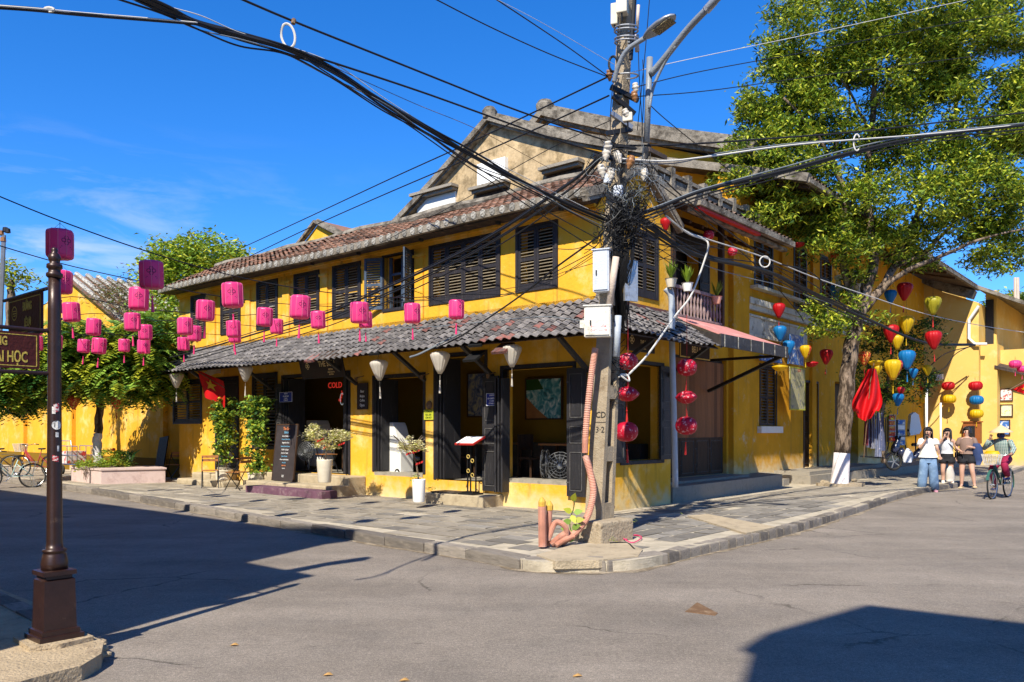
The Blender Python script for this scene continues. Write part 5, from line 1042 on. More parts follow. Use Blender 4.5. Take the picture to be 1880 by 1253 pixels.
def enclosure(name, label, u0, v0, u1, v1, Y, depth, m, yaw, extra=None):
 p = at((u0 + u1) / 2, (v0 + v1) / 2, Y); t = thing(name, label, 'electrical box', tuple(p), 'W'); mb = MB(); p, ax, ay, w, h_ = wbox(mb, u0, v0, u1, v1, Y, depth, yaw); b = part('housing', mb, m, t)
 mb = MB(); c = p - ay * .008; mb.obox(c, ax * (w / 2 - .015), ay * .008, Vector((0, 0, h_ / 2 - .02))); part('door', mb, m, t)
 mb = MB(); mb.obox(p + ay * depth / 2 + Vector((0, 0, h_ / 2 + .008)), ax * (w / 2 + .015), ay * (depth / 2 + .02), Vector((0, 0, .008))); part('lid', mb, m, t)
 mb = MB(); c = p - ay * .024 - ax * w * .25 - Vector((0, 0, h_ * .05)); mb.obox(c, ax * .008, ay * .008, Vector((0, 0, .03))); part('handle', mb, 'metal_black', t)
 mb = MB()
 for s_ in (-1, 1):
  for k in range(3): c = p + ax * (w / 2 + .001) + ay * depth * .5 + Vector((0, 0, s_ * (h_ / 2 - .07) + .022 * (k - 1))); mb.obox(c, ax * .002, ay * depth * .28, Vector((0, 0, .005)))
 part('vent', mb, 'black', t); return t, p, ax, ay, w, h_
enclosure('electrical_box', 'tall light grey electrical box with side vents on the power pole, upper one', 1089, 459, 1117, 535, 10.55, .2, 'box_grey', RAD(-22))
t, p, ax, ay, w, h_ = enclosure('electrical_box', 'white square electrical box with faded red warning letters below the tall grey one', 1073, 562, 1120, 618, 10.5, .16, 'box_white', RAD(-12))
mb = MB(); c = p - ay * .0165 + ax * .02 - Vector((0, 0, h_ * .24)); mb.obox(c, ax * .085, ay * .001, Vector((0, 0, .055)), 0)
R0 = Matrix((ax, ay, Vector((0, 0, 1)))).transposed().to_4x4()
simple('warn_red', (.65, .12, .14), .6)
mb.text('NGUY HIỂM', .036, .001, Matrix.Translation(c - ay * .0018 + Vector((0, 0, .024))) @ R0 @ T0, 1, bold=.0006); mb.text('CHẾT NGƯỜI', .034, .001, Matrix.Translation(c - ay * .0018 - Vector((0, 0, .026))) @ R0 @ T0, 1, bold=.0006)
part('warning_label', mb, ['white', 'warn_red'], t)
mb = MB(); mb.obox(p - ax * (w / 2 + .03) - Vector((0, 0, .03)) + ay * .05, ax * .03, ay * .03, Vector((0, 0, .05))); part('side_cap', mb, 'box_white', t)
mb = MB(); p, ax, ay, w, h_ = wbox(mb, 1147, 478, 1172, 553, 10.7, .04, RAD(25)); solo('metal_plate', mb, 'box_galv', 'battered galvanised plate among the cables on the right side of the pole', 'plate', frame='W', loc=tuple(p))
mb = MB(); p, ax, ay, w, h_ = wbox(mb, 1101, 538, 1125, 560, 10.7, .12, RAD(-20)); solo('box_bracket', mb, 'concrete', 'weathered bracket between the two electrical boxes', 'bracket', frame='W', loc=tuple(p))
def pipe(name, label, pts, r, m, cat='pipe', n=10, Yr=None): P = catmull([at(*q) for q in pts], 6) if len(pts) > 2 else [at(*q) for q in pts]; mb = MB(); mb.tube(P, r, n); return solo(name, mb, m, label, cat, frame='W', loc=tuple(P[0]), smooth=True)
M['pipe_beige'] = mat('beige_conduit', (.52, .42, .34), .6, .1, 8); M['pipe_grey'] = mat('grey_blue_conduit', (.36, .40, .44), .5, .1, 8)
pipe('conduit', 'short beige conduit rising beside the upper electrical box', [(1131, 472, 10.55), (1119, 560, 10.6)], .045, 'pipe_beige')
pipe('conduit', 'pale grey conduit down the right side of the pole', [(1135, 580, 10.7), (1131, 655, 10.7)], .045, 'pipe_grey')
pipe('conduit', 'blue grey drainpipe on the corner between the two houses', [(1222, 530, 14.9), (1232, 545, 14.9), (1233, 580, 14.9), (1234, 640, 14.9), (1238, 800, 15.0), (1240, 895, 15.0)], .055, 'pipe_grey')
pipe('conduit', 'thin white pipe beside the drainpipe under the balcony', [(1224, 512, 14.9), (1236, 540, 14.9), (1238, 600, 14.9)], .018, 'white_plastic')
def corrugated(name, label, pts, r, m):
 P = catmull([at(*q) for q in pts], 1 + int(220 / len(pts))); rr = [r * (1 + .11 * math.sin(i * 2.1)) for i in range(len(P))]; mb = MB(); mb.tube(P, rr, 10); return solo(name, mb, m, label, 'conduit', frame='W', loc=tuple(P[0]))
M['orange_pipe'] = mat('faded_orange_corrugated_pipe', (.55, .27, .19), .75, .2, 6, spot=(.50, .36, .29), sscale=4); M['yellow_tape'] = mat('yellow_tape', (.55, .33, .05), .6)
corrugated('corrugated_pipe', 'orange corrugated conduit running up the left side of the pole', [(1093, 640, 10.75), (1087, 680, 10.72), (1080, 740, 10.72), (1075, 800, 10.72), (1074, 832, 10.7)], .042, 'orange_pipe')
corrugated('corrugated_pipe', 'orange corrugated conduit curving from the pole down to the kerb', [(1075, 838, 10.68), (1084, 870, 10.6), (1089, 905, 10.55), (1080, 945, 10.5), (1060, 975, 10.42), (1030, 998, 10.3)], .044, 'orange_pipe')
STUB = []
for i, (pts, r) in enumerate([([(996, 1004, 10.1), (995, 930, 10.1)], .05), ([(1004, 1002, 10.25), (1009, 935, 10.2)], .038), ([(1006, 992, 10.2), (1020, 960, 10.2), (1038, 968, 10.2), (1040, 990, 10.25)], .035), ([(1012, 1000, 10.2), (1030, 985, 10.2), (1045, 978, 10.3)], .04), ([(1020, 1002, 10.15), (1038, 990, 10.2), (1052, 985, 10.3)], .035), ([(1120, 947, 11.3), (1126, 930, 11.4)], .025)]):
 STUB.append(corrugated('corrugated_pipe', ['upright orange pipe stub, leftmost of the two at the kerb', 'thinner upright orange pipe stub behind the left one', 'looped orange pipe at the foot of the pole', 'short orange pipe lying in the heap', 'lower orange pipe lying in front of the heap', 'little pink pipe end behind the pole footing'][i], pts, r, 'orange_pipe'))
for i, (u, v) in enumerate([(995, 930), (1009, 937)]):
 p = at(u, v, 10.1 + .1 * i); mb = MB(); mb.lathe([(.045, 0), (.047, .06), (.03, .09), (.01, .12)], 8, tuple(p)); part('taped_end', mb, 'yellow_tape', STUB[i])
def lamp_head(root, p, d, L_, w, m='metal_grey'):
 d = d.normalized(); up = Vector((0, 0, 1)); sd = d.cross(up).normalized(); n2 = sd.cross(d).normalized(); mb = MB(); n = 12
 for k, (t, ww, hh) in enumerate([(0, .15, .3), (.12, .5, .7), (.3, .85, 1), (.55, 1, 1), (.8, .85, .9), (.93, .55, .7), (1, .15, .3)]):
  c = p + d * L_ * t
  for j in range(n): a = 2 * math.pi * j / n; mb.v.append(tuple(c + sd * w / 2 * ww * math.cos(a) + n2 * (.035 * hh * math.sin(a) if math.sin(a) < 0 else .055 * hh * math.sin(a))))
 for i in range(6):
  for j in range(n): mb.f.append((i * n + j, i * n + (j + 1) % n, (i + 1) * n + (j + 1) % n, (i + 1) * n + j)); mb.m.append(0)
 part('lamp_head', mb, m, root, smooth=True); mb = MB(); mb.obox(p + d * L_ * .64 - n2 * .037, d * L_ * .26, sd * w * .33, n2 * .006); part('led_panel', mb, 'led', root)
M['led'] = mat('led_panel_off', (.30, .24, .10), .3, .5, 60, spot=(.03, .03, .03), sscale=70, sth=(.45, .5)); M['lamp_grey'] = mat('lamp_arm_grey', (.20, .22, .24), .45, .15, 6, spec=.5)
t = wthing('street_lamp', 'flat grey street lamp on a curved arm clamped to the power pole', 'street lamp', 1128, 152, 10.7)
mb = MB(); mb.tube(catmull([at(1127, 152, 10.72), at(1135, 122, 10.65), at(1152, 92, 10.55), at(1184, 70, 10.4)], 8), .032, 10); part('arm', mb, 'lamp_grey', t, smooth=True)
a = at(1180, 73, 10.42); b = at(1240, 28, 10.1); lamp_head(t, a, b - a, (b - a).length, .25)
t = wthing('street_lamp', 'dark street lamp arm rising right beyond the top of the picture', 'street lamp', 1187, 262, 10.9)
mb = MB(); mb.tube([at(1187, 262, 10.95), at(1193, 106, 10.9)], .042, 10); mb.tube(catmull([at(1195, 137, 10.88), at(1222, 105, 10.7), at(1262, 55, 10.4), at(1300, 15, 10.1), at(1345, -30, 9.8)], 6), .045, 10); mb.tube(catmull([at(1192, 200, 10.86), at(1200, 160, 10.84), at(1218, 120, 10.74), at(1240, 84, 10.55)], 6), .02, 8); part('arm', mb, 'lamp_grey', t, smooth=True)
mb = MB(); mb.tube([at(1296, 20, 10.13), at(1312, 2, 10.05)], .056, 10); part('taped_joint', mb, 'box_galv', t); a = at(1345, -30, 9.8); b = at(1410, -75, 9.4); lamp_head(t, a, b - a, (b - a).length, .28)
M['porcelain'] = mat('porcelain_insulator', (.55, .50, .42), .3, .15, 12); M['porc_brown'] = mat('brown_insulator', (.28, .13, .05), .3, .2, 12)
arms = [(1121, 160, 1172, 185), (1125, 176, 1165, 210), (1122, 208, 1160, 235), (1114, 245, 1160, 238), (1090, 285, 1180, 300)]
for i, (u0, v0, u1, v1) in enumerate(arms):
 mb = MB(); mb.bar(at(u0, v0, 10.85), at(u1, v1, 10.95), .05, .06); part('cross_arm', mb, 'wood_black' if i < 4 else 'wood_brown', PP) if False else None
 o = solo('cross_arm', mb, 'metal_black' if i != 2 else 'metal_grey', 'steel cross arm on the power pole, %s from the top' % ORD[i], 'cross arm', frame='W', loc=tuple(at(u0, v0, 10.85)))
ins = MB(); ins.lathe([(.0, .06), (.028, .058), (.034, .04), (.026, .03), (.040, .018), (.040, .004), (.028, -.004), (.034, -.02), (.020, -.035), (.012, -.06)], 12, cap=False); insm = [ins.mesh('insulator_mesh', 'porcelain', smooth=True), ins.mesh('insulator_mesh_brown', 'porc_brown', smooth=True)]
for i, (u, v, k) in enumerate([(1119, 139, 1), (1167, 163, 0), (1165, 178, 1), (1116, 272, 0), (1113, 284, 0), (1135, 290, 0), (1157, 299, 1), (1105, 315, 0), (1121, 322, 0), (1183, 322, 0), (1150, 210, 0)]):
 o = bpy.data.objects.new('insulator', insm[k]); COL.objects.link(o); o.location = at(u, v, 10.72); s_ = 1.5 if v > 250 else 1.2; o.scale = (s_,) * 3; o.rotation_euler = (RAD(random.uniform(-25, 25)), RAD(random.uniform(-25, 25)), 0)
 tag(o, '%s insulator on the power pole, %s one counted from the top' % (['white porcelain', 'brown glazed'][k], (ORD + ['ninth', 'tenth', 'eleventh'])[i]), 'insulator')
for lab, u0, v0, u1, v1, Y, dp in [('beige antenna box at the very top left of the pole', 1131, -30, 1150, 22, 10.7, .14), ('narrow beige antenna box behind the top one', 1121, 5, 1133, 44, 10.85, .12), ('small junction box on the middle of the pole, blue grey', 1126, 340, 1142, 362, 10.7, .1), ('rounded white meter box on the right of the cross arms', 1143, 206, 1160, 222, 10.7, .08), ('grey meter box among the insulators', 1108, 318, 1120, 336, 10.7, .08)]:
 mb = MB(); p, ax, ay, w, h_ = wbox(mb, u0, v0, u1, v1, Y, dp, RAD(-20)); t = thing('junction_box', lab, 'junction box', tuple(p), 'W'); o = part('housing', mb, 'ceramic' if 'beige' in lab or 'white' in lab else 'box_grey', t); b = o.modifiers.new('b', 'BEVEL'); b.width = .012; b.segments = 2
 mb = MB(); mb.tube([p + ay * .03 - Vector((0, 0, h_ / 2)), p + ay * .05 - Vector((0, 0, h_ / 2 + .1))], .012, 6); part('cable_gland', mb, 'metal_black', t)
pipe('antenna_tube', 'thin white antenna tube on the right of the pole top', [(1172, 10, 10.8), (1170, 48, 10.8)], .022, 'pipe_beige'); pipe('antenna_tube', 'short pale tube right of the pole below the antenna', [(1169, 65, 10.8), (1170, 95, 10.8)], .03, 'pipe_beige')
mb = MB(); mb.tube([at(1126 + 8 * math.cos(a), 118 + 14 * math.sin(a), 10.7 + .03 * math.sin(a * 2)) for a in np.linspace(0, 12.5, 40)], .016, 6); solo('cable_coil', mb, 'cable', 'black coil of spare cable hung on the left of the pole', 'cable coil', frame='W', loc=tuple(at(1126, 118, 10.7)))
for v in (52, 58, 72, 78, 140): p = at(1150, v, 10.8); mb = MB(); mb.tube([p + Vector((.155 * math.cos(a), .155 * math.sin(a), .03 * math.sin(a))) for a in np.linspace(0, 6.2832, 18)], .012, 5); solo('pole_strap', mb, 'metal_grey', 'metal strap round the top of the pole, at the %s' % {52: 'top', 58: 'second height', 72: 'third height', 78: 'fourth height', 140: 'lamp arm'}[v], 'strap', frame='W', loc=tuple(p))
mb = MB(); p = at(1155, 30, 10.9); mb.tube([at(1166, -20, 10.8), at(1162, 50, 10.8), at(1158, 110, 10.8)], .03, 6); solo('pole_conduit', mb, 'metal_black', 'black cable duct on the right edge of the pole top', 'conduit', frame='W', loc=tuple(p))
# ---- cables
def cable(label, pts, r=.009, m='cable', n=5, sub=8, name='overhead_cable', loc=None, group=None):
 P = catmull([at(*q) for q in pts], sub) if len(pts) > 2 else [at(*q) for q in pts]; mb = MB(); mb.tube(P, r, n); return solo(name, mb, m, label, 'cable', frame='W', loc=tuple(P[-1]), group=group)
def sh(pts, du, dv, dy=0): return [(u + du * math.sin(i * 1.9 + du), v + dv * (1 + .4 * math.sin(i * 2.3 + dv)), Y + dy) for i, (u, v, Y) in enumerate(pts)]
MAIN = [(215, -22, 5.6), (300, 15, 6.1), (360, 42, 6.4), (440, 66, 6.8), (530, 92, 7.2), (610, 130, 7.7), (700, 186, 8.2), (790, 240, 8.8), (870, 288, 9.3), (960, 335, 9.9), (1040, 374, 10.4), (1120, 408, 10.8)]
cable('thickest black cable bundle from the upper left edge down to the tangle on the pole', MAIN, .024)
for i, (du, dv, m, r) in enumerate([(6, -5, 'cable', .012), (-5, 6, 'cable', .010), (9, 9, 'cable_grey', .006), (4, 14, 'cable', .008), (10, -9, 'cable_white', .0045)]):
 cable(['black cable riding just above the thickest bundle', 'black cable hugging the underside of the thickest bundle', 'thin grey wire wound round the thickest bundle', 'loose black cable sagging below the thickest bundle', 'thin pale wire above the thickest bundle'][i], sh(MAIN, du, dv), r, m)
cable('pair of sagging black wires below the bundle, lower one', [(560, 108, 7.3), (640, 160, 7.8), (750, 230, 8.4), (850, 300, 9), (960, 372, 9.8), (1085, 452, 10.6), (1130, 470, 10.9)], .007)
cable('pair of sagging black wires below the bundle, upper one', [(545, 100, 7.3), (640, 152, 7.8), (770, 236, 8.5), (880, 310, 9.2), (990, 380, 10), (1100, 440, 10.8)], .007)
cable('grey and white cable entering at the upper left edge and joining the bundle', [(-30, 12, 4.8), (60, 18, 5.0), (150, 27, 5.4), (250, 35, 5.9), (362, 44, 6.4)], .015, 'cable'); cable('white stripe cable taped along the upper left wire', [(-30, 9, 4.78), (75, 17, 5.0), (150, 24, 5.4), (260, 33, 5.9), (362, 42, 6.38)], .006, 'cable_white')
mb = MB(); mb.tube([at(90 + 9 * math.cos(a), 18 + 4 * math.sin(a), 5.1) for a in np.linspace(0, 6.28, 14)], .008, 5); solo('cable_loop', mb, 'cable_white', 'knotted white loop on the upper left wire', 'cable loop', frame='W', loc=tuple(at(90, 18, 5.1)))
cable('straight black cable above the ring, from the top edge to the pole', [(400, -20, 6.6), (535, 38, 7.3), (700, 104, 8.2), (840, 160, 9), (930, 196, 9.5), (1040, 235, 10.2), (1130, 264, 10.8)], .011)
cable('black cable leaving the ring and ending on the pole cross arm', [(532, 92, 7.2), (600, 112, 7.6), (770, 168, 8.6), (904, 216, 9.4), (1000, 250, 10.1), (1100, 282, 10.8)], .011)
mb = MB(); mb.tube([at(529 + 12.5 * math.cos(a) + 3 * math.sin(a), 66 + 22 * math.sin(a), 7.22) for a in np.linspace(0, 6.2832, 26)], .011, 6, closed=True); solo('cable_ring', mb, 'cable_white', 'grey steel ring holding the upper cable and the bundle together', 'cable ring', frame='W', loc=tuple(at(529, 66, 7.22)))
mb = MB(); mb.tube([at(538, 44, 7.25), at(540, 36, 7.26)], .02, 6); solo('cable_clamp', mb, 'rust', 'small rusty clamp at the top of the cable ring', 'clamp', frame='W', loc=tuple(at(539, 40, 7.25)))
cable('thin black cable from the top centre to the brown insulator', [(790, -6, 8.4), (900, 50, 9), (1010, 100, 9.9), (1117, 142, 10.7)], .007)
cable('steep thin cable from the top edge to the brown insulator', [(900, -8, 8.5), (985, 48, 9.3), (1050, 92, 10), (1117, 141, 10.7)], .007)
cable('fine pale wire from the top edge to the pole head', [(902, -6, 8.5), (1000, 45, 9.4), (1128, 119, 10.7)], .003, 'cable_white')
cable('long thin cable from the left garden tree up to the insulator, upper', [(430, 462, 24), (560, 402, 20), (714, 330, 16.5), (855, 266, 14), (1000, 197, 12.2), (1113, 143, 10.75)], .012)
cable('long thin cable from the left garden tree up to the insulator, lower', [(440, 480, 24), (563, 421, 20), (700, 360, 17), (878, 284, 13.6), (1000, 230, 12), (1118, 176, 10.8)], .012)
cable('faint thin cable across the weathered gable', [(700, 446, 17), (853, 366, 14), (943, 310, 12.8), (1040, 258, 11.6), (1120, 222, 10.8)], .006)
cable('rust coloured thin wire across the gable from the bundle', [(600, 118, 7.6), (760, 190, 8.6), (880, 240, 9.5), (1010, 310, 10.6)], .0035, 'rust')
SWP = [(1165, 272, 10.9), (1125, 268, 10.8), (1095, 292, 10.8), (1062, 325, 11), (1010, 362, 11.3), (940, 410, 11.8), (870, 452, 12.4), (790, 492, 13.2), (700, 533, 14.4), (600, 575, 16), (480, 610, 18.2), (380, 640, 20.5), (300, 660, 22.5)]
cable('thick black cable sweeping from the pole along the upper windows to the left', SWP, .020)
for i, (du, dv, r) in enumerate([(4, 8, .013), (-3, 15, .012), (3, 24, .010), (2, -5, .010)]): cable('black cable, %s below the thick sweep along the upper windows' % ['first', 'second', 'third', 'fourth and highest'][i], [(u + du, v + dv * min(1, k / 4 + .1), Y) for k, (u, v, Y) in enumerate(SWP)], r)
cable('dark cable crossing the last two windows down to the tiled awning', [(1120, 418, 10.9), (1075, 452, 11.4), (1020, 492, 12.2), (960, 540, 12.9), (900, 582, 13.6), (845, 618, 14.2), (800, 640, 14.5)], .014)
cable('blue grey cable lying on the awning tiles down to the eave', [(845, 612, 14.3), (800, 635, 14.4), (770, 650, 14.3), (752, 656, 14.2)], .02, 'cable_grey')
cable('thin wire lying along the top of the tiled awning', [(700, 603, 17), (800, 600, 15.6), (900, 590, 14.6), (1000, 582, 13.8), (1072, 590, 13.1)], .008, 'cable_grey')
cable('thin wire along the upper windows with clips', [(560, 560, 17.5), (700, 555, 15.8), (800, 548, 14.8), (900, 535, 14), (985, 520, 13.4), (1035, 500, 13), (1110, 478, 12)], .005)
cable('thin slack wire below the nearest window', [(700, 575, 15.8), (800, 560, 14.8), (905, 545, 14), (1000, 520, 13.3), (1060, 490, 12.6), (1115, 455, 11.5)], .005)
RB_ = [(1130, 408, 10.8), (1200, 385, 11), (1280, 354, 11.4), (1360, 333, 11.8), (1446, 312, 12.3), (1567, 279, 13), (1695, 252, 13.8), (1900, 228, 15)]
cable('thick black cable bundle rising right across the big tree', RB_, .026);
for i, (dv, m, r) in enumerate([(6, 'cable', .014), (-5, 'cable_grey', .012), (12, 'cable', .008)]): cable(['black cable under the thick right-hand bundle', 'grey cable on top of the thick right-hand bundle', 'thin cable sagging below the right-hand bundle'][i], [(u, v + dv + 2 * math.sin(k), Y) for k, (u, v, Y) in enumerate(RB_)], r, m)
cable('black cable from the pole top box level to the right edge', [(1150, 268, 10.9), (1250, 266, 11.2), (1400, 256, 12), (1567, 243, 13), (1700, 228, 13.8), (1900, 205, 15)], .014)
cable('pale grey cable from the insulators to the right edge, lower', [(1135, 292, 10.8), (1220, 296, 11), (1300, 288, 11.4), (1471, 265, 12.4), (1700, 247, 13.8), (1900, 227, 15)], .013, 'cable_white')
cable('second pale grey cable beside it, fraying near the pole', [(1140, 300, 10.8), (1240, 300, 11.1), (1330, 280, 11.6), (1471, 262, 12.4), (1567, 258, 13)], .008, 'cable_grey')
mb = MB(); mb.tube([at(1573 + 6 * math.cos(a), 262 + 15 * math.sin(a), 13) for a in np.linspace(.9, 5.6, 22)], .012, 6); solo('cable_ring', mb, 'cable_white', 'open white ring round the cables in front of the big tree', 'cable ring', frame='W', loc=tuple(at(1573, 262, 13)))
for i, pts in enumerate([[(1168, 160, 10.9), (1290, 131, 11.5), (1500, 92, 12.8), (1700, 52, 14), (1900, 16, 15.2)], [(1165, 178, 10.9), (1300, 167, 11.5), (1500, 140, 12.8), (1900, 90, 15)], [(1160, 133, 10.9), (1280, 106, 11.4), (1500, 60, 12.6), (1800, -5, 14.5)], [(1190, 190, 11), (1225, 222, 11.6), (1302, 284, 13), (1360, 330, 14)]]):
 cable(['thin black cable from the cross arm to the upper right corner', 'thin black cable below it vanishing in the tree crown', 'thin pale cable highest across the tree crown', 'thin straight cable from the lamp pipe down to the balcony roof'][i], pts, .007 if i != 2 else .005, 'cable' if i != 2 else 'cable_white')
for i, pts in enumerate([[(1193, -8, 10.9), (1184, 100, 11), (1170, 240, 11.1)], [(1180, 110, 10.9), (1182, 170, 10.9), (1178, 250, 11)], [(1160, 50, 10.8), (1132, 120, 10.7), (1122, 190, 10.7), (1120, 270, 10.7)], [(1172, 92, 10.8), (1174, 150, 10.8), (1181, 262, 10.9)]]): cable(['thin vertical wire behind the lamp arm', 'short vertical wire beside the lamp pipe', 'black wire down the left edge of the pole', 'slack wire between pole and lamp pipe'][i], pts, .006)
DN = [(1160, 395, 10.9), (1205, 425, 11.3), (1250, 455, 11.9), (1300, 475, 12.6), (1372, 490, 13.8), (1424, 505, 14.8), (1482, 534, 16), (1530, 558, 17.2), (1600, 590, 19), (1700, 630, 22), (1790, 634, 25)]
cable('thick black cable mass sagging right along the balcony and cornice', DN, .034)
for i, (du, dv, r, m) in enumerate([(3, -9, .016, 'cable'), (-4, 8, .016, 'cable'), (4, 14, .010, 'cable'), (5, -16, .010, 'cable'), (2, 20, .007, 'cable_grey'), (4, -24, .006, 'cable')]): cable('black cable of the sagging mass along the balcony, %s' % ['just above the core', 'just below the core', 'slack one underneath', 'upper one over the railing', 'thin grey lowest one', 'thin highest one'][i], [(u + du * math.sin(k * 1.3), v + dv * (.5 + .5 * math.sin(k * .9 + i)), Y) for k, (u, v, Y) in enumerate(DN[:9])], r, m)
cable('white cable from the pole across the tree trunk to the far right wall', [(1225, 400, 11.2), (1260, 425, 12), (1300, 440, 12.6), (1400, 472, 14.5), (1496, 510, 16.5), (1599, 545, 19), (1700, 577, 22), (1800, 598, 25.5), (1890, 612, 28)], .011, 'cable_white')
cable('second white cable bending down at the balcony', [(1222, 396, 11.2), (1262, 428, 12), (1292, 440, 12.3), (1300, 448, 12.3), (1296, 470, 12.3), (1270, 540, 12.2), (1240, 580, 12), (1190, 650, 11.4), (1160, 682, 11.1), (1150, 692, 11)], .014, 'cable_white')
mb = MB(); mb.tube(catmull([at(1150, 688, 11), at(1140, 688, 10.9), (at(1145, 694, 10.9)), at(1155, 700, 10.95), at(1152, 690, 11), at(1136, 692, 10.9)], 6), .012, 6); solo('cable_hook', mb, 'cable_white', 'bent white hook at the lower end of the white cable', 'hook', frame='W', loc=tuple(at(1150, 690, 11)))
mb = MB(); mb.tube([at(1404 + 9.5 * math.cos(a), 481 + 10 * math.sin(a), 14.2) for a in np.linspace(0, 6.2832, 20)], .012, 6, closed=True); solo('cable_ring', mb, 'cable_white', 'white ring on the cables in front of the blue shutter', 'cable ring', frame='W', loc=tuple(at(1404, 481, 14.2)))
cable('long diagonal wire from the balcony roof through the leaves', [(1185, 290, 11), (1240, 350, 12), (1330, 420, 13.6), (1420, 480, 15), (1495, 505, 16), (1560, 575, 17.6)], .012)
cable('second diagonal wire through the leaves', [(1200, 330, 11.2), (1290, 400, 12.8), (1400, 500, 15), (1462, 570, 16), (1475, 590, 16.3)], .009)
cable('slack wires over the sunlit wall, upper loop', [(1665, 605, 33), (1700, 630, 33), (1740, 632, 33), (1785, 632, 33)], .03); cable('slack wires over the sunlit wall, lower loop', [(1788, 633, 33), (1755, 650, 33), (1735, 675, 33), (1712, 685, 33), (1700, 686, 33)], .02); cable('slack wires over the sunlit wall, left loop', [(1785, 636, 33), (1735, 650, 33), (1700, 680, 33)], .02)
ends = [([(-40, 345, 7.9)], [(950, 538, 14), (1020, 500, 13.2), (1110, 452, 11.8)]), ([(-40, 440, 9)], [(760, 553, 16.2), (900, 548, 14.8), (1010, 520, 13.6)]), ([(20, 590, 13)], [(600, 600, 18)]), ([(90, 590, 14.8)], [(520, 604, 19)]), ([(30, 618, 17)], [(420, 616, 20)])]
for (nm_, tops), (st, en) in zip(strings, ends):
 P = [at(*q) for q in st] + tops + [at(*q) for q in en]; Q = catmull(P, 6); mb = MB(); mb.tube(Q, .007, 5); solo('lantern_string', mb, 'cable', 'sagging cord of the %s of pink lanterns' % nm_, 'cord', frame='W', loc=tuple(P[0]))
# ---- the tangle of spare wires: nobody could count it
rt = random.Random(5); mb = MB()
def curl(c, rx, rz, n=14, r=.006):
 c = Vector(c); a0 = rt.uniform(0, 6.28); ax = Vector((rt.uniform(-1, 1), rt.uniform(-1, 1), rt.uniform(-1, 1))).normalized(); q = Quaternion(ax, rt.uniform(0, 3)); pts = []; tot = rt.uniform(2.5, 8)
 for i in range(n):
  a = a0 + tot * i / n; rr = 1 + .3 * math.sin(i * 1.7 + a0); p = q @ Vector((rx * rr * math.cos(a), .5 * rx * math.sin(a * .7), rz * rr * math.sin(a))); pts.append(c + p)
 mb.tube(pts, r, 3, cap=False)
for i in range(140):
 u = rt.gauss(1148, 18); v = rt.gauss(402, 24); curl(at(u, v, rt.uniform(10.45, 10.95)), rt.uniform(.06, .2), rt.uniform(.05, .18))
for i in range(22): u = rt.gauss(1150, 32); v = rt.gauss(330, 26); curl(at(u, v, rt.uniform(10.5, 11)), rt.uniform(.08, .3), rt.uniform(.04, .2), r=.005)
for i in range(70):      # strands hanging down behind the boxes
 u0 = rt.uniform(1122, 1168); u1 = rt.uniform(1128, 1150); pts = [at(u0, rt.uniform(400, 440), 10.6), at((u0 + u1) / 2 + rt.uniform(-14, 14), 480, 10.6), at(u1 + rt.uniform(-9, 9), 530, 10.7), at(u1 + 4 + rt.uniform(-5, 5), rt.uniform(570, 610), 11.0)]; mb.tube(catmull(pts, 4), .006, 3, cap=False)
for i in range(26): u = rt.gauss(1126, 5); v = rt.uniform(640, 740); curl(at(u, v, 11.05), rt.uniform(.04, .09), rt.uniform(.1, .3), r=.005)
solo('wire_tangle', mb, 'cable', 'dense black tangle of spare wires on the power pole', 'wire tangle', frame='W', loc=tuple(at(1148, 400, 10.7)), kind='stuff')
mb = MB()
for i in range(26): u = rt.gauss(1160, 30); v = rt.gauss(345, 30); curl(at(u, v, rt.uniform(10.4, 10.8)), rt.uniform(.05, .22), rt.uniform(.05, .22), r=.004)
solo('wire_tangle', mb, 'cable_grey', 'pale grey loose wire ends around the insulators', 'wire tangle', frame='W', loc=tuple(at(1165, 345, 10.7)), kind='stuff')
rt2_ = random.Random(9)
for i in range(12):
 u0, v0 = 1118 + rt2_.uniform(-4, 40), 410 + rt2_.uniform(-50, 60); u1, v1 = (1230 + rt2_.uniform(0, 130), 470 + rt2_.uniform(-60, 40)) if i < 8 else (1040 + rt2_.uniform(-30, 40), 470 + rt2_.uniform(-20, 60))
 cable('stray thin wire strung between the tangle and the house walls', [(u0, v0, 10.7), ((u0 + u1) / 2, (v0 + v1) / 2 + rt2_.uniform(5, 30), 11.5), (u1, v1, 13.2)], .006, group='stray wires around the tangle')
# ================================================================== TREES AND PLANTS
def leafmat(name, col, tr=.35, rough=.45): M[name] = mat(name, col, rough, .15, 3, island=.35, trans=tr, bump=0, spec=.35); return name
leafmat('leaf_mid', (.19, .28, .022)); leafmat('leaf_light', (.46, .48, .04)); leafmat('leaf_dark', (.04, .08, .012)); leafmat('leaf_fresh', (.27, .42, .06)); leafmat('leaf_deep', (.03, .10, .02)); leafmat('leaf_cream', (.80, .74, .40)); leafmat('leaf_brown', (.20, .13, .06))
M['bark'] = mat('grey_brown_bark', (.24, .18, .13), .95, .4, 5, stretch=(3, 3, .8), spot=(.05, .036, .026), sscale=2.6, sth=(.42, .58), bump=.8, bscale=18, spec=.05)  # large dark spots put dappled shade into the bark, besides its mottling
M['bark_white'] = mat('whitewashed_bark', (.74, .68, .66), .9, .08, 6, stretch=(3, 3, .8), spot=(.40, .33, .30), sscale=6, sth=(.62, .75), bump=.6, bscale=18, spec=.1)
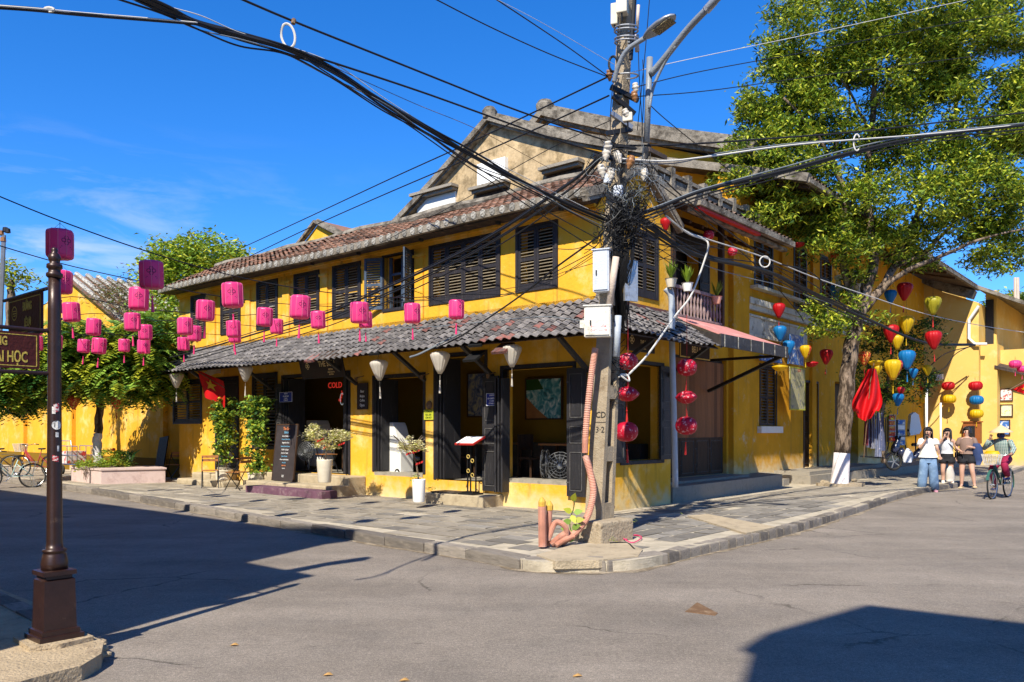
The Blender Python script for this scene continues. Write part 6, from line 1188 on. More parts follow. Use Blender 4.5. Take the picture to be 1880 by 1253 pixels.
def leaf_mesh(root, name, C, L_, W_, mats, wts, droop=.5, up=.3, seed=1, light_top=True, kind='stuff'):
 """many small folded leaves, one quad pair each, at points C"""
 r = np.random.RandomState(seed); C = np.asarray(C, float); N = len(C)
 a = r.uniform(0, 2 * np.pi, N); d = np.stack([np.cos(a), np.sin(a), r.uniform(-1, .5, N) * droop - droop * .3], 1); d /= np.linalg.norm(d, axis=1)[:, None]
 nz = r.normal(0, .55, (N, 3)); nz[:, 2] += 1; s = np.cross(d, nz); s /= np.linalg.norm(s, axis=1)[:, None]; n = np.cross(s, d)
 l = L_ * r.uniform(.6, 1.25, N)[:, None]; w = W_ * r.uniform(.7, 1.2, N)[:, None]
 b = C - d * l / 2; t = C + d * l / 2 - n * l * .10; m1 = C + s * w / 2 + n * w * .18 - d * l * .06; m2 = C - s * w / 2 + n * w * .18 - d * l * .06
 V = np.empty((N, 4, 3)); V[:, 0] = b; V[:, 1] = m1; V[:, 2] = t; V[:, 3] = m2; V = V.reshape(-1, 3)
 i = np.arange(N) * 4; F = np.concatenate([np.stack([i, i + 1, i + 2], 1), np.stack([i, i + 2, i + 3], 1)]); mi = r.choice(len(mats), N, p=wts); mi = np.concatenate([mi, mi])
 off = OFF.get(root.name, Vector((0, 0, 0))); o = bpy.data.objects.new(name, fastmesh(name, V - np.array(off), F, mats, midx=mi)); COL.objects.link(o); o.parent = root; OFF[o.name] = off
 return tag(o, kind=kind)
DENS = 1.0
def clumps(blobs, per, spread, n_in, seed=1, shell=.55, gaps=0):
 """points in leafy tufts spread through pixel-measured ellipsoids (u,v,ru,rv,Y,rY)"""
 r = np.random.RandomState(seed); out = []
 for (u, v, ru, rv, Y, rY) in blobs:
  c = at(u, v, Y); R = np.array([ru / 1487 * Y, rY, rv / 1487 * Y]); k = int(per * DENS * R[0] * R[2] * 3.1)
  for _ in range(max(1, k)):
   q = r.normal(0, 1, 3); q /= np.linalg.norm(q); q *= r.uniform(shell, 1) ** .6; cc = np.array(c) + q * R
   if gaps and pnoise(Vector(cc) * gaps) < -.11: continue
   m = max(3, int(n_in * r.uniform(.5, 1.4))); p = r.normal(0, 1, (m, 3)) * spread * np.array([1, 1, .55]); p[:, 2] -= np.abs(p[:, 0]) * .25; out.append(cc + p)
 return np.concatenate(out)
def limb(mb, pts, r0, r1, n=8): P = catmull([at(*q) if not isinstance(q, Vector) else q for q in pts], 5); k = len(P); mb.tube([p + Vector((.02 * math.sin(i * 1.7), 0, 0)) for i, p in enumerate(P)], [r0 + (r1 - r0) * i / (k - 1) for i in range(k)], n)
tx, ty = toW(*Gf(1545, 893, .12), 0).xy
BT = thing('street_tree', 'big leafy street tree with a whitewashed foot on the right-hand pavement', 'tree', (tx, ty, .1), 'W'); Y0 = ty
mb = MB(); z_ = lambda v: at(1545, v, Y0)
mb.tube([at(1541, 898, Y0), at(1541, 890, Y0), at(1544, 860, Y0), at(1546, 832, Y0)], [.30, .235, .215, .205], 14); part('whitewashed_foot', mb, 'bark_white', BT, smooth=True)
mb = MB(); limb(mb, [(1546, 832, Y0), (1551, 760, Y0), (1556, 690, Y0), (1566, 620, Y0), (1578, 565, Y0)], .203, .19, 12)
limb(mb, [(1574, 590, Y0), (1556, 520, Y0), (1545, 440, Y0 - .2), (1548, 350, Y0 - .3), (1500, 250, Y0 - .5), (1440, 180, Y0 - .8)], .14, .03)
limb(mb, [(1578, 570, Y0), (1604, 480, Y0), (1592, 360, Y0), (1600, 240, Y0), (1606, 120, Y0), (1590, -20, Y0)], .15, .04)
limb(mb, [(1580, 575, Y0), (1625, 520, Y0), (1655, 460, Y0 + .2), (1700, 360, Y0), (1745, 250, Y0), (1770, 100, Y0 + .3)], .13, .03)
limb(mb, [(1610, 540, Y0), (1660, 500, Y0 - .3), (1730, 470, Y0 - .6), (1800, 440, Y0 - .8), (1880, 420, Y0 - 1)], .08, .02)
limb(mb, [(1640, 490, Y0), (1700, 462, Y0), (1760, 400, Y0 + .3), (1850, 330, Y0 + .4)], .07, .02)
for q in [[(1548, 350), (1530, 290), (1560, 200), (1550, 120)], [(1595, 330), (1640, 280), (1665, 180), (1680, 80)], [(1600, 250), (1560, 170), (1520, 110)], [(1545, 440), (1500, 400), (1440, 380)], [(1700, 360), (1780, 330), (1830, 280)], [(1604, 200), (1650, 130), (1700, 60)], [(1592, 400), (1530, 360), (1470, 300)], [(1745, 250), (1800, 200), (1840, 150)], [(1560, 560), (1530, 600), (1515, 560)], [(1500, 250), (1470, 270), (1410, 260)]]:
 limb(mb, [(u, v, Y0 + random.uniform(-.6, .6) * (i > 0)) for i, (u, v) in enumerate(q)], .05, .012, 6)
part('trunk', mb, 'bark', BT, smooth=True)
BB = [(1600, 30, 190, 120), (1500, 70, 110, 80), (1430, 175, 78, 75), (1395, 265, 66, 68), (1480, 250, 100, 90), (1580, 170, 150, 110), (1700, 90, 140, 100), (1790, 70, 70, 90), (1790, 210, 100, 90), (1860, 280, 60, 110), (1700, 230, 110, 80), (1390, 335, 60, 30), (1440, 385, 85, 42), (1540, 385, 120, 52), (1650, 380, 130, 60), (1770, 370, 120, 62), (1870, 390, 70, 60), (1840, 470, 60, 26), (1545, 460, 60, 40), (1530, 560, 40, 34), (1520, 590, 40, 24), (1600, 600, 40, 26), (1640, 450, 60, 30), (1350, 300, 34, 40), (1345, 350, 40, 26), (1365, 400, 34, 14), (1490, 430, 40, 22), (1560, 500, 30, 36), (1520, 540, 30, 30), (1800, 140, 90, 70), (1560, 280, 80, 50), (1900, 180, 60, 120), (1700, 300, 90, 50), (1800, 330, 90, 50), (1860, 430, 50, 36), (1730, 420, 80, 34), (1320, 330, 20, 30), (1380, 200, 30, 30), (1860, 30, 60, 70), (1690, 470, 50, 20)]
C = clumps([(u, v, ru, rv, Y0 + (.3 * math.sin(u)), max(.7, 1.4 * ru / 110)) for u, v, ru, rv in BB], 32, .16, 44, seed=4, gaps=1.1)
C = np.concatenate([C, clumps([(1400, 290, 70, 60, Y0 - 1.2, .7), (1480, 335, 75, 50, Y0 - 1.2, .7), (1345, 335, 34, 24, Y0 - 1.5, .5), (1410, 395, 50, 18, Y0 - 1.5, .6), (1520, 430, 50, 30, Y0 - 1, .7), (1450, 250, 60, 40, Y0 - 1, .6)], 17, .14, 40, seed=14)])
leaf_mesh(BT, 'crown', C, .17, .055, ['leaf_mid', 'leaf_light', 'leaf_dark'], [.46, .34, .20], .8, seed=2)
C = clumps([(1650, 640, 42, 34, 23.5, .8), (1610, 690, 60, 40, 23.8, .8), (1670, 700, 40, 40, 24, .8), (1625, 620, 60, 30, 23.5, .6), (1730, 625, 22, 8, 23, .3), (1700, 600, 30, 18, 23.3, .4), (1600, 740, 40, 30, 24.2, .6)], 34, .14, 26, seed=8)
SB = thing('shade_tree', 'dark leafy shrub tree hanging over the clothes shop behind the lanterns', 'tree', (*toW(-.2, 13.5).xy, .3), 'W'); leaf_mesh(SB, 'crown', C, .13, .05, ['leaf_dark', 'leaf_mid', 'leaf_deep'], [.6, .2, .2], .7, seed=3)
mb = MB(); limb(mb, [(1622, 850, 24), (1618, 780, 24), (1630, 700, 24), (1640, 640, 23.6)], .08, .03); limb(mb, [(1625, 740, 24), (1600, 700, 24), (1590, 650, 23.8)], .05, .02); part('trunk', mb, 'bark', SB)
for i, (u, v, s_) in enumerate([(1511, 888, .10), (1524, 884, .07), (1566, 884, .07), (1510, 880, .05)]):
 x, y = Gw(u, v, .14); rock('stone_lump', (x, y - .1, .17), s_ * 1.3, ['round broken stone at the left foot of the big tree', 'reddish brick chunk left of the whitewashed trunk', 'small pale stone right of the whitewashed trunk', 'orange brick crumb on top of the stone ring'][i], 'stone', 21 + i, 'rust' if i in (1, 3) else 'conc_pink')
mb = MB(); a = np.linspace(0, 6.283, 15)[:-1]; mb.prism([(tx + .62 * math.cos(t) * (1 + .12 * math.sin(5 * t)), ty + .36 * math.sin(t) * (1 + .1 * math.cos(3 * t)), .1) for t in a], (0, 0, .10)); solo('tree_ring', mb, 'conc_pink', 'low rough stone ring around the foot of the big tree', 'tree ring', frame='W', loc=(tx, ty, .1))
px_, py_ = toW(*Gf(186, 868, .12)).xy
lx0, ly0 = Gf(131, 884); lx1, ly1 = Gf(186, 890); lx2, ly2 = Gf(256, 882)
PLN = thing('stone_planter', 'pale pink stone planter box with plants at the foot of the left tree', 'planter', (lx1, ly1, .12))
q = [(lx1, ly1), (lx2 + .1, ly1 + .9), (lx2 - .6, ly1 + 2.0), (lx0 - .1, ly1 + 1.2), (lx0, ly0 + .1)]
q = [(lx1, ly1), (-14.05, ly1 + 1.5), (-15.4, ly1 + 1.9), (-16.5, ly1 + 1.2), (lx0, ly0)]
M['pink_stone'] = mat('pale_pink_stone', (.55, .42, .38), .85, .1, 3, spot=(.42, .30, .27), sscale=4, bump=.15)
mb = MB(); mb.prism([(x, y, .12) for x, y in q], (0, 0, .40)); part('box', mb, 'pink_stone', PLN)
cxq = sum(a for a, b in q) / 5; cyq = sum(b for a, b in q) / 5; mb = MB(); mb.prism([(cxq + (a - cxq) * 1.03, cyq + (b - cyq) * 1.03, .50) for a, b in q], (0, 0, .045)); part('coping', mb, 'pink_stone', PLN)
wq = toW(cxq, cyq); Yq = wq.y
LT = thing('planter_tree', 'tree with drooping compound leaves and a whitewashed trunk growing from the pink planter', 'tree', (wq.x, wq.y, .5), 'W')
mb = MB(); limb(mb, [(180, 850, Yq), (178, 815, Yq), (180, 795, Yq)], .13, .115, 10); part('whitewashed_foot', mb, 'bark_white', LT, smooth=True)
mb = MB(); limb(mb, [(180, 795, Yq), (183, 750, Yq), (187, 700, Yq), (180, 650, Yq)], .115, .08, 10); limb(mb, [(185, 720, Yq), (220, 680, Yq), (262, 650, Yq)], .06, .02); limb(mb, [(184, 730, Yq), (140, 690, Yq), (80, 670, Yq - .4)], .06, .02); limb(mb, [(183, 680, Yq), (210, 620, Yq), (250, 580, Yq)], .05, .02); part('trunk', mb, 'bark', LT, smooth=True)
rr_ = np.random.RandomState(12); VV = []; FF = []
LB = [(40, 700, 60, 40), (95, 690, 60, 45), (150, 680, 60, 45), (215, 690, 60, 45), (270, 700, 50, 32), (30, 655, 60, 35), (110, 640, 60, 34), (175, 630, 60, 30), (250, 640, 60, 36), (300, 660, 40, 36), (20, 730, 40, 30), (290, 600, 36, 30), (150, 600, 50, 14), (230, 610, 40, 20), (60, 625, 50, 14)]
k = 0
for (u, v, ru, rv) in LB:      # compound leaves: a drooping midrib with paired leaflets
 for _ in range(int(ru * rv / 8)):
  q_ = rr_.normal(0, 1, 3); q_ /= np.linalg.norm(q_); q_ *= rr_.uniform(.4, 1) ** .5; Yc = Yq - .3; c = np.array(at(u, v, Yc)) + q_ * np.array([ru / 1487 * Yc, 1.5, rv / 1487 * Yc])
  a = rr_.uniform(0, 6.28); d = np.array([math.cos(a), math.sin(a), 0]); s_ = np.array([-d[1], d[0], 0]); Lc = rr_.uniform(.38, .62)
  for j in range(8):
   t = (j + .8) / 8; p = c + d * Lc * t * .85 + np.array([0, 0, .12 * t - .42 * t * t * Lc / .5])
   for sd in (-1, 1):
    ll = .20 * (1 - .35 * abs(t - .5)); dd = s_ * sd * .86 + d * .4 + np.array([0, 0, -.42]); dd /= np.linalg.norm(dd); w_ = np.cross(dd, [0, 0, 1]); w_ /= np.linalg.norm(w_)
    VV += [p, p + dd * ll * .5 + w_ * .042, p + dd * ll, p + dd * ll * .5 - w_ * .042]; FF.append((4 * k, 4 * k + 1, 4 * k + 2, 4 * k + 3)); k += 1
VV = np.array(VV) - np.array(OFF[LT.name]); mi = np.repeat(rr_.choice(3, len(FF) // 16 + 1, p=[.5, .3, .2]), 16)[:len(FF)]; o = bpy.data.objects.new('crown', fastmesh('crown', VV, FF, ['leaf_fresh', 'leaf_light', 'leaf_deep'], midx=mi)); COL.objects.link(o); o.parent = LT; tag(o, kind='stuff')
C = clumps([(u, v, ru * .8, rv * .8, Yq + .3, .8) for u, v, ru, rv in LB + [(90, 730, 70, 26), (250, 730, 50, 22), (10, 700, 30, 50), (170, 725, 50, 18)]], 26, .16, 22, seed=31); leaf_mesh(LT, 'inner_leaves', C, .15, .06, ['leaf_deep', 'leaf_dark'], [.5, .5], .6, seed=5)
C = clumps([(155, 854, 12, 9, Yq - .5, .4), (175, 850, 16, 12, Yq - .6, .4), (200, 840, 18, 18, Yq - .3, .4), (224, 843, 18, 15, Yq, .4)], 130, .07, 22, seed=6); PB1 = thing('planter_shrubs', 'mixed low green shrubs with a red flower filling the pink planter', 'shrub', (wq.x, wq.y, .5), 'W'); leaf_mesh(PB1, 'foliage', C, .10, .035, ['leaf_fresh', 'leaf_mid', 'leaf_light'], [.5, .3, .2], .3, seed=7)
mb = MB()
for i in range(26): a = random.uniform(0, 6.28); c = at(228 + random.uniform(-10, 14), 848, Yq - .1); mb.add([c, c + Vector((math.cos(a) * .16 + .02, math.sin(a) * .16, .26)), c + Vector((math.cos(a) * .38, math.sin(a) * .38, .36)), c + Vector((math.cos(a) * .16 - .02, math.sin(a) * .16, .26))], [(0, 1, 2, 3)])
part('long_leaves', mb, 'leaf_deep', PB1); mb = MB(); mb.lathe([(.0, .05), (.05, .03), (.04, -.02), (0, -.04)], 8, tuple(at(209, 826, Yq - .3)), cap=False); part('flower', mb, 'red_paint', PB1)
def backtree(label, blobs, trunk, mats, wts, L_=.2, W_=.07, per=3, spread=.25, n_in=26, seed=1, name='garden_tree'):
 t = thing(name, label, 'tree', tuple(at(*trunk[0])), 'W'); leaf_mesh(t, 'crown', clumps(blobs, per * 9, spread, n_in, seed), L_, W_, mats, wts, .5, seed=seed); mb = MB(); limb(mb, trunk, .16, .06); part('trunk', mb, 'bark', t); return t
backtree('dense bright green tree rising behind the left end of the long roof', [(330, 470, 50, 26, 27, 1.2), (385, 465, 60, 30, 27, 1.3), (425, 485, 34, 24, 27, 1), (300, 505, 34, 34, 26.5, 1), (355, 505, 70, 34, 27, 1.2), (310, 560, 34, 36, 26, 1), (325, 600, 26, 24, 25.5, .8)], [(330, 700, 26.8), (332, 600, 26.8), (345, 500, 27)], ['leaf_fresh', 'leaf_light', 'leaf_mid'], [.4, .35, .25], per=5, seed=41, L_=.2, W_=.08)
backtree('tall dark green tree beyond the street at the right frame edge', [(1850, 570, 34, 34, 42, 1.5), (1840, 620, 34, 40, 42, 1.5), (1880, 600, 40, 60, 43, 1.5), (1870, 560, 26, 18, 42, 1)], [(1850, 740, 42), (1850, 640, 42), (1855, 580, 42)], ['leaf_mid', 'leaf_light', 'leaf_dark'], [.4, .2, .4], L_=.3, W_=.11, per=2.4, spread=.35, seed=43)
backtree('brownish leafless creeper lying on the striped tiled roof', [(215, 545, 36, 20, 27, .5), (245, 565, 22, 24, 26.5, .5), (195, 530, 20, 12, 27.5, .4), (238, 508, 5, 16, 27, .2)], [(260, 620, 25.5), (235, 580, 26.2), (215, 540, 27)], ['leaf_brown', 'leaf_dark', 'leaf_mid'], [.65, .2, .15], L_=.16, W_=.03, per=6, seed=47, name='creeper')
backtree('small leafy top poking up at the far left behind the signs', [(24, 505, 14, 16, 24, .5), (8, 500, 12, 14, 24, .4)], [(20, 600, 24), (20, 540, 24), (22, 515, 24)], ['leaf_mid', 'leaf_light'], [.6, .4], per=6, seed=48, name='small_tree')
def climber(label, u, v0, v1, w, yy, seed, potlab):
 cs = []; n = 9
 for i in range(n): v = v0 + (v1 - v0) * (i + .5) / n; x, z = Lf(u + 4 * math.sin(i * 1.4 + seed), v, yy); p = toW(x, yy, z); k = 1.25 if i < 2 else 1.0 - .035 * i; cs.append((PCX + FOC * p.x / p.y, v, w * k, (v1 - v0) / n * .85, p.y, .28))
 x, z = Lf(u, v1, yy); base = toW(x, yy, .5); t = thing('climbing_plant', label, 'climbing plant', tuple(base), 'W'); leaf_mesh(t, 'foliage', clumps(cs, 95, .075, 20, seed), .11, .07, ['leaf_fresh', 'leaf_deep', 'leaf_light'], [.5, .3, .2], .7, seed=seed)
 mb = MB(); top = at(u, v0 + 10, base.y);
 for k in range(3): mb.tube(catmull([base + Vector((.05 * k, 0, 0)), (base + top) / 2 + Vector((.06 * math.sin(k * 2), 0, 0)), top + Vector((.04 * k, .05, 0))], 5), .012, 5)
 part('stems', mb, 'bark', t)
 mb = MB(); mb.lathe([(.17, .12), (.2, .16), (.215, .5), (.23, .5), (.23, .54), (.19, .54), (.18, .46), (0, .46)], 16, (base.x, base.y, 0), cap=False); solo('plant_pot', mb, 'ceramic', potlab, 'plant pot', frame='W', loc=(base.x, base.y, .12), smooth=False)
climber('climbing plant column by the flag, left of the two', 411, 736, 848, 18, -.42, 51, 'cream pot at the foot of the left climbing plant'); climber('wider climbing plant column beside the chalk menu board', 471, 733, 866, 22, -.55, 53, 'cream pot at the foot of the right climbing plant')
def potted(label, potlab, pu, pv0, pv1, pw0, pw1, blob, Y, mats, wts, seed, red, potm='ceramic'):
 b = at(pu, pv1, Y); zt_ = at(pu, pv0, Y).z; s_ = Y / 1487
 mb = MB(); r0, r1 = pw0 * s_ / 2, pw1 * s_ / 2; mb.lathe([(r0 * .92, 0), (r0, .02), (r1, zt_ - b.z - .02), (r1, zt_ - b.z), (r1 - .025, zt_ - b.z), (r1 - .03, zt_ - b.z - .05), (0, zt_ - b.z - .05)], 20, tuple(b), cap=False); solo('plant_pot', mb, potm, potlab, 'plant pot', frame='W', loc=tuple(b), smooth=True)
 t = thing('potted_tree', label, 'potted plant', (b.x, b.y, zt_ - .05), 'W'); leaf_mesh(t, 'foliage', clumps(blob, 190, .045, 26, seed), .075, .018, mats, wts, .3, seed=seed); mb = MB()
 c = at(blob[0][0], blob[0][1], Y); mb.tube(catmull([Vector((b.x, b.y, zt_ - .06)), (Vector((b.x, b.y, zt_)) + c) / 2 + Vector((.03, 0, 0)), c], 4), .018, 6)
 for k in range(9): a = k * .7; mb.tube([c - Vector((0, 0, .12)), c + Vector((math.cos(a) * .32, math.sin(a) * .2, .10 + .03 * (k % 3)))], .008, 4)
 part('stem', mb, 'bark', t); mb = MB()
 for (u, v) in red:
  c = at(u, v, Y - .15)
  for k in range(3): mb.obox(c + Vector((.04 * k - .04, 0, .015 * k)), (.028, 0, .01), (0, .012, 0), (.006, 0, .02))
 part('red_bow', mb, 'red_paint', t)
Yp1 = toW(*Gf(595, 900, .42)).y
potted('pale flowering bonsai spreading flat over the white pot in front of the cafe door', 'tall tapering white pot standing on the cafe steps', 596, 844, 886, 24, 29, [(600, 800, 44, 13, 17.0, .3), (572, 788, 14, 8, 17.0, .2), (630, 800, 18, 9, 17.0, .2), (600, 818, 26, 7, 17, .2)], 17.0, ['leaf_cream', 'leaf_light', 'leaf_mid'], [.72, .18, .1], 61, [(588, 810), (600, 822), (627, 817)])
potted('sparse pale bonsai with red ribbons beside the yellow pillar', 'white cylinder pot on the pavement by the second step', 769, 880, 922, 22, 25, [(752, 815, 22, 12, 15.3, .22), (768, 826, 14, 8, 15.3, .2), (740, 824, 12, 7, 15.3, .15)], 15.4, ['leaf_cream', 'leaf_brown', 'leaf_light'], [.6, .25, .15], 62, [(752, 834), (764, 831), (770, 852)], 'white')
GT = thing('grass_tuft', 'green grassy plant in the white cylinder pot and along the pillar foot', 'plant', tuple(at(772, 880, 15.3)), 'W'); leaf_mesh(GT, 'foliage', clumps([(768, 876, 8, 5, 15.3, .1), (788, 890, 8, 10, 15.7, .12)], 60, .05, 20, 63), .12, .02, ['leaf_fresh', 'leaf_light'], [.7, .3], .3, seed=63)
WD = thing('weed', 'bright green weed with big leaves growing beside the orange pipes', 'weed', tuple(at(1052, 985, 10.4)), 'W'); mb = MB(); mb.tube(catmull([at(1052, 990, 10.4), at(1046, 960, 10.4), at(1054, 930, 10.45), at(1054, 915, 10.5)], 4), .006, 5); part('stem', mb, 'leaf_deep', WD)
for i, (u, v, a) in enumerate([(1044, 938, 2.6), (1060, 940, .3), (1042, 958, 3.4), (1052, 952, 5), (1046, 978, 4.2), (1056, 968, .6), (1053, 915, 1.4), (1048, 990, 3.8), (1040, 972, 2.9), (1062, 955, .2)]):
 c = at(u, v, 10.38); d = Vector((math.cos(a), -.3, math.sin(a) * .6)).normalized(); s_ = d.cross(Vector((0, -1, .4))).normalized(); mb = MB(); l = .085
 mb.add([c - d * l * .6, c - d * l * .2 + s_ * .042, c + d * l * .3 + s_ * .035, c + d * l, c + d * l * .3 - s_ * .035, c - d * l * .2 - s_ * .042], [(0, 1, 2, 3), (0, 3, 4, 5)]); part('leaf', mb, 'leaf_fresh' if i % 3 else 'leaf_light', WD)
G2 = thing('kerb_grass', 'thin patch of grass growing along the cement kerb corner', 'grass', tuple(at(1040, 1027, 9.9)), 'W', kind='stuff'); leaf_mesh(G2, 'blades', clumps([(1040, 1026, 16, 2, 9.3, .05), (1128, 990, 5, 3, 10.2, .06), (1165, 955, 7, 2, 11.6, .1), (1258, 950, 6, 2, 12.3, .1)], 60, .04, 12, 71), .05, .008, ['leaf_mid', 'leaf_light'], [.6, .4], .1, seed=71)
for i, (u, v, Y, pm, lab) in enumerate([(1316, 545, 17.6, 'orange_pipe', 'spiky potted plant hanging in an orange pot on the balcony rail'), (1232, 512, 14.8, 'ceramic', 'green plant at the left corner of the balcony'), (1262, 520, 15.5, 'white', 'plant in a white pot on the balcony rail behind the white cable')]):
 c = at(u, v, Y); t = thing('balcony_plant', lab, 'potted plant', tuple(c), 'W'); mb = MB(); mb.lathe([(.07, -.16), (.11, 0), (.12, 0), (.10, -.01), (0, -.02)], 12, tuple(c), cap=False); part('pot', mb, pm, t); mb = MB()
 for k in range(30): a = random.uniform(0, 6.28); l = random.uniform(.2, .36); e = c + Vector((math.cos(a) * .14, math.sin(a) * .14, l)); s_ = Vector((-math.sin(a), math.cos(a), 0)) * .018; mb.add([c + s_, c - s_, (c + e) / 2 - s_ * 1.2, e, (c + e) / 2 + s_ * 1.2], [(0, 1, 2, 3, 4)])
 part('foliage', mb, 'leaf_mid', t)
# ================================================================== CAFE FRONT AND STREET FURNITURE
def fx(u, y=0.0, v=800): return Lf(u, v, y)[0]
ZP = .12
T0 = Matrix.Rotation(RAD(90), 4, 'X')
def bev(o, w=.01, s=2): b = o.modifiers.new('b', 'BEVEL'); b.width = w; b.segments = s; b.limit_method = 'ANGLE'; return o
ST = thing('cafe_steps', 'worn cream stone steps in front of the cafe door', 'steps', (fx(560), -.4, ZP))
a, b = fx(484, -.5), fx(622, -.5);
for nm_, (x0, x1, y0_, y1_, z1) in {'upper_step': (a, b + .35, -.5, 0, .55), 'lower_step': (a - .15, b + .4, -1.0, -.502, .36)}.items(): mb = MB(); mb.box(x0, x1, y0_, y1_, ZP - .02, z1); bev(part(nm_, mb, 'step', ST), .03, 3)
M['purple_wood'] = mat('faded_purple_wood', (.13, .06, .09), .7, .3, 5, spot=(.22, .15, .16), sscale=6)
PS = thing('wooden_step', 'low faded purple wooden step at the bottom of the cafe steps', 'step', (fx(520, -1.3), -1.2, ZP)); x0, x1 = fx(452, -1.4), fx(592, -1.4)
for i in range(2): mb = MB(); mb.box(x0 + (x1 - x0) / 2 * i + .004, x0 + (x1 - x0) / 2 * (i + 1) - .004, -1.42, -1.005, ZP, .285); bev(part('plank', mb, 'purple_wood', PS), .008)
S2 = thing('door_step', 'cream stone step with a doormat at the second cafe door', 'step', (fx(830), -.3, ZP)); x0, x1 = fx(786, -.6), fx(888, -.6); mb = MB(); mb.box(x0 - .15, x1, -.62, -.0, ZP - .02, .34); bev(part('block', mb, 'step', S2), .02)
mb = MB(); mb.box(fx(795, -.5), fx(838, -.5), -.58, -.15, .341, .37); o = solo('doormat', mb, 'canopy_dark', 'curled brown doormat lying on the second door step', 'doormat', loc=(fx(815, -.4), -.4, .34)); bev(o, .01)
S3 = thing('side_steps', 'two rounded worn steps under the blind door at the left', 'steps', (fx(360), -.4, ZP))
for k, (x0, x1, y0_, z1) in enumerate([(fx(348, -.5), fx(405, -.5), -.45, .42), (fx(327, -.9), fx(412, -.9), -.95, .28)]): mb = MB(); mb.box(x0, x1, y0_, -.0 if k == 0 else -.452, ZP - .02, z1); bev(part('step', mb, 'step', S3), .05, 3)
# --- folding furniture
simple('slat_wood', (.36, .15, .05), .5, var=.25)
def folding_chair(label, loc, rot, group='wooden folding chairs outside the cafe', back=.82):
 t = thing('folding_chair', label, 'chair', loc, 'F', group, rot=rot); o0 = Vector(loc); Rm = Matrix.Translation(o0);
 def P_(name, mb, m): mb.xf(Rm); return part(name, mb, m, t)
 for k in range(5): mb = MB(); mb.box(-.2, .2, -.19 + k * .08, -.13 + k * .08, .44, .455); P_('seat_slat', mb, 'slat_wood')
 for k in range(2): mb = MB(); mb.box(-.2, .2, .235 + .02 * k, .25 + .02 * k, .70 + k * .09 - .03, .70 + k * .09 + .035); P_('back_slat', mb, 'slat_wood')
 for s_ in (-1, 1):
  mb = MB(); mb.bar((s_ * .2, -.22, 0), (s_ * .2, .28, back), .012, .022, (1, 0, 0)); mb.bar((s_ * .18, .24, 0), (s_ * .18, -.18, .44), .012, .022, (1, 0, 0)); mb.bar((s_ * .19, -.19, .43), (s_ * .19, .2, .43), .012, .02, (1, 0, 0)); P_('leg_frame', mb, 'metal_black')
 return t
def folding_table(label, loc, rot, h_=.72, w=.3, name='folding_table'):
 t = thing(name, label, 'table', loc, 'F', rot=rot); Rm = Matrix.Translation(Vector(loc))
 for k in range(6): mb = MB(); mb.box(-w, w, -w + k * w / 3, -w + k * w / 3 + w / 3 - .012, h_ - .018, h_); mb.xf(Rm); part('top_slat', mb, 'slat_wood', t)
 for s_ in (-1, 1): mb = MB(); mb.bar((s_ * w * .9, -w, 0), (s_ * w * .9, w, h_ - .02), .012, .022, (1, 0, 0)); mb.bar((s_ * w * .85, w, 0), (s_ * w * .85, -w, h_ - .02), .012, .022, (1, 0, 0)); mb.xf(Rm); part('leg_frame', mb, 'metal_black', t)
 return t
g1 = Gf(386, 896); g2 = Gf(432, 900); g3 = Gf(418, 890)
folding_chair('folding chair with reddish slats, left one of the pair by the climbing plants', (g1[0], g1[1], ZP), RAD(60)); folding_chair('folding chair with reddish slats, right one of the pair by the climbing plants', (g2[0] + .1, g2[1], ZP), RAD(-70))
folding_table('small slatted table between the pair of folding chairs', (g3[0], g3[1] + .35, ZP), RAD(10))
g1 = Gf(300, 882); folding_chair('folded-out slatted chair in the shade left of the low window, nearer one', (g1[0], g1[1] + .35, ZP), RAD(40)); folding_chair('slatted chair in deep shade against the left wall', (g1[0] + .9, g1[1] + .75, ZP), RAD(-30)); folding_table('slatted table in the shade left of the low window', (g1[0] - .3, g1[1] + .8, ZP), RAD(5))
mb = MB(); x = fx(300, -.1); mb.obox((x, -.16, .85), (.23, .02, .03), (-.01, .02, 0), (0, .09, .55)); solo('dark_board', mb, 'wood_black', 'tall dark board leaning on the left wall behind the shaded table', 'board', loc=(x, -.1, .3))
# --- chalk menu board
x0, x1 = fx(502, -.62), fx(540, -.62); MBd = thing('menu_board', 'tall chalk menu board headed The Son Bistro standing beside the climbing plant', 'menu board', ((x0 + x1) / 2, -.6, .36)); w = x1 - x0; cxm = (x0 + x1) / 2
tl = Matrix.Translation((cxm, -.66, .37)) @ Matrix.Rotation(RAD(-6), 4, 'X'); H_ = 1.36
simple('slate', (.035, .027, .027), .8, var=.3); simple('chalk_white', (.70, .70, .68), .8); simple('chalk_blue', (.15, .42, .62), .8); simple('chalk_orange', (.80, .25, .08), .8)
mb = MB(); mb.box(-w / 2, w / 2, 0, .02, 0, H_); mb.xf(tl); part('panel', mb, 'slate', MBd)
mb = MB(); [mb.box(*q) for q in ((-w / 2 - .02, -w / 2, -.008, .028, 0, H_), (w / 2, w / 2 + .02, -.008, .028, 0, H_), (-w / 2 - .02, w / 2 + .02, -.008, .028, H_, H_ + .025))]; mb.xf(tl); part('frame', mb, 'wood_brown', MBd)
mb = MB()
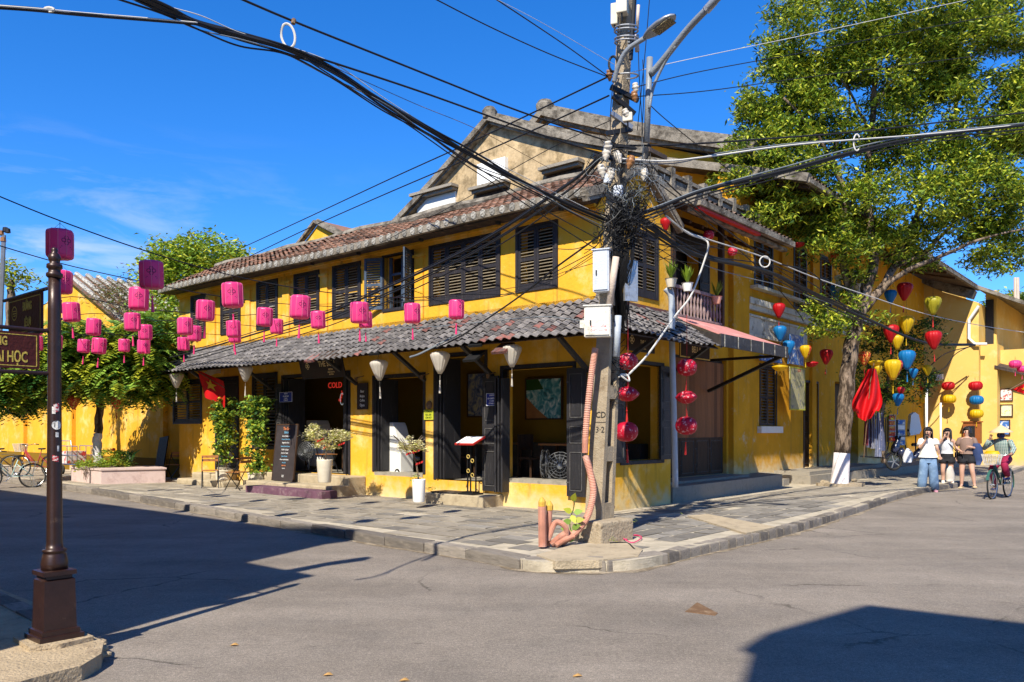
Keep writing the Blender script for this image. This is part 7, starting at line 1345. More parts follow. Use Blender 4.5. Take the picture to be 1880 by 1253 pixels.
for tx_, s_, z, mi in [('The Son', .105, 1.27, 2), ('Bistro', .085, 1.18, 1), ('General Restaurant', .052, 1.09, 0), ('Western Coffee 100%', .048, 1.01, 1), ('Vegetarian Food', .055, .93, 0), ('Sandwich, Bar & Cheese', .046, .84, 1), ('Coffee Tea Beer', .056, .76, 0), ('Juice Ice Cream', .056, .68, 0), ('Beer all room', .052, .60, 1), ('Wine, whole Breakfast', .048, .52, 0), ('every day', .048, .45, 1), ('open now', .05, .38, 2), ('Come in', .045, .31, 0), ('Hi!', .09, .12, 0)]: mb.text(tx_, s_, .002, tl @ Matrix.Translation((0, -.003, z)) @ T0, mi, sx=.8)
part('chalk_lettering', mb, ['chalk_white', 'chalk_blue', 'chalk_orange'], MBd)
# --- small boards and plates on the front
def plate(name, label, cat, pl, u0, v0, u1, v1, o, m, lines=(), tm='white', border=None, t=.02, rot=None, cols=None):
 a0, z1 = pl.pix(u0, v0, o); a1, z0 = pl.pix(u1, v1, o); c = pl.p((a0 + a1) / 2, o, (z0 + z1) / 2); th = thing(name, label, cat, tuple(c)); W_, H_ = a1 - a0, abs(z1 - z0)
 X_ = Matrix.Translation(c) @ Matrix.Rotation(pl.rz(), 4, 'Z') @ (rot or MW); mb = MB(); mb.box(-W_ / 2, W_ / 2, -t, 0, -H_ / 2, H_ / 2); mb.xf(X_); part('panel', mb, m, th)
 if border:
  mb = MB(); e = border[1]
  for q in ((-W_ / 2, W_ / 2, H_ / 2 - e, H_ / 2), (-W_ / 2, W_ / 2, -H_ / 2, -H_ / 2 + e), (-W_ / 2, -W_ / 2 + e, -H_ / 2 + e, H_ / 2 - e), (W_ / 2 - e, W_ / 2, -H_ / 2 + e, H_ / 2 - e)): mb.box(q[0], q[1], -t - .006, -t + .002, q[2], q[3])
  mb.xf(X_); part('border', mb, border[0], th)
 if lines:
  mb = MB()
  for tx_, s_, fx_, fz_ in lines: mb.text(tx_, s_ * H_, .002, X_ @ Matrix.Translation((fx_ * W_, -t - .003, fz_ * H_)) @ T0, 0, sx=.8, bold=.0008)
  part('lettering', mb, tm, th)
 return th, X_, W_, H_, t
def clover(th, X_, cx, cz, r, t, m='gold'):
 mb = MB()
 for ox, oz in ((0, 1), (1, 0), (0, -1), (-1, 0)):
  n = 14; vs = []
  for j in range(n): a = 2 * math.pi * j / n; vs += [(cx + ox * r * .95 + r * math.cos(a), -t - .004, cz + oz * r * .95 + r * math.sin(a)), (cx + ox * r * .95 + .7 * r * math.cos(a), -t - .004, cz + oz * r * .95 + .7 * r * math.sin(a))]
  mb.add(vs, [(2 * j, 2 * j + 1, (2 * j + 3) % (2 * n), (2 * j + 2) % (2 * n)) for j in range(n)])
 mb.xf(X_); part('clover_emblem', mb, m, th)
simple('sign_dark', (.022, .012, .010), .5, var=.3); simple('sign_letters', (.80, .62, .30), .5, var=.1); simple('plaque_blue', (.015, .03, .22), .5)
th, X_, W_, H_, t = plate('cafe_sign', 'dark tilted cafe sign with a clover emblem reading THE SON over the cafe door', 'sign', LP, 553, 658, 632, 692, .50, 'sign_dark', [('THE SON', .36, .13, .14), ('BISTRO', .12, .2, -.12), ('Coffee, Food, Tea', .085, .2, -.24), ('Bar & Bistro', .085, .2, -.34)], 'sign_letters', ('wood_black', .02), rot=Matrix.Rotation(RAD(14), 4, 'X')); clover(th, X_, -.32 * W_, .05, .042, t, 'sign_letters')
th, X_, W_, H_, t = plate('cafe_sign', 'second dark THE SON sign, beneath the right end of the awning behind red lanterns', 'sign', RP, 1150, 612, 1200, 650, .25, 'sign_dark', [('THE SON', .30, .12, .10), ('BISTRO', .12, .12, -.15), ('Coffee Bar', .1, .12, -.3)], 'sign_letters', ('wood_black', .02)); clover(th, X_, -.34 * W_, .05, .042, t, 'sign_letters')
plate('shop_sign', 'brown board lettered BELLA in yellow under the pink canopy', 'sign', Pl('R', -.2), 1247, 628, 1302, 663, .0, 'sign_dark', [('BELLA', .62, .03, .1)], 'sign_letters', ('gold', .025))
simple('neon', (.5, .02, .02), .5, emit=(1, .05, .03, .25)); simple('neon_w', (.6, .6, .6), .5, emit=(.7, .8, .8, .2))
NS = thing('neon_sign', 'red COLD neon sign hanging inside the dark cafe doorway', 'neon sign', (fx(622, .3), .3, 2.5)); x, z = Lf(615, 708, .3); mb = MB(); mb.text('COLD', .2, .01, Matrix.Translation((x, .3, z)) @ T0); part('tube_letters', mb, 'neon', NS); mb = MB(); x2, z2 = Lf(626, 728, .3); mb.text('Beer', .15, .01, Matrix.Translation((x2, .3, z2)) @ T0 @ Matrix.Rotation(RAD(70), 4, 'Z')); part('tube_letters', mb, 'neon', NS); mb = MB(); x2, z2 = Lf(628, 733, .3); mb.tube([(x2 + .07 * math.cos(a), .3, z2 + .14 * math.sin(a)) for a in np.linspace(0, 6.28, 16)], .008, 5, closed=True); part('tube_outline', mb, 'neon_w', NS)
BL = [('28 HỘI AN', .15, 0, .34), ('AD-CHIEFTAINS', .17, 0, .08), ('· 1º CLASSIC 1 ·', .13, 0, -.12), ('CỔ NHÀ CỔ', .16, 0, -.32)]
plate('plaque', 'blue enamel plaque with white lettering on the dark leaf left of the cafe door', 'plaque', LP, 514, 721, 537, 738, .09, 'plaque_blue', BL, 'white', ('white', .006), t=.01); plate('plaque', 'blue enamel plaque with white lettering on the folded shutter of the middle window', 'plaque', LP, 893.5, 723, 915, 745, .12, 'plaque_blue', BL, 'white', ('white', .006), t=.01)
simple('sign_lime', (.42, .44, .03), .6); plate('notice', 'yellow-green notice with three rows of letters on the pillar', 'notice', LP, 779, 753, 796, 771, .02, 'sign_lime', [('KHÔNG XẢ', .26, 0, .3), ('RÁC, ĐÁI', .26, 0, 0), ('CẤM HÚT', .26, 0, -.3)], 'leaf_deep', t=.012)
x, z = Lf(788, 744, -.02); mb = MB(); mb.lathe([(.0, .012), (.085, .012), (.09, .0), (.0, 0)], 18, (x, -.02, z), axis='y', cap=False); solo('round_plaque', mb, 'rust', 'round dull bronze plaque above the yellow-green notice', 'plaque', loc=(x, -.02, z))
th, X_, W_, H_, t = plate('chalkboard', 'small chalkboard hanging on the pillar right of the cafe door', 'chalkboard', LP, 657, 704, 676, 752, .03, 'slate', [('Beer', .14, 0, .18), ('Mojito', .13, 0, 0), ('Coffee', .13, 0, -.16), ('Open', .15, 0, -.34)], 'chalk_white', ('wood_brown', .018))
def painting(label, u0, v0, u1, v1, kind, y=2.33):
 m, n, l, b = nmat('painting_' + kind); tc = n.new("ShaderNodeTexCoord"); nz = n.new("ShaderNodeTexNoise"); nz.inputs["Scale"].default_value = 3.2; nz.inputs["Detail"].default_value = 7; nz.inputs["Distortion"].default_value = 2.5; l.new(tc.outputs["Object"], nz.inputs["Vector"]); cr = n.new("ShaderNodeValToRGB"); l.new(nz.outputs["Fac"], cr.inputs["Fac"]); e = cr.color_ramp.elements
 cols = {'sea': [(.3, (.02, .06, .07)), (.45, (.05, .30, .36)), (.56, (.25, .50, .52)), (.68, (.75, .80, .75))], 'sun': [(.3, (.05, .07, .12)), (.45, (.20, .22, .30)), (.55, (.55, .40, .12)), (.7, (.40, .32, .30))], 'rain': [(.3, (.02, .03, .07)), (.45, (.12, .16, .30)), (.56, (.35, .33, .30)), (.7, (.60, .52, .25))]}[kind]
 e[0].position = cols[0][0]; e[0].color = (*cols[0][1], 1); e[1].position = cols[3][0]; e[1].color = (*cols[3][1], 1)
 for p_, c_ in cols[1:3]: x_ = e.new(p_); x_.color = (*c_, 1)
 l.new(cr.outputs[0], b.inputs["Base Color"]); b.inputs["Roughness"].default_value = .5
 a0, z1 = Lf(u0, v0, y); a1, z0 = Lf(u1, v1, y); t = thing('painting', label, 'painting', ((a0 + a1) / 2, y, (z0 + z1) / 2)); mb = MB(); mb.box(a0, a1, y - .03, y, z0, z1); part('canvas', mb, m, t)
 if kind == 'sea': mb = MB(); mb.add([(a0, y - .033, z0), (a0 + .62 * (a1 - a0), y - .033, z0), (a0 + .3 * (a1 - a0), y - .033, z0 + .25 * (z1 - z0)), (a0, y - .033, z0 + .55 * (z1 - z0))], [(0, 1, 2, 3)]); mb.add([(a0, y - .034, z1), (a0, y - .034, z0 + .72 * (z1 - z0)), (a0 + .5 * (a1 - a0), y - .034, z0 + .74 * (z1 - z0)), (a0 + .35 * (a1 - a0), y - .034, z1)], [(0, 1, 2, 3)], 1); part('painted_beach', mb, ['slat_wood', 'leaf_deep'], t)
 mb = MB(); [mb.box(*q) for q in ((a0 - .03, a1 + .03, y - .05, y, z1, z1 + .03), (a0 - .03, a1 + .03, y - .05, y, z0 - .03, z0), (a0 - .03, a0, y - .05, y, z0, z1), (a1, a1 + .03, y - .05, y, z0, z1))]; part('frame', mb, 'wood_brown', t)
painting('beach painting with breaking surf on the inner wall of the right cafe room', 968, 698, 1032, 768, 'sea'); painting('dark blue street painting seen through the second cafe door', 861, 688, 893, 764, 'rain'); painting('cloudy sunset painting above the air cooler', 741, 706, 779, 747, 'sun')
mb = MB(); a0, z1 = Lf(702, 720, 2.3); mb.box(a0, a0 + .22, 2.2, 2.33, z1 - .4, z1); solo('wall_lamp', mb, 'sign_letters', 'small square wall lamp left of the sunset painting', 'lamp', loc=(a0, 2.3, z1))
# --- fans and air coolers
def fan(label, u, v, y, r, rz, base_z, tilt=0):
 x, z = Lf(u, v, y); t = thing('fan', label, 'fan', (x, y, base_z), 'F', rot=rz); c = Vector((x, y, z)); mb = MB()
 for rr_ in (r, r * .8, r * .6, r * .4):
  for yy in (-.07 * (1 - rr_ / r * .6) - .02, .07 * (1 - rr_ / r * .6) + .02): mb.tube([(x + rr_ * math.cos(a), y + yy, z + rr_ * math.sin(a)) for a in np.linspace(0, 2 * math.pi, 20)[:-1]], .0045, 4, closed=True)
 for k in range(16): a = k * math.pi / 8; mb.tube([(x + r * .15 * math.cos(a), y - .09, z + r * .15 * math.sin(a)), (x + r * .7 * math.cos(a), y - .07, z + r * .7 * math.sin(a)), (x + r * math.cos(a), y, z + r * math.sin(a))], .003, 3)
 part('cage', mb, 'metal_grey', t)
 for k in range(5):
  a0_ = k * 2 * math.pi / 5; mb = MB(); vs = []
  for s_ in (0, .5, 1):
   for rr_ in (.18, .6, .92): a = a0_ + s_ * .9; vs.append((x + r * rr_ * math.cos(a), y - .03 + .05 * s_, z + r * rr_ * math.sin(a)))
  mb.add(vs, [(0, 1, 4, 3), (1, 2, 5, 4), (3, 4, 7, 6), (4, 5, 8, 7)]); part('blade', mb, 'metal_black', t)
 mb = MB(); mb.lathe([(.0, -.1), (.05, -.09), (.06, 0), (.07, .12), (.04, .2), (0, .2)], 14, (x, y + .03, z), axis='y', cap=False); mb.v = [(p[0], 2 * (y + .03) - p[1], p[2]) for p in mb.v]; part('motor', mb, 'metal_grey', t)
 mb = MB(); mb.tube([(x, y + .08, z), (x, y + .08, base_z + .03)], .02, 8); part('stand', mb, 'metal_grey', t); mb = MB()
 for dx_, dy_ in ((1, 0), (0, 1)): mb.box(x - .26 * dx_ - .05 * dy_, x + .26 * dx_ + .05 * dy_, y + .08 - .26 * dy_ - .05 * dx_, y + .08 + .26 * dy_ + .05 * dx_, base_z, base_z + (.028 if dx_ else .033))
 part('foot', mb, 'metal_black', t); return t
fan('black standing fan behind the menu board in the cafe doorway', 563, 829, .35, .24, RAD(15), FLOOR); fan('tilted grey standing fan, left of the pair in the right cafe room', 1001, 852, .35, .27, RAD(-62), .58); fan('grey standing fan facing left, half behind the folded shutter', 1028, 857, .45, .28, RAD(35), .58); fan('dark fan behind the pale bonsai next to the air cooler', 752, 842, .8, .25, RAD(-40), FLOOR)
def cooler(label, u0, v0, u1, v1, y):
 a0, z1 = Lf(u0, v0, y); a1, z0 = Lf(u1, v1, y); z0 = FLOOR + .08; t = thing('air_cooler', label, 'air cooler', ((a0 + a1) / 2, y, FLOOR)); mb = MB(); m_ = a0 + (a1 - a0) * .62
 mb.prism([(a0, y, z0), (a1, y, z0), (a1, y, z0 + .45), (m_ + .06, y, z1 - .1), (m_, y, z1), (a0, y, z1)], (0, .4, 0)); bev(part('housing', mb, 'white_plastic', t), .02); mb = MB()
 for i in range(12): z = z0 + .25 + (z1 - z0 - .35) * i / 12; mb.box(a0 + .03, a0 + (a1 - a0) * .42, y - .012, y, z, z + .035)
 part('grille', mb, 'metal_black', t)
 for k in (0, 1):
  mb = MB(); mb.lathe([(.0, -.02), (.04, -.02), (.07, -.015), (.085, 0), (.085, .03), (0, .03)], 16, (a0 + .1 + k * (a1 - a0 - .2), y + .02, FLOOR + .085), axis='y', cap=False); part('wheel', mb, 'metal_black', t); mb = MB(); mb.lathe([(0, .028), (.045, .026), (.045, .0), (0, 0)], 12, (a0 + .1 + k * (a1 - a0 - .2), y + .01, FLOOR + .085), axis='y', cap=False); part('hub', mb, 'white_plastic', t)
 mb = MB(); mb.tube(catmull([(a0 + .30, y - .02, z0 + .55), (a0 + .36, y - .03, z0 + .3), (a0 + .24, y - .03, z0 + .1), (a0 + .1, y - .03, z0 + .12)], 4), .006, 4); part('power_cord', mb, 'black', t)
cooler('white air cooler with a dark grille standing in the left cafe window', 696, 776, 735, 873, .25); cooler('cream air cooler half hidden behind the pale bonsai in the doorway', 562, 772, 592, 862, 1.0)
# --- menu stand on the second step
x0 = fx(864, -.4); MS = thing('menu_stand', 'black metal menu stand with four brass rings and a red-edged tilted top', 'menu stand', (x0, -.4, .34)); mb = MB(); mb.box(x0 - .2, x0 + .2, -.55, -.25, .341, .375); mb.box(x0 - .15, x0 + .15, -.5, -.3, .375, .40); part('base', mb, 'metal_black', MS); mb = MB()
for dx_ in (-.11, 0, .11): mb.bar((x0 + dx_, -.4 + abs(dx_) * .3, .4), (x0 + dx_, -.4 + abs(dx_) * .3, 1.36), .022, .022)
part('uprights', mb, 'metal_black', MS); mb = MB(); mb.obox((x0, -.42, 1.39), (.25, 0, 0), (0, .17, .07), (0, -.006, .015), 0); part('top', mb, 'red_paint', MS); mb = MB(); mb.obox((x0, -.428, 1.409), (.225, 0, 0), (0, .15, .062), (0, -.002, .004), 0); part('menu_sheet', mb, 'white', MS)
for dx_, z in ((-.055, 1.08), (.055, 1.0), (-.055, .80), (.055, .72)): mb = MB(); mb.tube([(x0 + dx_ + .035 * math.cos(a), -.41, z + .035 * math.sin(a)) for a in np.linspace(0, 6.283, 16)[:-1]], .008, 6, closed=True); part('brass_ring', mb, 'gold', MS)
# --- dark furniture inside
def inner_chair(label, x, y, rot):
 t = thing('wooden_chair', label, 'chair', (x, y, FLOOR), 'F', 'dark chairs inside the cafe', rot=rot); Rm = Matrix.Translation((x, y, FLOOR))
 for nm_, q in (('seat', (-.21, .21, -.2, .2, .43, .47)), ('backrest', (-.2, .2, .19, .22, .62, .95))): mb = MB(); mb.box(*q); mb.xf(Rm); part(nm_, mb, 'wood_brown', t)
 for sx in (-1, 1):
  for sy, h_ in ((-1, .43), (1, .95)): mb = MB(); mb.box(sx * .19 - .018, sx * .19 + .018, sy * .19 - .018, sy * .19 + .018, 0, h_); mb.xf(Rm); part('leg', mb, 'wood_brown', t)
def inner_table(label, x, y, w=.5):
 t = thing('cafe_table', label, 'table', (x, y, FLOOR)); mb = MB(); mb.box(x - w, x + w, y - .32, y + .32, FLOOR + .72, FLOOR + .76); part('top', mb, 'slat_wood', t)
 for sx in (-1, 1):
  for sy in (-1, 1): mb = MB(); mb.box(x + sx * (w - .05) - .025, x + sx * (w - .05) + .025, y + sy * .27 - .025, y + sy * .27 + .025, FLOOR, FLOOR + .72); part('leg', mb, 'wood_brown', t)
inner_table('dark table with a brown top in the right cafe room', -1.9, 1.6); inner_chair('dark chair at the table of the right cafe room, nearer the corner', -1.1, 1.5, RAD(-80)); inner_chair('dark chair in the right cafe room behind the left fan', -2.6, 1.3, RAD(80)); inner_table('table glimpsed through the second cafe door', -3.9, 1.7); inner_chair('dark chair glimpsed through the second door', -4.3, 1.0, RAD(160)); inner_table('small table in the dim doorway behind the pale bonsai', -8.0, 1.1, .35)
mb = MB(); mb.box(-6.6, -.4, 2.05, 2.34, FLOOR, 1.32); solo('bench', mb, 'wood_black', 'long dark bench along the inner cafe wall', 'bench', loc=(-3, 2.2, FLOOR))
x, y_ = fx(612, -.15), -.12; folding_chair('black folding chair standing in the cafe doorway', (fx(590, .1), .25, FLOOR), RAD(80), group='dark chairs inside the cafe')
# --- flags
M['flag_red'] = mat('red_flag_cloth', (.62, .008, .012), .55, .12, 3, trans=.25, bump=.05); M['star'] = mat('yellow_star_cloth', (.75, .42, .02), .6, .05, trans=.2, bump=0)
def flag(name, label, fn, pole, base, star=None):
 t = thing(name, label, 'flag', tuple(base), 'W'); mb = MB(); mb.grid(fn, 16, 14); part('cloth', mb, 'flag_red', t, smooth=True); mb = MB(); mb.tube(pole, .012, 6); part('flagpole', mb, 'rust', t)
 if star:
  mb = MB(); vs = [];
  for k in range(10): a = math.pi / 2 + k * math.pi / 5; r_ = star[2] * (1 if k % 2 == 0 else .4); s_, t_ = star[0] + r_ * math.cos(a), star[1] - r_ * math.sin(a) * 1.2; p = Vector(fn(s_, t_)); vs.append(p + Vector((-.01, -.02, 0)))
  c = Vector(fn(star[0], star[1])) + Vector((-.01, -.02, 0)); mb.add(vs + [c], [(k, (k + 1) % 10, 10) for k in range(10)]); part('star', mb, 'star', t)
xa, za = Lf(358, 680, -.7); xb, zb_ = Lf(396, 697, -1.5); A1 = toW(xa, -.3, za + .1); Yq1 = toW(xa, -.9, 0).y
P0_, P1_ = at(357, 680, Yq1), at(412, 712, Yq1 - .6)
def fl1(s_, t_):
 top = P0_.lerp(at(404, 700, Yq1 - .5), s_) + Vector((.09, 0, 0)); L_ = .62 + .1 * s_; w_ = .05 * math.sin(s_ * 9 + t_ * 2) * t_; return tuple(top + Vector((w_ + .10 * t_ * (1 - s_) + .14 * t_ * s_ * (1 - t_ * .2), w_ * 1.5, -L_ * t_ * (.75 + .25 * s_ + (1 - s_) * .3))))
flag('flag', 'red flag with a yellow star drooping from a slanted pole under the awning', fl1, [P0_ + Vector((-.1, .1, .06)), P1_], P0_, (.5, .38, .2))
Yf2 = 20.2; Pa = at(1601, 676, Yf2)
def fl2(s_, t_): u = 1601 + (s_ - .5) * 2 * (8 + 24 * min(1, t_ * 1.4)) * (1 if t_ < .6 else 1 - (t_ - .6) * 1.5) - 14 * t_; v = 676 + 98 * t_ + 14 * abs(s_ - .55) * (-1 if t_ > .8 else .4); return tuple(at(u, v, Yf2 + .13 * math.sin(s_ * 14 + t_ * 3)))
flag('flag', 'large plain red flag hanging limp right of the big tree trunk', fl2, [Pa + Vector((.05, 0, .12)), at(1598, 700, Yf2), at(1586, 840, Yf2 + .1)], at(1586, 850, Yf2))
def fl3(s_, t_): return tuple(at(1858 + 40 * s_, 716 - 20 * s_ + 34 * t_ * s_, 17 + .1 * math.sin(s_ * 8)))
flag('flag', 'red flag with a pale emblem cut off by the right frame edge', fl3, [at(1850, 718, 17), at(1900, 690, 17)], at(1870, 720, 17), (.55, .5, .16))
mb = MB(); q = [(386, 676), (400, 690), (414, 684), (416, 676)]; mb.grid(lambda s_, t_: tuple(at(376 + 42 * s_, 684 - 10 * math.sin(s_ * 2.8) + 14 * t_ * (1 - s_ * .3), Yq1 + .6 + .1 * math.sin(s_ * 9))), 10, 5); solo('bunting_cloth', mb, 'white_silk', 'cream cloth swag tied beside the red flag under the awning', 'cloth', frame='W', loc=tuple(at(390, 684, Yq1)))
# --- right side: posters, racks, cabinet
M['poster_blue'] = mat('blue_picture_poster', (.04, .14, .42), .5, .3, 9, spot=(.55, .55, .50), sscale=9, sth=(.53, .57)); M['poster_tan'] = mat('tan_calendar_poster', (.42, .38, .20), .6, .2, 8, spot=(.20, .20, .19), sscale=7, sth=(.55, .60)); M['poster_food'] = mat('framed_food_picture', (.66, .62, .58), .4, .2, 5, spot=(.48, .05, .04), sscale=5, sth=(.52, .56)); M['poster_green'] = mat('framed_pale_picture', (.70, .62, .42), .4, .2, 5, spot=(.30, .40, .10), sscale=6, sth=(.54, .58))
plate('poster', 'blue picture poster hanging on the ochre pilaster, upper one', 'poster', BP, 1449, 613, 1474, 672, .4, 'poster_blue', [('TRANG', .1, 0, .42)], 'white', t=.02); plate('poster', 'tan calendar poster with rows of pictures below the blue one', 'poster', BP, 1449, 673, 1477, 754, .4, 'poster_tan', [('LỊCH', .1, .1, .44)], 'red_paint', ('leaf_light', .03), t=.02); plate('signboard', 'small blue picture board above the shuttered window under the canopy', 'sign', BP, 1394, 652, 1432, 668, .15, 'poster_blue', t=.06)
HP = Pl('L', Yf + 1.0)
for i, (u0, v0, u1, v1, m) in enumerate([(1835, 714, 1860, 737, 'poster_food'), (1836, 743, 1860, 766, 'poster_green'), (1832, 771, 1855, 800, 'poster_blue')]): plate('framed_poster', ['framed food picture with a red dish, top one on the right wall', 'framed food picture with pale noodles, middle one', 'framed pale blue notice, lowest one behind the cyclist'][i], 'poster', HP, u0, v0, u1, v1, .02, m, border=('wood_brown', .05), t=.03)
fy = Pl('L', Yf); a0, z1 = fy.pix(1768, 776, .4); a1, z0 = fy.pix(1800, 815, .4); CB = thing('meter_cabinet', 'rust-brown meter cabinet on a post against the sunlit wall', 'cabinet', ((a0 + a1) / 2, Yf - .4, .1)); mb = MB(); fy.box(mb, a0, a1, .4, .1, z0, z1); part('housing', mb, 'cab', CB) if 'cab' in M else None
M['cab'] = mat('rust_brown_paint', (.26, .075, .015), .55, .15, 5, spot=(.12, .04, .01), sscale=5); part('housing', mb, 'cab', CB); mb = MB(); fy.box(mb, a0 + .18, a1 - .2, .42, .4, z0 + .25, z1 - .15); part('window', mb, 'black', CB); mb = MB(); fy.box(mb, a0 - .05, a1 + .05, .45, .1, z1, z1 + .05); part('lid', mb, 'cab', CB); mb = MB(); xm = (a0 + a1) / 2 + .2; mb.tube([(xm, Yf - .25, .1), (xm, Yf - .25, z0)], .07, 8); part('post', mb, 'metal_grey', CB)
a0, z1 = fy.pix(1718, 688, .1); mb = MB(); fy.box(mb, a0, a0 + .28, .2, .02, z1 - .26, z1); solo('junction_box', mb, 'white', 'small white junction box on the sunlit yellow wall', 'junction box', loc=(a0, Yf, z1)); pipe('conduit', 'long thin white pipe on the sunlit wall, left one', [(1701, 700, 33.2), (1701, 852, 33.2)], .05, 'white'); pipe('conduit', 'thin white pipe below the white junction box', [(1727, 740, 33.4), (1727, 852, 33.4)], .04, 'white_plastic')
CRK = thing('clothes_rack', 'shop rack of grey and coloured dresses hanging beside the red flag', 'clothes rack', tuple(at(1605, 838, 21)), 'W'); mb = MB(); mb.tube([at(1588, 768, 21), at(1628, 768, 21)], .015, 6); mb.tube([at(1590, 768, 21), at(1590, 838, 21)], .015, 6); mb.tube([at(1626, 768, 21), at(1626, 842, 21)], .015, 6); mb.tube([at(1580, 838, 21), at(1632, 842, 21)], .02, 6); part('frame', mb, 'metal_black', CRK)
for i, (u, w_, h_, c) in enumerate([(1590, 8, 56, (.30, .05, .06)), (1597, 9, 60, (.10, .10, .14)), (1604, 9, 62, (.32, .33, .38)), (1612, 10, 70, (.24, .26, .34)), (1620, 9, 66, (.14, .16, .26))]):
 M['cl%d' % i] = mat('printed_cloth_%d' % i, c, .8, .3, 12, spot=(.5, .45, .5), sscale=8, sth=(.56, .66)); mb = MB(); mb.grid(lambda s_, t_: tuple(at(u + (s_ - .5) * w_ * (.5 + t_ * .8), 762 - 4 * (1 - t_) + h_ * t_ * (1 if i != 3 else 1.1), 20.8 + .05 * math.sin(s_ * 12 + i))), 8, 6); part('dress', mb, 'cl%d' % i, CRK)
for nm_, lab, u0, u1, v0, v1, m, cat in [('postcard_rack', 'tall rack of pale blue cards in front of the sunlit wall', 1648, 1662, 771, 818, 'poster_blue', 'card rack'), ('souvenir_rack', 'narrow rack of red souvenirs left of the blue card rack', 1632, 1645, 762, 812, 'gold_print', 'rack')]:
 t = thing(nm_, lab, cat, tuple(at((u0 + u1) / 2, v1 + 18, 25)), 'W'); mb = MB(); wbox(mb, u0, v0, u1, v1, 25, .15, 0); part('frame', mb, 'metal_grey', t)
 for k in range(5): mb = MB(); d_ = (v1 - v0) / 5; wbox(mb, u0 + 1, v0 + d_ * k + 1, u1 - 1, v0 + d_ * (k + 1) - 1, 24.97, .02, 0); part('card_row', mb, 'white' if m == 'poster_blue' and k % 2 else m, t)
 mb = MB(); mb.tube([at(u0, v1, 25), at(u0 - 4, v1 + 20, 24.8)], .02, 5); mb.tube([at(u1, v1, 25), at(u1 + 4, v1 + 20, 24.8)], .02, 5); part('stand', mb, 'metal_black', t)
SH_ = thing('hanging_shirt', 'pale striped shirt displayed on a stand behind the women', 'shirt', tuple(at(1681, 845, 25.5)), 'W'); mb = MB(); mb.prism([at(u, v, 25.5) for u, v in [(1673, 762), (1680, 757), (1687, 762), (1692, 790), (1688, 797), (1672, 800), (1670, 792)]], (0, .18, 0)); part('cloth', mb, 'white', SH_); mb = MB(); mb.tube([at(1681, 800, 25.6), at(1681, 842, 25.6)], .02, 6); part('stand', mb, 'metal_black', SH_)
for lab, u, v, m, s_ in [('crumpled pale green paper in the gutter at the corner', 1196, 1018, 'leaf_light', .07), ('small white and violet wrapper beside it', 1218, 1020, 'white', .045), ('brown dry leaf in the corner gutter', 1236, 1012, 'slat_wood', .05), ('tiny white scrap left of the green paper', 1186, 1021, 'white', .035)]:
 x, y = Gw(u, v, .01); mb = MB(); mb.grid(lambda a, b: (x + (a - .5) * 2 * s_ * 1.4, y + (b - .5) * 2 * s_, .012 + .03 * abs(math.sin(a * 6 + b * 4))), 4, 3); solo('litter', mb, m, lab, 'litter', frame='W', loc=(x, y, 0))
mb = MB(); mb.tube(catmull([(*Gw(1150, 992, .13), .14), (*Gw(1165, 984, .13), .14), (*Gw(1178, 990, .13), .15), (*Gw(1160, 998, .13), .14), (*Gw(1140, 990, .13), .16)], 6), .008, 5); solo('pink_string', mb, 'pink_tassel', 'loose pink cord lying beside the pole footing', 'cord', frame='W', loc=(*Gw(1150, 992, .13), .12))
mb = MB(); mb.tube(catmull([(*Gw(1120, 1000, .13), .15), (*Gw(1150, 998, .13), .14), (*Gw(1165, 1010, .13), .14), (*Gw(1182, 1022, .05), .03)], 6), .009, 5); solo('ground_wire', mb, 'cable', 'black wire running from the footing over the kerb into the gutter', 'wire', frame='W', loc=(*Gw(1150, 998, .13), .12))
LPp = thing('lattice_pole', 'pale lattice power pole at the far right edge', 'utility pole', (*at(1868, 790, 40).xy, 0), 'W'); mb = MB();
for du in (-4, 5): mb.tube([at(1868 + du, 760, 40), at(1866 + du * .5, 510, 40)], .07, 6)
part('legs', mb, 'pipe_beige', LPp)
for k in range(9): mb = MB(); v = 540 + 25 * k; mb.bar(at(1864, v, 40), at(1871, v + 12, 40), .06, .06); part('brace', mb, 'pipe_beige', LPp)
FP = thing('far_pole', 'thin distant pole with lamps at the left frame edge', 'utility pole', (*at(2, 790, 20).xy, 0), 'W'); mb = MB(); mb.tube([at(-3, 700, 20), at(7, 432, 20)], .05, 6); part('shaft', mb, 'metal_grey', FP)
for k, (u, v) in enumerate([(10, 422), (2, 428), (14, 424), (6, 440)]): mb = MB(); c = at(u, v, 20); mb.lathe([(.0, -.07), (.07, -.05), (.06, .05), (0, .07)], 8, tuple(c), cap=False); part('lamp', mb, 'porc_brown' if k % 2 else 'metal_black', FP)
for u, v, u2, v2, y in [(775, 690, 788, 695, -.2), (897, 688, 908, 692, -.2), (655, 694, 664, 699, -.2)]: mb = MB(); x, z = Lf(u, v, y); mb.tube([(x, .0, z + .05), (x, -.22, z)], .01, 6); mb.lathe([(.0, .0), (.04, .0), (.03, -.07), (0, -.08)], 8, (x, -.22, z), cap=False); solo('wall_hook', mb, 'rust', 'rusty bracket hook on the cafe wall near pixel-dark opening %d' % u if 0 else 'rusty bracket hook on the cafe wall, %s' % {775: 'above the round plaque', 897: 'above the folded shutter with the plaque', 655: 'above the small chalkboard'}[u], 'hook', loc=(x, 0, z))
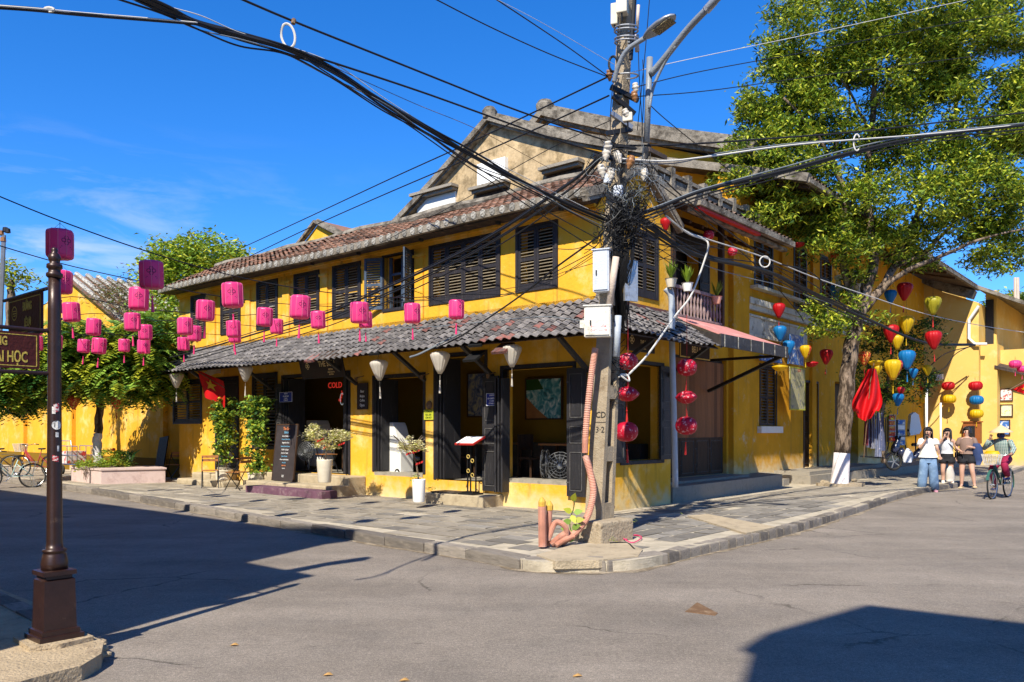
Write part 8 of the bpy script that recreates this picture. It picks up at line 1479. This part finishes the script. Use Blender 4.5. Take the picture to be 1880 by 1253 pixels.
# ================================================================== PEOPLE, BICYCLES, SCOOTER
M['skin'] = mat('skin', (.50, .29, .20), .5, .06, 6, bump=0, spec=.35); M['skin_dark'] = mat('tanned_skin', (.34, .18, .11), .5, .06, 6, bump=0, spec=.35); M['hair'] = mat('black_hair', (.012, .009, .008), .4, .3, 30, stretch=(8, 8, 1), bump=.2, spec=.5)
M['jeans'] = mat('blue_jeans', (.13, .21, .33), .85, .2, 8, spot=(.22, .31, .42), sscale=4, bump=.15, bscale=80); simple('shorts_black', (.012, .012, .015), .8, var=.2, bump=.1); simple('top_white', (.72, .71, .66), .8, var=.06, bump=.1); simple('top_grey', (.52, .53, .56), .8); simple('top_brown', (.20, .13, .10), .8, var=.2); simple('jacket_blue', (.03, .05, .13), .8, var=.3, bump=.1); simple('maroon', (.26, .01, .05), .8, var=.15, bump=.1); simple('pink_shoe', (.60, .28, .33), .6); simple('straw', (.60, .44, .24), .8, var=.15, bump=.2); simple('mask_blue', (.03, .04, .12), .8)
def plaid():
 m, n, l, b = nmat('green_plaid_shirt'); tc = n.new("ShaderNodeTexCoord"); out = None
 for ax in ('X', 'Z'):
  w = n.new("ShaderNodeTexWave"); w.bands_direction = ax; w.inputs["Scale"].default_value = 9; l.new(tc.outputs["Object"], w.inputs["Vector"]); r = n.new("ShaderNodeMath"); r.operation = 'GREATER_THAN'; r.inputs[1].default_value = .86; l.new(w.outputs["Fac"], r.inputs[0])
  if out is None: out = r.outputs[0]
  else: a = n.new("ShaderNodeMath"); a.operation = 'MAXIMUM'; l.new(out, a.inputs[0]); l.new(r.outputs[0], a.inputs[1]); out = a.outputs[0]
 mx = n.new("ShaderNodeMix"); mx.data_type = 'RGBA'; l.new(out, mx.inputs["Factor"]); mx.inputs["A"].default_value = (.07, .15, .14, 1); mx.inputs["B"].default_value = (.42, .46, .40, 1); l.new(mx.outputs["Result"], b.inputs["Base Color"]); b.inputs["Roughness"].default_value = .85; return m
M['plaid'] = plaid()
def skinned(name, J, E_, root, m, sub=2):
 """one continuous surface grown over a skeleton: J name -> (x,y,z,radius)"""
 names = list(J); me = bpy.data.meshes.new(name); me.from_pydata([J[k][:3] for k in names], [(names.index(a), names.index(b)) for a, b in E_], []); me.materials.append(M[m])
 o = bpy.data.objects.new(name, me); COL.objects.link(o); o.parent = root; OFF[o.name] = Vector((0, 0, 0)); o.modifiers.new('skin', 'SKIN').use_smooth_shade = True
 for i, k in enumerate(names): r = J[k][3]; me.skin_vertices[0].data[i].radius = r if hasattr(r, '__len__') else (r, r)
 me.skin_vertices[0].data[0].use_root = True; s_ = o.modifiers.new('sub', 'SUBSURF'); s_.levels = s_.render_levels = sub; return o
def loft(mb, rings, n=16, folds=0.0, cap=True, mi=None):
 """rings of (cx,cy,z,rx,ry)"""
 b = len(mb.v)
 for i, (cx, cy, z, rx, ry) in enumerate(rings):
  for j in range(n): a = 2 * math.pi * j / n; k = 1 + folds * math.sin(a * 5 + i * .9) * (.3 + i / len(rings)); mb.v.append((cx + rx * k * math.cos(a), cy + ry * k * math.sin(a), z))
 for i in range(len(rings) - 1):
  for j in range(n): mb.f.append((b + i * n + j, b + i * n + (j + 1) % n, b + (i + 1) * n + (j + 1) % n, b + (i + 1) * n + j)); mb.m.append(mi or 0)
 if cap:
  for i0 in (0, len(rings) - 1): mb.f.append(tuple(b + i0 * n + j for j in range(n))); mb.m.append(mi or 0)
 return mb
def head_parts(t, c, yaw, hair, skin, smile=True, face=True):
 """face, ears and hair round the head centre c; yaw turns the face"""
 R_ = Matrix.Translation(c) @ Matrix.Rotation(yaw, 4, 'Z')
 if face:
  mb = MB(); mb.add([(0, -.112, -.018), (-.014, -.092, -.022), (.014, -.092, -.022), (0, -.094, .018), (0, -.094, -.030)], [(0, 1, 4), (0, 4, 2), (0, 3, 1), (0, 2, 3)]); mb.xf(R_); part('nose', mb, skin, t)
  for s_ in (-1, 1): mb = MB(); mb.lathe([(.0, .006), (.012, .004), (.013, 0), (0, 0)], 8, (s_ * .032, -.088, .008), axis='y', cap=False); mb.box(s_ * .032 - .017, s_ * .032 + .017, -.092, -.085, .027, .032); mb.xf(R_); part('eye', mb, 'black', t)
  mb = MB(); mb.box(-.022, .022, -.092, -.082, -.052, -.042); mb.xf(R_); part('mouth', mb, 'red_silk', t)
 for s_ in (-1, 1): mb = MB(); mb.lathe([(.0, -.01), (.02, -.008), (.026, 0), (.018, .008), (0, .008)], 8, (s_ * .078, .0, -.005), axis='x', cap=False); mb.xf(R_); part('ear', mb, skin, t)
 if hair:
  mb = MB(); n = 16; rows = 10; long_ = hair
  for i in range(rows + 1):
   th = i / rows
   for j in range(n + 1):
    a = RAD(-38) + RAD(256) * j / n       # open at the face
    if th < .5: ph = th * math.pi; r = .098 * math.sin(ph) + .004; z = .015 + .112 * math.cos(ph); a_ = a if th > .25 else a
    else: r = .098 + .018 * (th - .5) * long_ / .2; z = .015 - (th - .5) * 2 * long_
    k = 1 + .04 * math.sin(j * 2.3); mb.v.append((r * k * math.cos(a) * .93, r * k * math.sin(a) + .018, z))
  for i in range(rows):
   for j in range(n): q = i * (n + 1) + j; mb.f.append((q, q + 1, q + n + 2, q + n + 1)); mb.m.append(0)
  loft(mb, [(0, -.0, .065, .078, .088), (0, .005, .10, .066, .074), (0, .01, .125, .035, .04)], 12); mb.xf(R_); o = part('hair', mb, 'hair', t, smooth=True); s_ = o.modifiers.new('solid', 'SOLIDIFY'); s_.thickness = .02
def limbs_hand(J, E_, w, d, side, root):
 """palm and five separate bent fingers at wrist w pointing along d"""
 w = Vector(w); d = Vector(d).normalized(); a = d.cross(Vector((0, 1, .2))).normalized(); q = d.cross(a).normalized(); pm = w + d * .055; J['palm' + side] = (*pm, (.030, .016)); E_.append((root, 'palm' + side))
 for i, (off, l) in enumerate([(-.024, .052), (-.008, .066), (.009, .062), (.024, .048)]):
  k = 'f%d%s' % (i, side); J[k + 'a'] = (*(pm + a * off + d * .032), .0085); J[k + 'b'] = (*(pm + a * off * 1.15 + d * (.032 + l * .6) + q * .012), .0075); J[k + 'c'] = (*(pm + a * off * 1.15 + d * (.032 + l * .85) + q * .032), .0065); E_ += [('palm' + side, k + 'a'), (k + 'a', k + 'b'), (k + 'b', k + 'c')]
 k = 'th' + side; J[k + 'a'] = (*(w + d * .028 - a * .036), .010); J[k + 'b'] = (*(w + d * .062 - a * .052 + q * .014), .008); E_ += [('palm' + side, k + 'a'), (k + 'a', k + 'b')]
def body(t, J0, skin, hands):
 J = {'pelvis': (0, 0, .84, (.125, .095)), 'waist': (0, 0, .98, (.105, .08)), 'chest': (0, 0, 1.16, (.13, .095)), 'upper': (0, .005, 1.27, (.10, .075)), 'neck': (0, 0, 1.345, (.045, .045)), 'jaw': (0, -.012, 1.42, (.062, .068)), 'head': (0, -.006, 1.485, (.080, .092)), 'crown': (0, 0, 1.545, (.062, .07))}
 for s_, k in ((-1, 'L'), (1, 'R')): J.update({'hip' + k: (s_ * .085, 0, .78, .088), 'knee' + k: (s_ * .095, -.01, .44, .056), 'calf' + k: (s_ * .095, .012, .32, .054), 'ankle' + k: (s_ * .095, .01, .075, .034), 'toe' + k: (s_ * .105, -.13, .03, (.038, .024)), 'sh' + k: (s_ * .16, 0, 1.275, .052), 'elb' + k: (s_ * .2, .01, 1.02, .036), 'wr' + k: (s_ * .21, -.03, .80, .026)})
 for k, v in J0.items(): J[k] = (*v[:3], v[3] if len(v) > 3 else J[k][3])
 E_ = [('pelvis', 'waist'), ('waist', 'chest'), ('chest', 'upper'), ('upper', 'neck'), ('neck', 'jaw'), ('jaw', 'head'), ('head', 'crown')]
 for k in 'LR': E_ += [('pelvis', 'hip' + k), ('hip' + k, 'knee' + k), ('knee' + k, 'calf' + k), ('calf' + k, 'ankle' + k), ('ankle' + k, 'toe' + k), ('upper', 'sh' + k), ('sh' + k, 'elb' + k), ('elb' + k, 'wr' + k)]
 for k in 'LR': limbs_hand(J, E_, J['wr' + k][:3], hands.get(k, (0, -.1, -1)), k, 'wr' + k)
 skinned('body', J, E_, t, skin); return J
def sleeve(t, J, k, r0, r1, m, f=1.0, name='sleeve'):
 mb = MB(); a, b = Vector(J['sh' + k][:3]), Vector(J['elb' + k][:3]); pts = [a + Vector((-a.x * .3, 0, .012)), a, a.lerp(b, f * .5), a.lerp(b, min(1, f))]
 if f > 1: w = Vector(J['wr' + k][:3]); pts = [a, a.lerp(b, .5), b, b.lerp(w, .5), b.lerp(w, f - 1)]
 mb.tube(pts, list(np.linspace(r0 * .85, r1, len(pts))), 12, cap=True); part(name, mb, m, t, smooth=True)
def legs(t, J, r, m, f, name):
 mb = MB()
 for k in 'LR':
  P = [Vector(J[q + k][:3]) for q in ('hip', 'knee', 'ankle')]; pts = [P[0] + Vector((0, 0, .05)), P[0].lerp(P[1], .5), P[1], P[1].lerp(P[2], .5), P[2] + Vector((0, 0, -.02))] if f > 1 else [P[0] + Vector((0, 0, .05)), P[0].lerp(P[1], .25), P[0].lerp(P[1], f)]; mb.tube(pts, list(np.linspace(r[0], r[1], len(pts))), 14)
 loft(mb, [(0, 0, .72, .14, .11), (0, 0, .80, .165, .125), (0, 0, .90, .15, .112), (0, 0, .97, .125, .095)], 18); part(name, mb, m, t, smooth=True)
def shoes(t, J, m, sock=None, sandal=False):
 for k in 'LR':
  a, b = Vector(J['ankle' + k][:3]), Vector(J['toe' + k][:3]); d = (b - a); d.z = 0; d.normalize(); s_ = Vector((-d.y, d.x, 0)); z0 = min(a.z, b.z) - .03; mb = MB(); c = Vector((a.x, a.y, z0 + .02)) + d * .055
  mb.obox(c, d * .12, s_ * .045, Vector((0, 0, .018 if sandal else .028))); o = part('shoe', mb, m, t); bev(o, .018, 3)
  if sock: mb = MB(); mb.tube([a + Vector((0, 0, -.03)), a + Vector((0, 0, .10))], .042, 10); part('sock', mb, sock, t)
def person(label, u, v, rot, H, z=.0, z0=0.0): x, y = Gw(u, v, z0); t = thing('person', label, 'woman', (x, y, z0), 'L', rot=rot); t.scale = (H / 1.6,) * 3; return t
yaw0 = math.atan2(-11, 21) # facing the viewer from the right
t = person('woman in a white top and wide blue jeans holding a phone to her mouth', 1704, 903, yaw0 + .1, 1.66)
J = body(t, {'elbR': (.19, -.10, 1.10), 'wrR': (.245, -.03, .93, .026), 'elbL': (-.20, -.12, 1.08), 'wrL': (-.08, -.20, 1.28, .026), 'kneeL': (-.12, -.03, .44), 'ankleL': (-.15, -.02, .075), 'toeL': (-.18, -.16, .03), 'kneeR': (.12, .0, .44), 'ankleR': (.14, .01, .075), 'toeR': (.16, -.13, .03)}, 'skin', {'L': (.25, -.2, 1), 'R': (.3, -.3, -1)})
mb = MB(); loft(mb, [(0, 0, .86, .225, .165), (0, 0, .93, .20, .15), (0, 0, 1.05, .175, .135), (0, 0, 1.18, .17, .128), (0, 0, 1.26, .175, .11), (0, 0, 1.30, .155, .09), (0, 0, 1.325, .11, .075), (0, 0, 1.335, .07, .06)], 20, .02); part('top', mb, 'top_white', t, smooth=True)
sleeve(t, J, 'L', .075, .085, 'top_white', .62); sleeve(t, J, 'R', .075, .085, 'top_white', .62); legs(t, J, (.105, .112), 'jeans', 2, 'jeans'); shoes(t, J, 'pink_shoe'); head_parts(t, (0, -.01, 1.48), .15, .30, 'skin')
mb = MB(); mb.obox((-.045, -.24, 1.385), (.034, 0, 0), (0, .006, 0), (0, 0, .06)); part('phone', mb, 'black', t)
t = person('woman in a pale tank top and black shorts walking behind, camera to her face', 1739, 895, yaw0 - .1, 1.64)
J = body(t, {'elbL': (-.22, -.12, 1.12), 'wrL': (-.06, -.2, 1.36, .026), 'elbR': (.23, .0, 1.04), 'wrR': (.25, -.06, .84, .026), 'kneeL': (-.1, -.06, .45), 'ankleL': (-.1, .0, .085), 'toeL': (-.11, -.13, .03), 'ankleR': (.12, .06, .10), 'toeR': (.13, -.06, .03)}, 'skin', {'L': (.3, -.1, 1), 'R': (.1, -.2, -1)})
mb = MB(); loft(mb, [(0, 0, .92, .15, .12), (0, 0, 1.02, .14, .11), (0, 0, 1.15, .15, .12), (0, 0, 1.24, .135, .10), (0, 0, 1.29, .10, .08)], 18, .02); part('top', mb, 'top_grey', t, smooth=True)
legs(t, J, (.105, .105), 'shorts_black', .38, 'shorts'); shoes(t, J, 'top_white', 'top_white'); head_parts(t, (0, -.01, 1.48), -.1, .32, 'skin')
mb = MB(); mb.obox((-.02, -.19, 1.45), (.05, 0, 0), (0, .025, 0), (0, 0, .035)); part('camera', mb, 'black', t)
mb = MB(); mb.obox((.25, .0, .86), (.04, .02, 0), (-.04, .09, 0), (0, 0, .10)); mb.tube([(.23, 0, .96), (.1, -.12, 1.15), (-.08, -.06, 1.30)], .012, 6); bev(part('shoulder_bag', mb, 'black', t), .02)
BG = thing('plastic_bag', 'pale translucent shopping bag carried low by the woman in black shorts', 'bag', tuple(at(1746, 872, 22.0)), 'W'); mb = MB(); c = at(1744, 868, 22.0); loft(mb, [(c.x, c.y, c.z - .24, .09, .05), (c.x + .01, c.y, c.z - .14, .13, .07), (c.x, c.y, c.z + .0, .11, .05), (c.x, c.y, c.z + .10, .085, .03), (c.x + .01, c.y, c.z + .18, .03, .01)], 14, .22); part('bag', mb, 'white_silk', BG, smooth=True)
t = person('laughing woman in a brown top and black shorts with a blue jacket on her arm', 1775, 897, yaw0 - .1, 1.68)
J = body(t, {'pelvis': (0, 0, .84, (.14, .11)), 'elbL': (-.24, -.02, 1.06), 'wrL': (-.14, -.16, .98, .028), 'elbR': (.24, -.02, 1.04), 'wrR': (.12, -.18, 1.08, .028), 'hipL': (-.09, 0, .78, .098), 'hipR': (.09, 0, .78, .098), 'kneeL': (-.11, -.05, .45, .062), 'calfL': (-.11, -.02, .32, .062), 'ankleL': (-.12, .0, .08), 'toeL': (-.14, -.14, .03), 'kneeR': (.13, -.09, .46, .062), 'calfR': (.15, -.06, .34, .062), 'ankleR': (.18, -.06, .10), 'toeR': (.20, -.2, .06)}, 'skin', {'L': (.6, -.5, -.3), 'R': (-.8, -.3, .2)})
mb = MB(); loft(mb, [(0, 0, .90, .18, .14), (0, 0, 1.0, .17, .13), (0, 0, 1.12, .175, .135), (0, 0, 1.24, .175, .115), (0, 0, 1.29, .155, .09), (0, 0, 1.325, .09, .07)], 18, .02); part('top', mb, 'top_brown', t, smooth=True)
sleeve(t, J, 'L', .075, .07, 'top_brown', .7); sleeve(t, J, 'R', .075, .07, 'top_brown', .7); legs(t, J, (.12, .12), 'shorts_black', .4, 'shorts'); shoes(t, J, 'straw', sandal=True); head_parts(t, (0, -.01, 1.48), -.55, .06, 'skin')
mb = MB(); loft(mb, [(.26, -.02, .62, .05, .04), (.26, -.03, .75, .10, .06), (.25, -.04, .92, .12, .08), (.23, -.04, 1.08, .12, .09), (.22, -.03, 1.18, .08, .07)], 12, .12); part('jacket', mb, 'jacket_blue', t, smooth=True)
mb = MB(); loft(mb, [(.0, .06, 1.50, .035, .03), (0, .10, 1.53, .04, .04), (0, .12, 1.57, .02, .02)], 10); part('hair_bun', mb, 'hair', t, smooth=True)
# ---- bicycles
simple('tyre', (.02, .02, .02), .8); simple('chrome', (.5, .5, .5), .25, metal=.9); simple('frame_mint', (.40, .56, .52), .4); simple('frame_dark', (.03, .02, .03), .4); simple('frame_red', (.30, .02, .04), .4); simple('frame_green', (.03, .10, .08), .4); M['wicker'] = mat('white_basket', (.62, .60, .55), .6, .15, 20)
def bicycle(label, loc, rot, m, basket=True, stand=True, bag=None):
 t = thing('bicycle', label, 'bicycle', loc, 'L', rot=rot); R_ = .33
 for nm_, cx in (('front_wheel', .53), ('rear_wheel', -.53)):
  mb = MB(); mb.tube([(cx + R_ * math.cos(a), 0, R_ + R_ * math.sin(a)) for a in np.linspace(0, 2 * math.pi, 29)[:-1]], .019, 6, closed=True); w = part(nm_, mb, 'tyre', t, smooth=True)
  mb = MB(); mb.tube([(cx + (R_ - .025) * math.cos(a), 0, R_ + (R_ - .025) * math.sin(a)) for a in np.linspace(0, 2 * math.pi, 29)[:-1]], .011, 5, closed=True); part('rim', mb, 'chrome', w)
  mb = MB(); mb.tube([(cx, -.05, R_), (cx, .05, R_)], .022, 8)
  for k in range(18): a = 2 * math.pi * k / 18; mb.tube([(cx, .02 * (-1) ** k, R_), (cx + (R_ - .02) * math.cos(a), 0, R_ + (R_ - .02) * math.sin(a))], .0022, 3, cap=False)
  part('spokes', mb, 'chrome', w); mb = MB(); a0, a1 = (RAD(20), RAD(150)) if cx > 0 else (RAD(25), RAD(200)); mb.grid(lambda s_, q: (cx + .365 * math.cos(a0 + (a1 - a0) * s_), (q - .5) * .06, R_ + .365 * math.sin(a0 + (a1 - a0) * s_)), 12, 2); part('fender', mb, m, t, smooth=True)
 mb = MB()
 for a, b, r in [((.38, 0, .88), (.53, 0, .33), .014), ((.40, 0, .78), (-.02, 0, .32), .019), ((.39, 0, .84), (.05, 0, .48), .015), ((-.02, 0, .32), (-.18, 0, .78), .015), ((-.15, 0, .66), (-.53, .05, .33), .009), ((-.15, 0, .66), (-.53, -.05, .33), .009), ((-.02, 0, .32), (-.53, .05, .33), .010), ((-.02, 0, .32), (-.53, -.05, .33), .010)]: mb.tube([a, b], r, 8)
 part('frame', mb, m, t, smooth=True)
 mb = MB(); mb.tube([(.38, 0, .88), (.355, 0, 1.0)], .012, 8); mb.tube(catmull([(.18, -.28, 1.02), (.30, -.25, 1.03), (.37, -.08, .99), (.37, .08, .99), (.30, .25, 1.03), (.18, .28, 1.02)], 5), .011, 6); part('handlebar', mb, 'chrome', t, smooth=True)
 for s_ in (-1, 1): mb = MB(); mb.tube([(.14, s_ * .285, 1.015), (.25, s_ * .27, 1.03)], .016, 8); part('grip', mb, 'tyre', t)
 mb = MB(); mb.tube([(-.16, 0, .72), (-.20, 0, .86)], .012, 6); loft(mb, [(-.2, 0, .86, .10, .06), (-.21, 0, .885, .13, .085), (-.22, 0, .91, .11, .075)], 12); part('saddle', mb, 'black', t, smooth=True)
 mb = MB(); [mb.box(*q) for q in ((-.66, -.26, -.055, -.045, .705, .72), (-.66, -.26, .045, .055, .705, .72), (-.64, -.62, -.05, .05, .705, .72), (-.47, -.45, -.05, .05, .705, .72))]; mb.tube([(-.6, .05, .71), (-.53, .05, .33)], .006, 5); mb.tube([(-.6, -.05, .71), (-.53, -.05, .33)], .006, 5); part('rack', mb, 'chrome', t)
 mb = MB(); mb.tube([(-.02, -.06, .32), (-.02, .06, .32)], .02, 8); mb.tube([(-.02, -.07, .32), (.10, -.07, .20)], .01, 6); mb.tube([(-.02, .07, .32), (-.14, .07, .44)], .01, 6); mb.box(.06, .15, -.17, -.07, .19, .21); mb.box(-.19, -.10, .07, .17, .43, .45); part('crank', mb, 'chrome', t)
 if stand: mb = MB(); mb.tube([(-.45, .06, .30), (-.50, .22, .01)], .010, 6); part('kickstand', mb, 'chrome', t)
 if basket:
  mb = MB()
  for k in range(9): z = .80 + .03 * k; w_ = .13 + .05 * k / 8; mb.tube([(.44, -w_, z), (.44 + .22 + .04 * k / 8, -w_, z), (.66 + .04 * k / 8, w_, z), (.44, w_, z)], .006, 4, closed=True)
  for k in range(9): y = -.13 + .0325 * k; mb.tube([(.66, y, .80), (.70, y * 1.38, 1.04)], .005, 4); mb.tube([(.44, y, .80), (.44, y * 1.38, 1.04)], .005, 4); mb.tube([(.44, y, .80), (.66, y, .80)], .005, 4)
  for k in range(6):
   for s_ in (-1, 1): mb.tube([(.46 + .04 * k, s_ * .13, .80), (.46 + .045 * k, s_ * .18, 1.04)], .005, 4)
  part('basket', mb, 'wicker', t)
 return t
fxy = Gw(1822, 917, 0); hd = Vector((-.74, -.66)).normalized(); ang = math.atan2(hd.y, hd.x); c = Vector(fxy) - hd * .53
bk = bicycle('green bicycle with a white basket ridden by the person in the conical hat', (c.x, c.y, 0), ang, 'frame_green', stand=False)
YL = thing('yellow_bag', 'bright yellow bag lying in the basket of the ridden bicycle', 'bag', (c.x, c.y, 0), 'L', rot=ang); mb = MB(); loft(mb, [(.56, 0, .82, .09, .13), (.57, 0, .95, .11, .17), (.57, 0, 1.05, .12, .18), (.57, .02, 1.12, .08, .12)], 12, .08); part('bag', mb, 'yellow_silk', YL, smooth=True)
t = thing('person', 'cyclist in a conical straw hat, blue face mask, green plaid shirt and maroon trousers', 'cyclist', (c.x, c.y, 0), 'L', rot=ang + RAD(90))
J = body(t, {'pelvis': (0, .2, .97, (.125, .10)), 'waist': (0, .17, 1.08), 'chest': (0, .12, 1.24), 'upper': (0, .10, 1.34), 'neck': (0, .08, 1.40), 'jaw': (0, .055, 1.455), 'head': (0, .06, 1.52), 'crown': (0, .07, 1.57), 'hipL': (-.09, .17, .92), 'hipR': (.09, .17, .92), 'kneeL': (-.12, -.17, .66), 'calfL': (-.12, -.10, .52), 'ankleL': (-.12, .02, .27), 'toeL': (-.12, -.12, .215), 'kneeR': (.13, -.16, .80), 'calfR': (.13, -.06, .68), 'ankleR': (.12, .10, .49), 'toeR': (.12, -.04, .47), 'shL': (-.17, .10, 1.34), 'shR': (.17, .10, 1.34), 'elbL': (-.34, .0, 1.17), 'wrL': (-.20, -.08, 1.38, .026), 'elbR': (.29, -.02, 1.16), 'wrR': (.29, -.2, 1.05, .026)}, 'skin_dark', {'L': (.4, -.2, 1), 'R': (0, -1, -.3)})
mb = MB(); loft(mb, [(0, .2, .90, .17, .13), (0, .18, 1.02, .165, .125), (0, .15, 1.15, .165, .125), (0, .12, 1.27, .175, .125), (0, .10, 1.36, .15, .10), (0, .09, 1.40, .07, .065)], 20, .03); part('shirt', mb, 'plaid', t, smooth=True); sleeve(t, J, 'L', .072, .05, 'plaid', 1.9); sleeve(t, J, 'R', .072, .05, 'plaid', 1.9)
mb = MB()
for k in 'LR': P = [Vector(J[q + k][:3]) for q in ('hip', 'knee', 'ankle')]; mb.tube([P[0], P[0].lerp(P[1], .5), P[1], P[1].lerp(P[2], .5), P[2] + Vector((0, 0, .05))], [.115, .10, .082, .075, .065], 12)
loft(mb, [(0, .2, .86, .16, .13), (0, .2, .95, .16, .13), (0, .18, 1.02, .13, .11)], 16); part('trousers', mb, 'maroon', t, smooth=True); shoes(t, J, 'mask_blue'); head_parts(t, (0, .05, 1.50), 0, 0, 'skin_dark')
mb = MB(); loft(mb, [(0, .04, 1.42, .072, .075), (0, .045, 1.47, .084, .095), (0, .05, 1.505, .086, .096)], 14); part('face_mask', mb, 'mask_blue', t, smooth=True)
mb = MB(); mb.lathe([(.25, -.005), (.252, .0), (.17, .055), (.09, .11), (.01, .165), (0, .165), (.09, .10), (.24, -.002)], 24, (0, .05, 1.555), cap=False); mb.xf(Matrix.Translation((0, .05, 1.555)) @ Matrix.Rotation(RAD(4), 4, 'X') @ Matrix.Translation((0, -.05, -1.555))); part('conical_hat', mb, 'straw', t, smooth=True)
x, y = Gw(26, 897, 0); bicycle('mint green bicycle parked at the kerb by the left frame edge', (x - .1, y, 0), RAD(222), 'frame_mint'); x, y = Gw(30, 872, .12); bicycle('dark bicycle with a white basket leaning on the left yellow wall', (x, y - 1.2, .12), RAD(190), 'frame_dark'); bicycle('dark red bicycle half hidden behind the sign post', (x + 1.3, y - 1.1, .12), RAD(170), 'frame_red')
x, y = Gw(143, 868, .12); y -= 1.2; x = (143 - 940) / 1487 * y; CT = thing('hand_cart', 'metal hand cart with a framed load beside the planter', 'cart', (x, y, .12), 'L', rot=FA); mb = MB()
for xx in (-.6, -.1, .3, .7):
 for yy in (-.3, .3): mb.tube([(xx, yy, .35), (xx, yy, .95)], .015, 5)
for z in (.35, .65, .95):
 for yy in (-.3, .3): mb.tube([(-.6, yy, z), (.7, yy, z)], .015, 5)
mb.tube([(-.65, -.3, 1.12), (.2, -.3, 1.12), (.28, -.3, .95)], .015, 5); part('frame', mb, 'chrome', CT); mb = MB(); mb.box(-.58, -.08, -.28, .28, .37, .78); part('load', mb, 'poster_food', CT); mb = MB(); mb.box(-.6, .7, -.3, .3, .32, .35); part('deck', mb, 'wood_brown', CT)
for xx in (-.4, .5): mb = MB(); mb.lathe([(0, -.03), (.14, -.03), (.16, 0), (.14, .03), (0, .03)], 16, (xx, -.33, .16), axis='y', cap=False); part('wheel', mb, 'tyre', CT)
# ---- scooter
Ys = 25.0; xs = (1674 - 940) / 1487 * Ys; SC = thing('motor_scooter', 'dark scooter parked facing left behind the women, a pale plastic bag hung on it', 'scooter', (xs, Ys, .36), 'L', rot=RAD(187))
for nm_, cx in (('front_wheel', .60), ('rear_wheel', -.60)):
 mb = MB(); mb.tube([(cx + .24 * math.cos(a), 0, .27 + .24 * math.sin(a)) for a in np.linspace(0, 2 * math.pi, 25)[:-1]], .04, 8, closed=True); w = part(nm_, mb, 'tyre', SC, smooth=True); mb = MB()
 for k in range(5): a = k * 1.2566; mb.bar((cx, 0, .27), (cx + .22 * math.cos(a), 0, .27 + .22 * math.sin(a)), .03, .03)
 part('rim', mb, 'metal_grey', w)
simple('scooter_blue', (.02, .025, .06), .25, coat=.6, spec=.5)
mb = MB(); mb.tube(catmull([(.60, 0, .56), (.52, 0, .75), (.44, 0, .98)], 4), [.10, .11, .12, .13, .12, .11, .10, .09, .08][:9], 10); mb.tube(catmull([(.42, 0, .62), (.15, 0, .38), (-.1, 0, .40), (-.4, 0, .62), (-.85, 0, .72)], 4), [.13] * 4 + [.10] * 5 + [.15] * 4 + [.13] * 4, 10); part('body', mb, 'scooter_blue', SC, smooth=True)
mb = MB(); mb.grid(lambda s_, q: (.60 + .30 * math.cos(RAD(20) + RAD(130) * s_), (q - .5) * .13, .27 + .30 * math.sin(RAD(20) + RAD(130) * s_)), 10, 2); part('front_fender', mb, 'scooter_blue', SC, smooth=True); mb = MB(); loft(mb, [(-.35, 0, .74, .36, .12), (-.35, 0, .80, .38, .13), (-.35, 0, .84, .34, .11)], 14); part('seat', mb, 'black', SC, smooth=True)
mb = MB(); mb.tube([(.40, 0, .98), (.38, 0, 1.05)], .03, 6); mb.tube([(.30, -.34, 1.06), (.38, -.1, 1.05), (.38, .1, 1.05), (.30, .34, 1.06)], .018, 6); part('handlebar', mb, 'metal_black', SC); mb = MB(); mb.lathe([(0, -.02), (.07, -.02), (.08, .03), (0, .05)], 12, (.50, 0, .98), axis='x', cap=False); part('headlight', mb, 'glass_dark', SC)
for s_ in (-1, 1): mb = MB(); mb.tube([(.33, s_ * .26, 1.06), (.33, s_ * .32, 1.2)], .007, 4); mb.obox((.33, s_ * .33, 1.23), (.008, 0, 0), (0, .05, 0), (0, 0, .032)); part('mirror', mb, 'metal_black', SC)
BG2 = thing('plastic_bag', 'pale lilac plastic bag hanging on the side of the parked scooter', 'bag', (xs, Ys, .36), 'L', rot=RAD(187)); mb = MB(); loft(mb, [(.25, .17, .25, .13, .05), (.24, .17, .4, .17, .07), (.22, .17, .56, .13, .06), (.24, .15, .68, .03, .02)], 12, .1); part('bag', mb, 'top_grey', BG2, smooth=True)
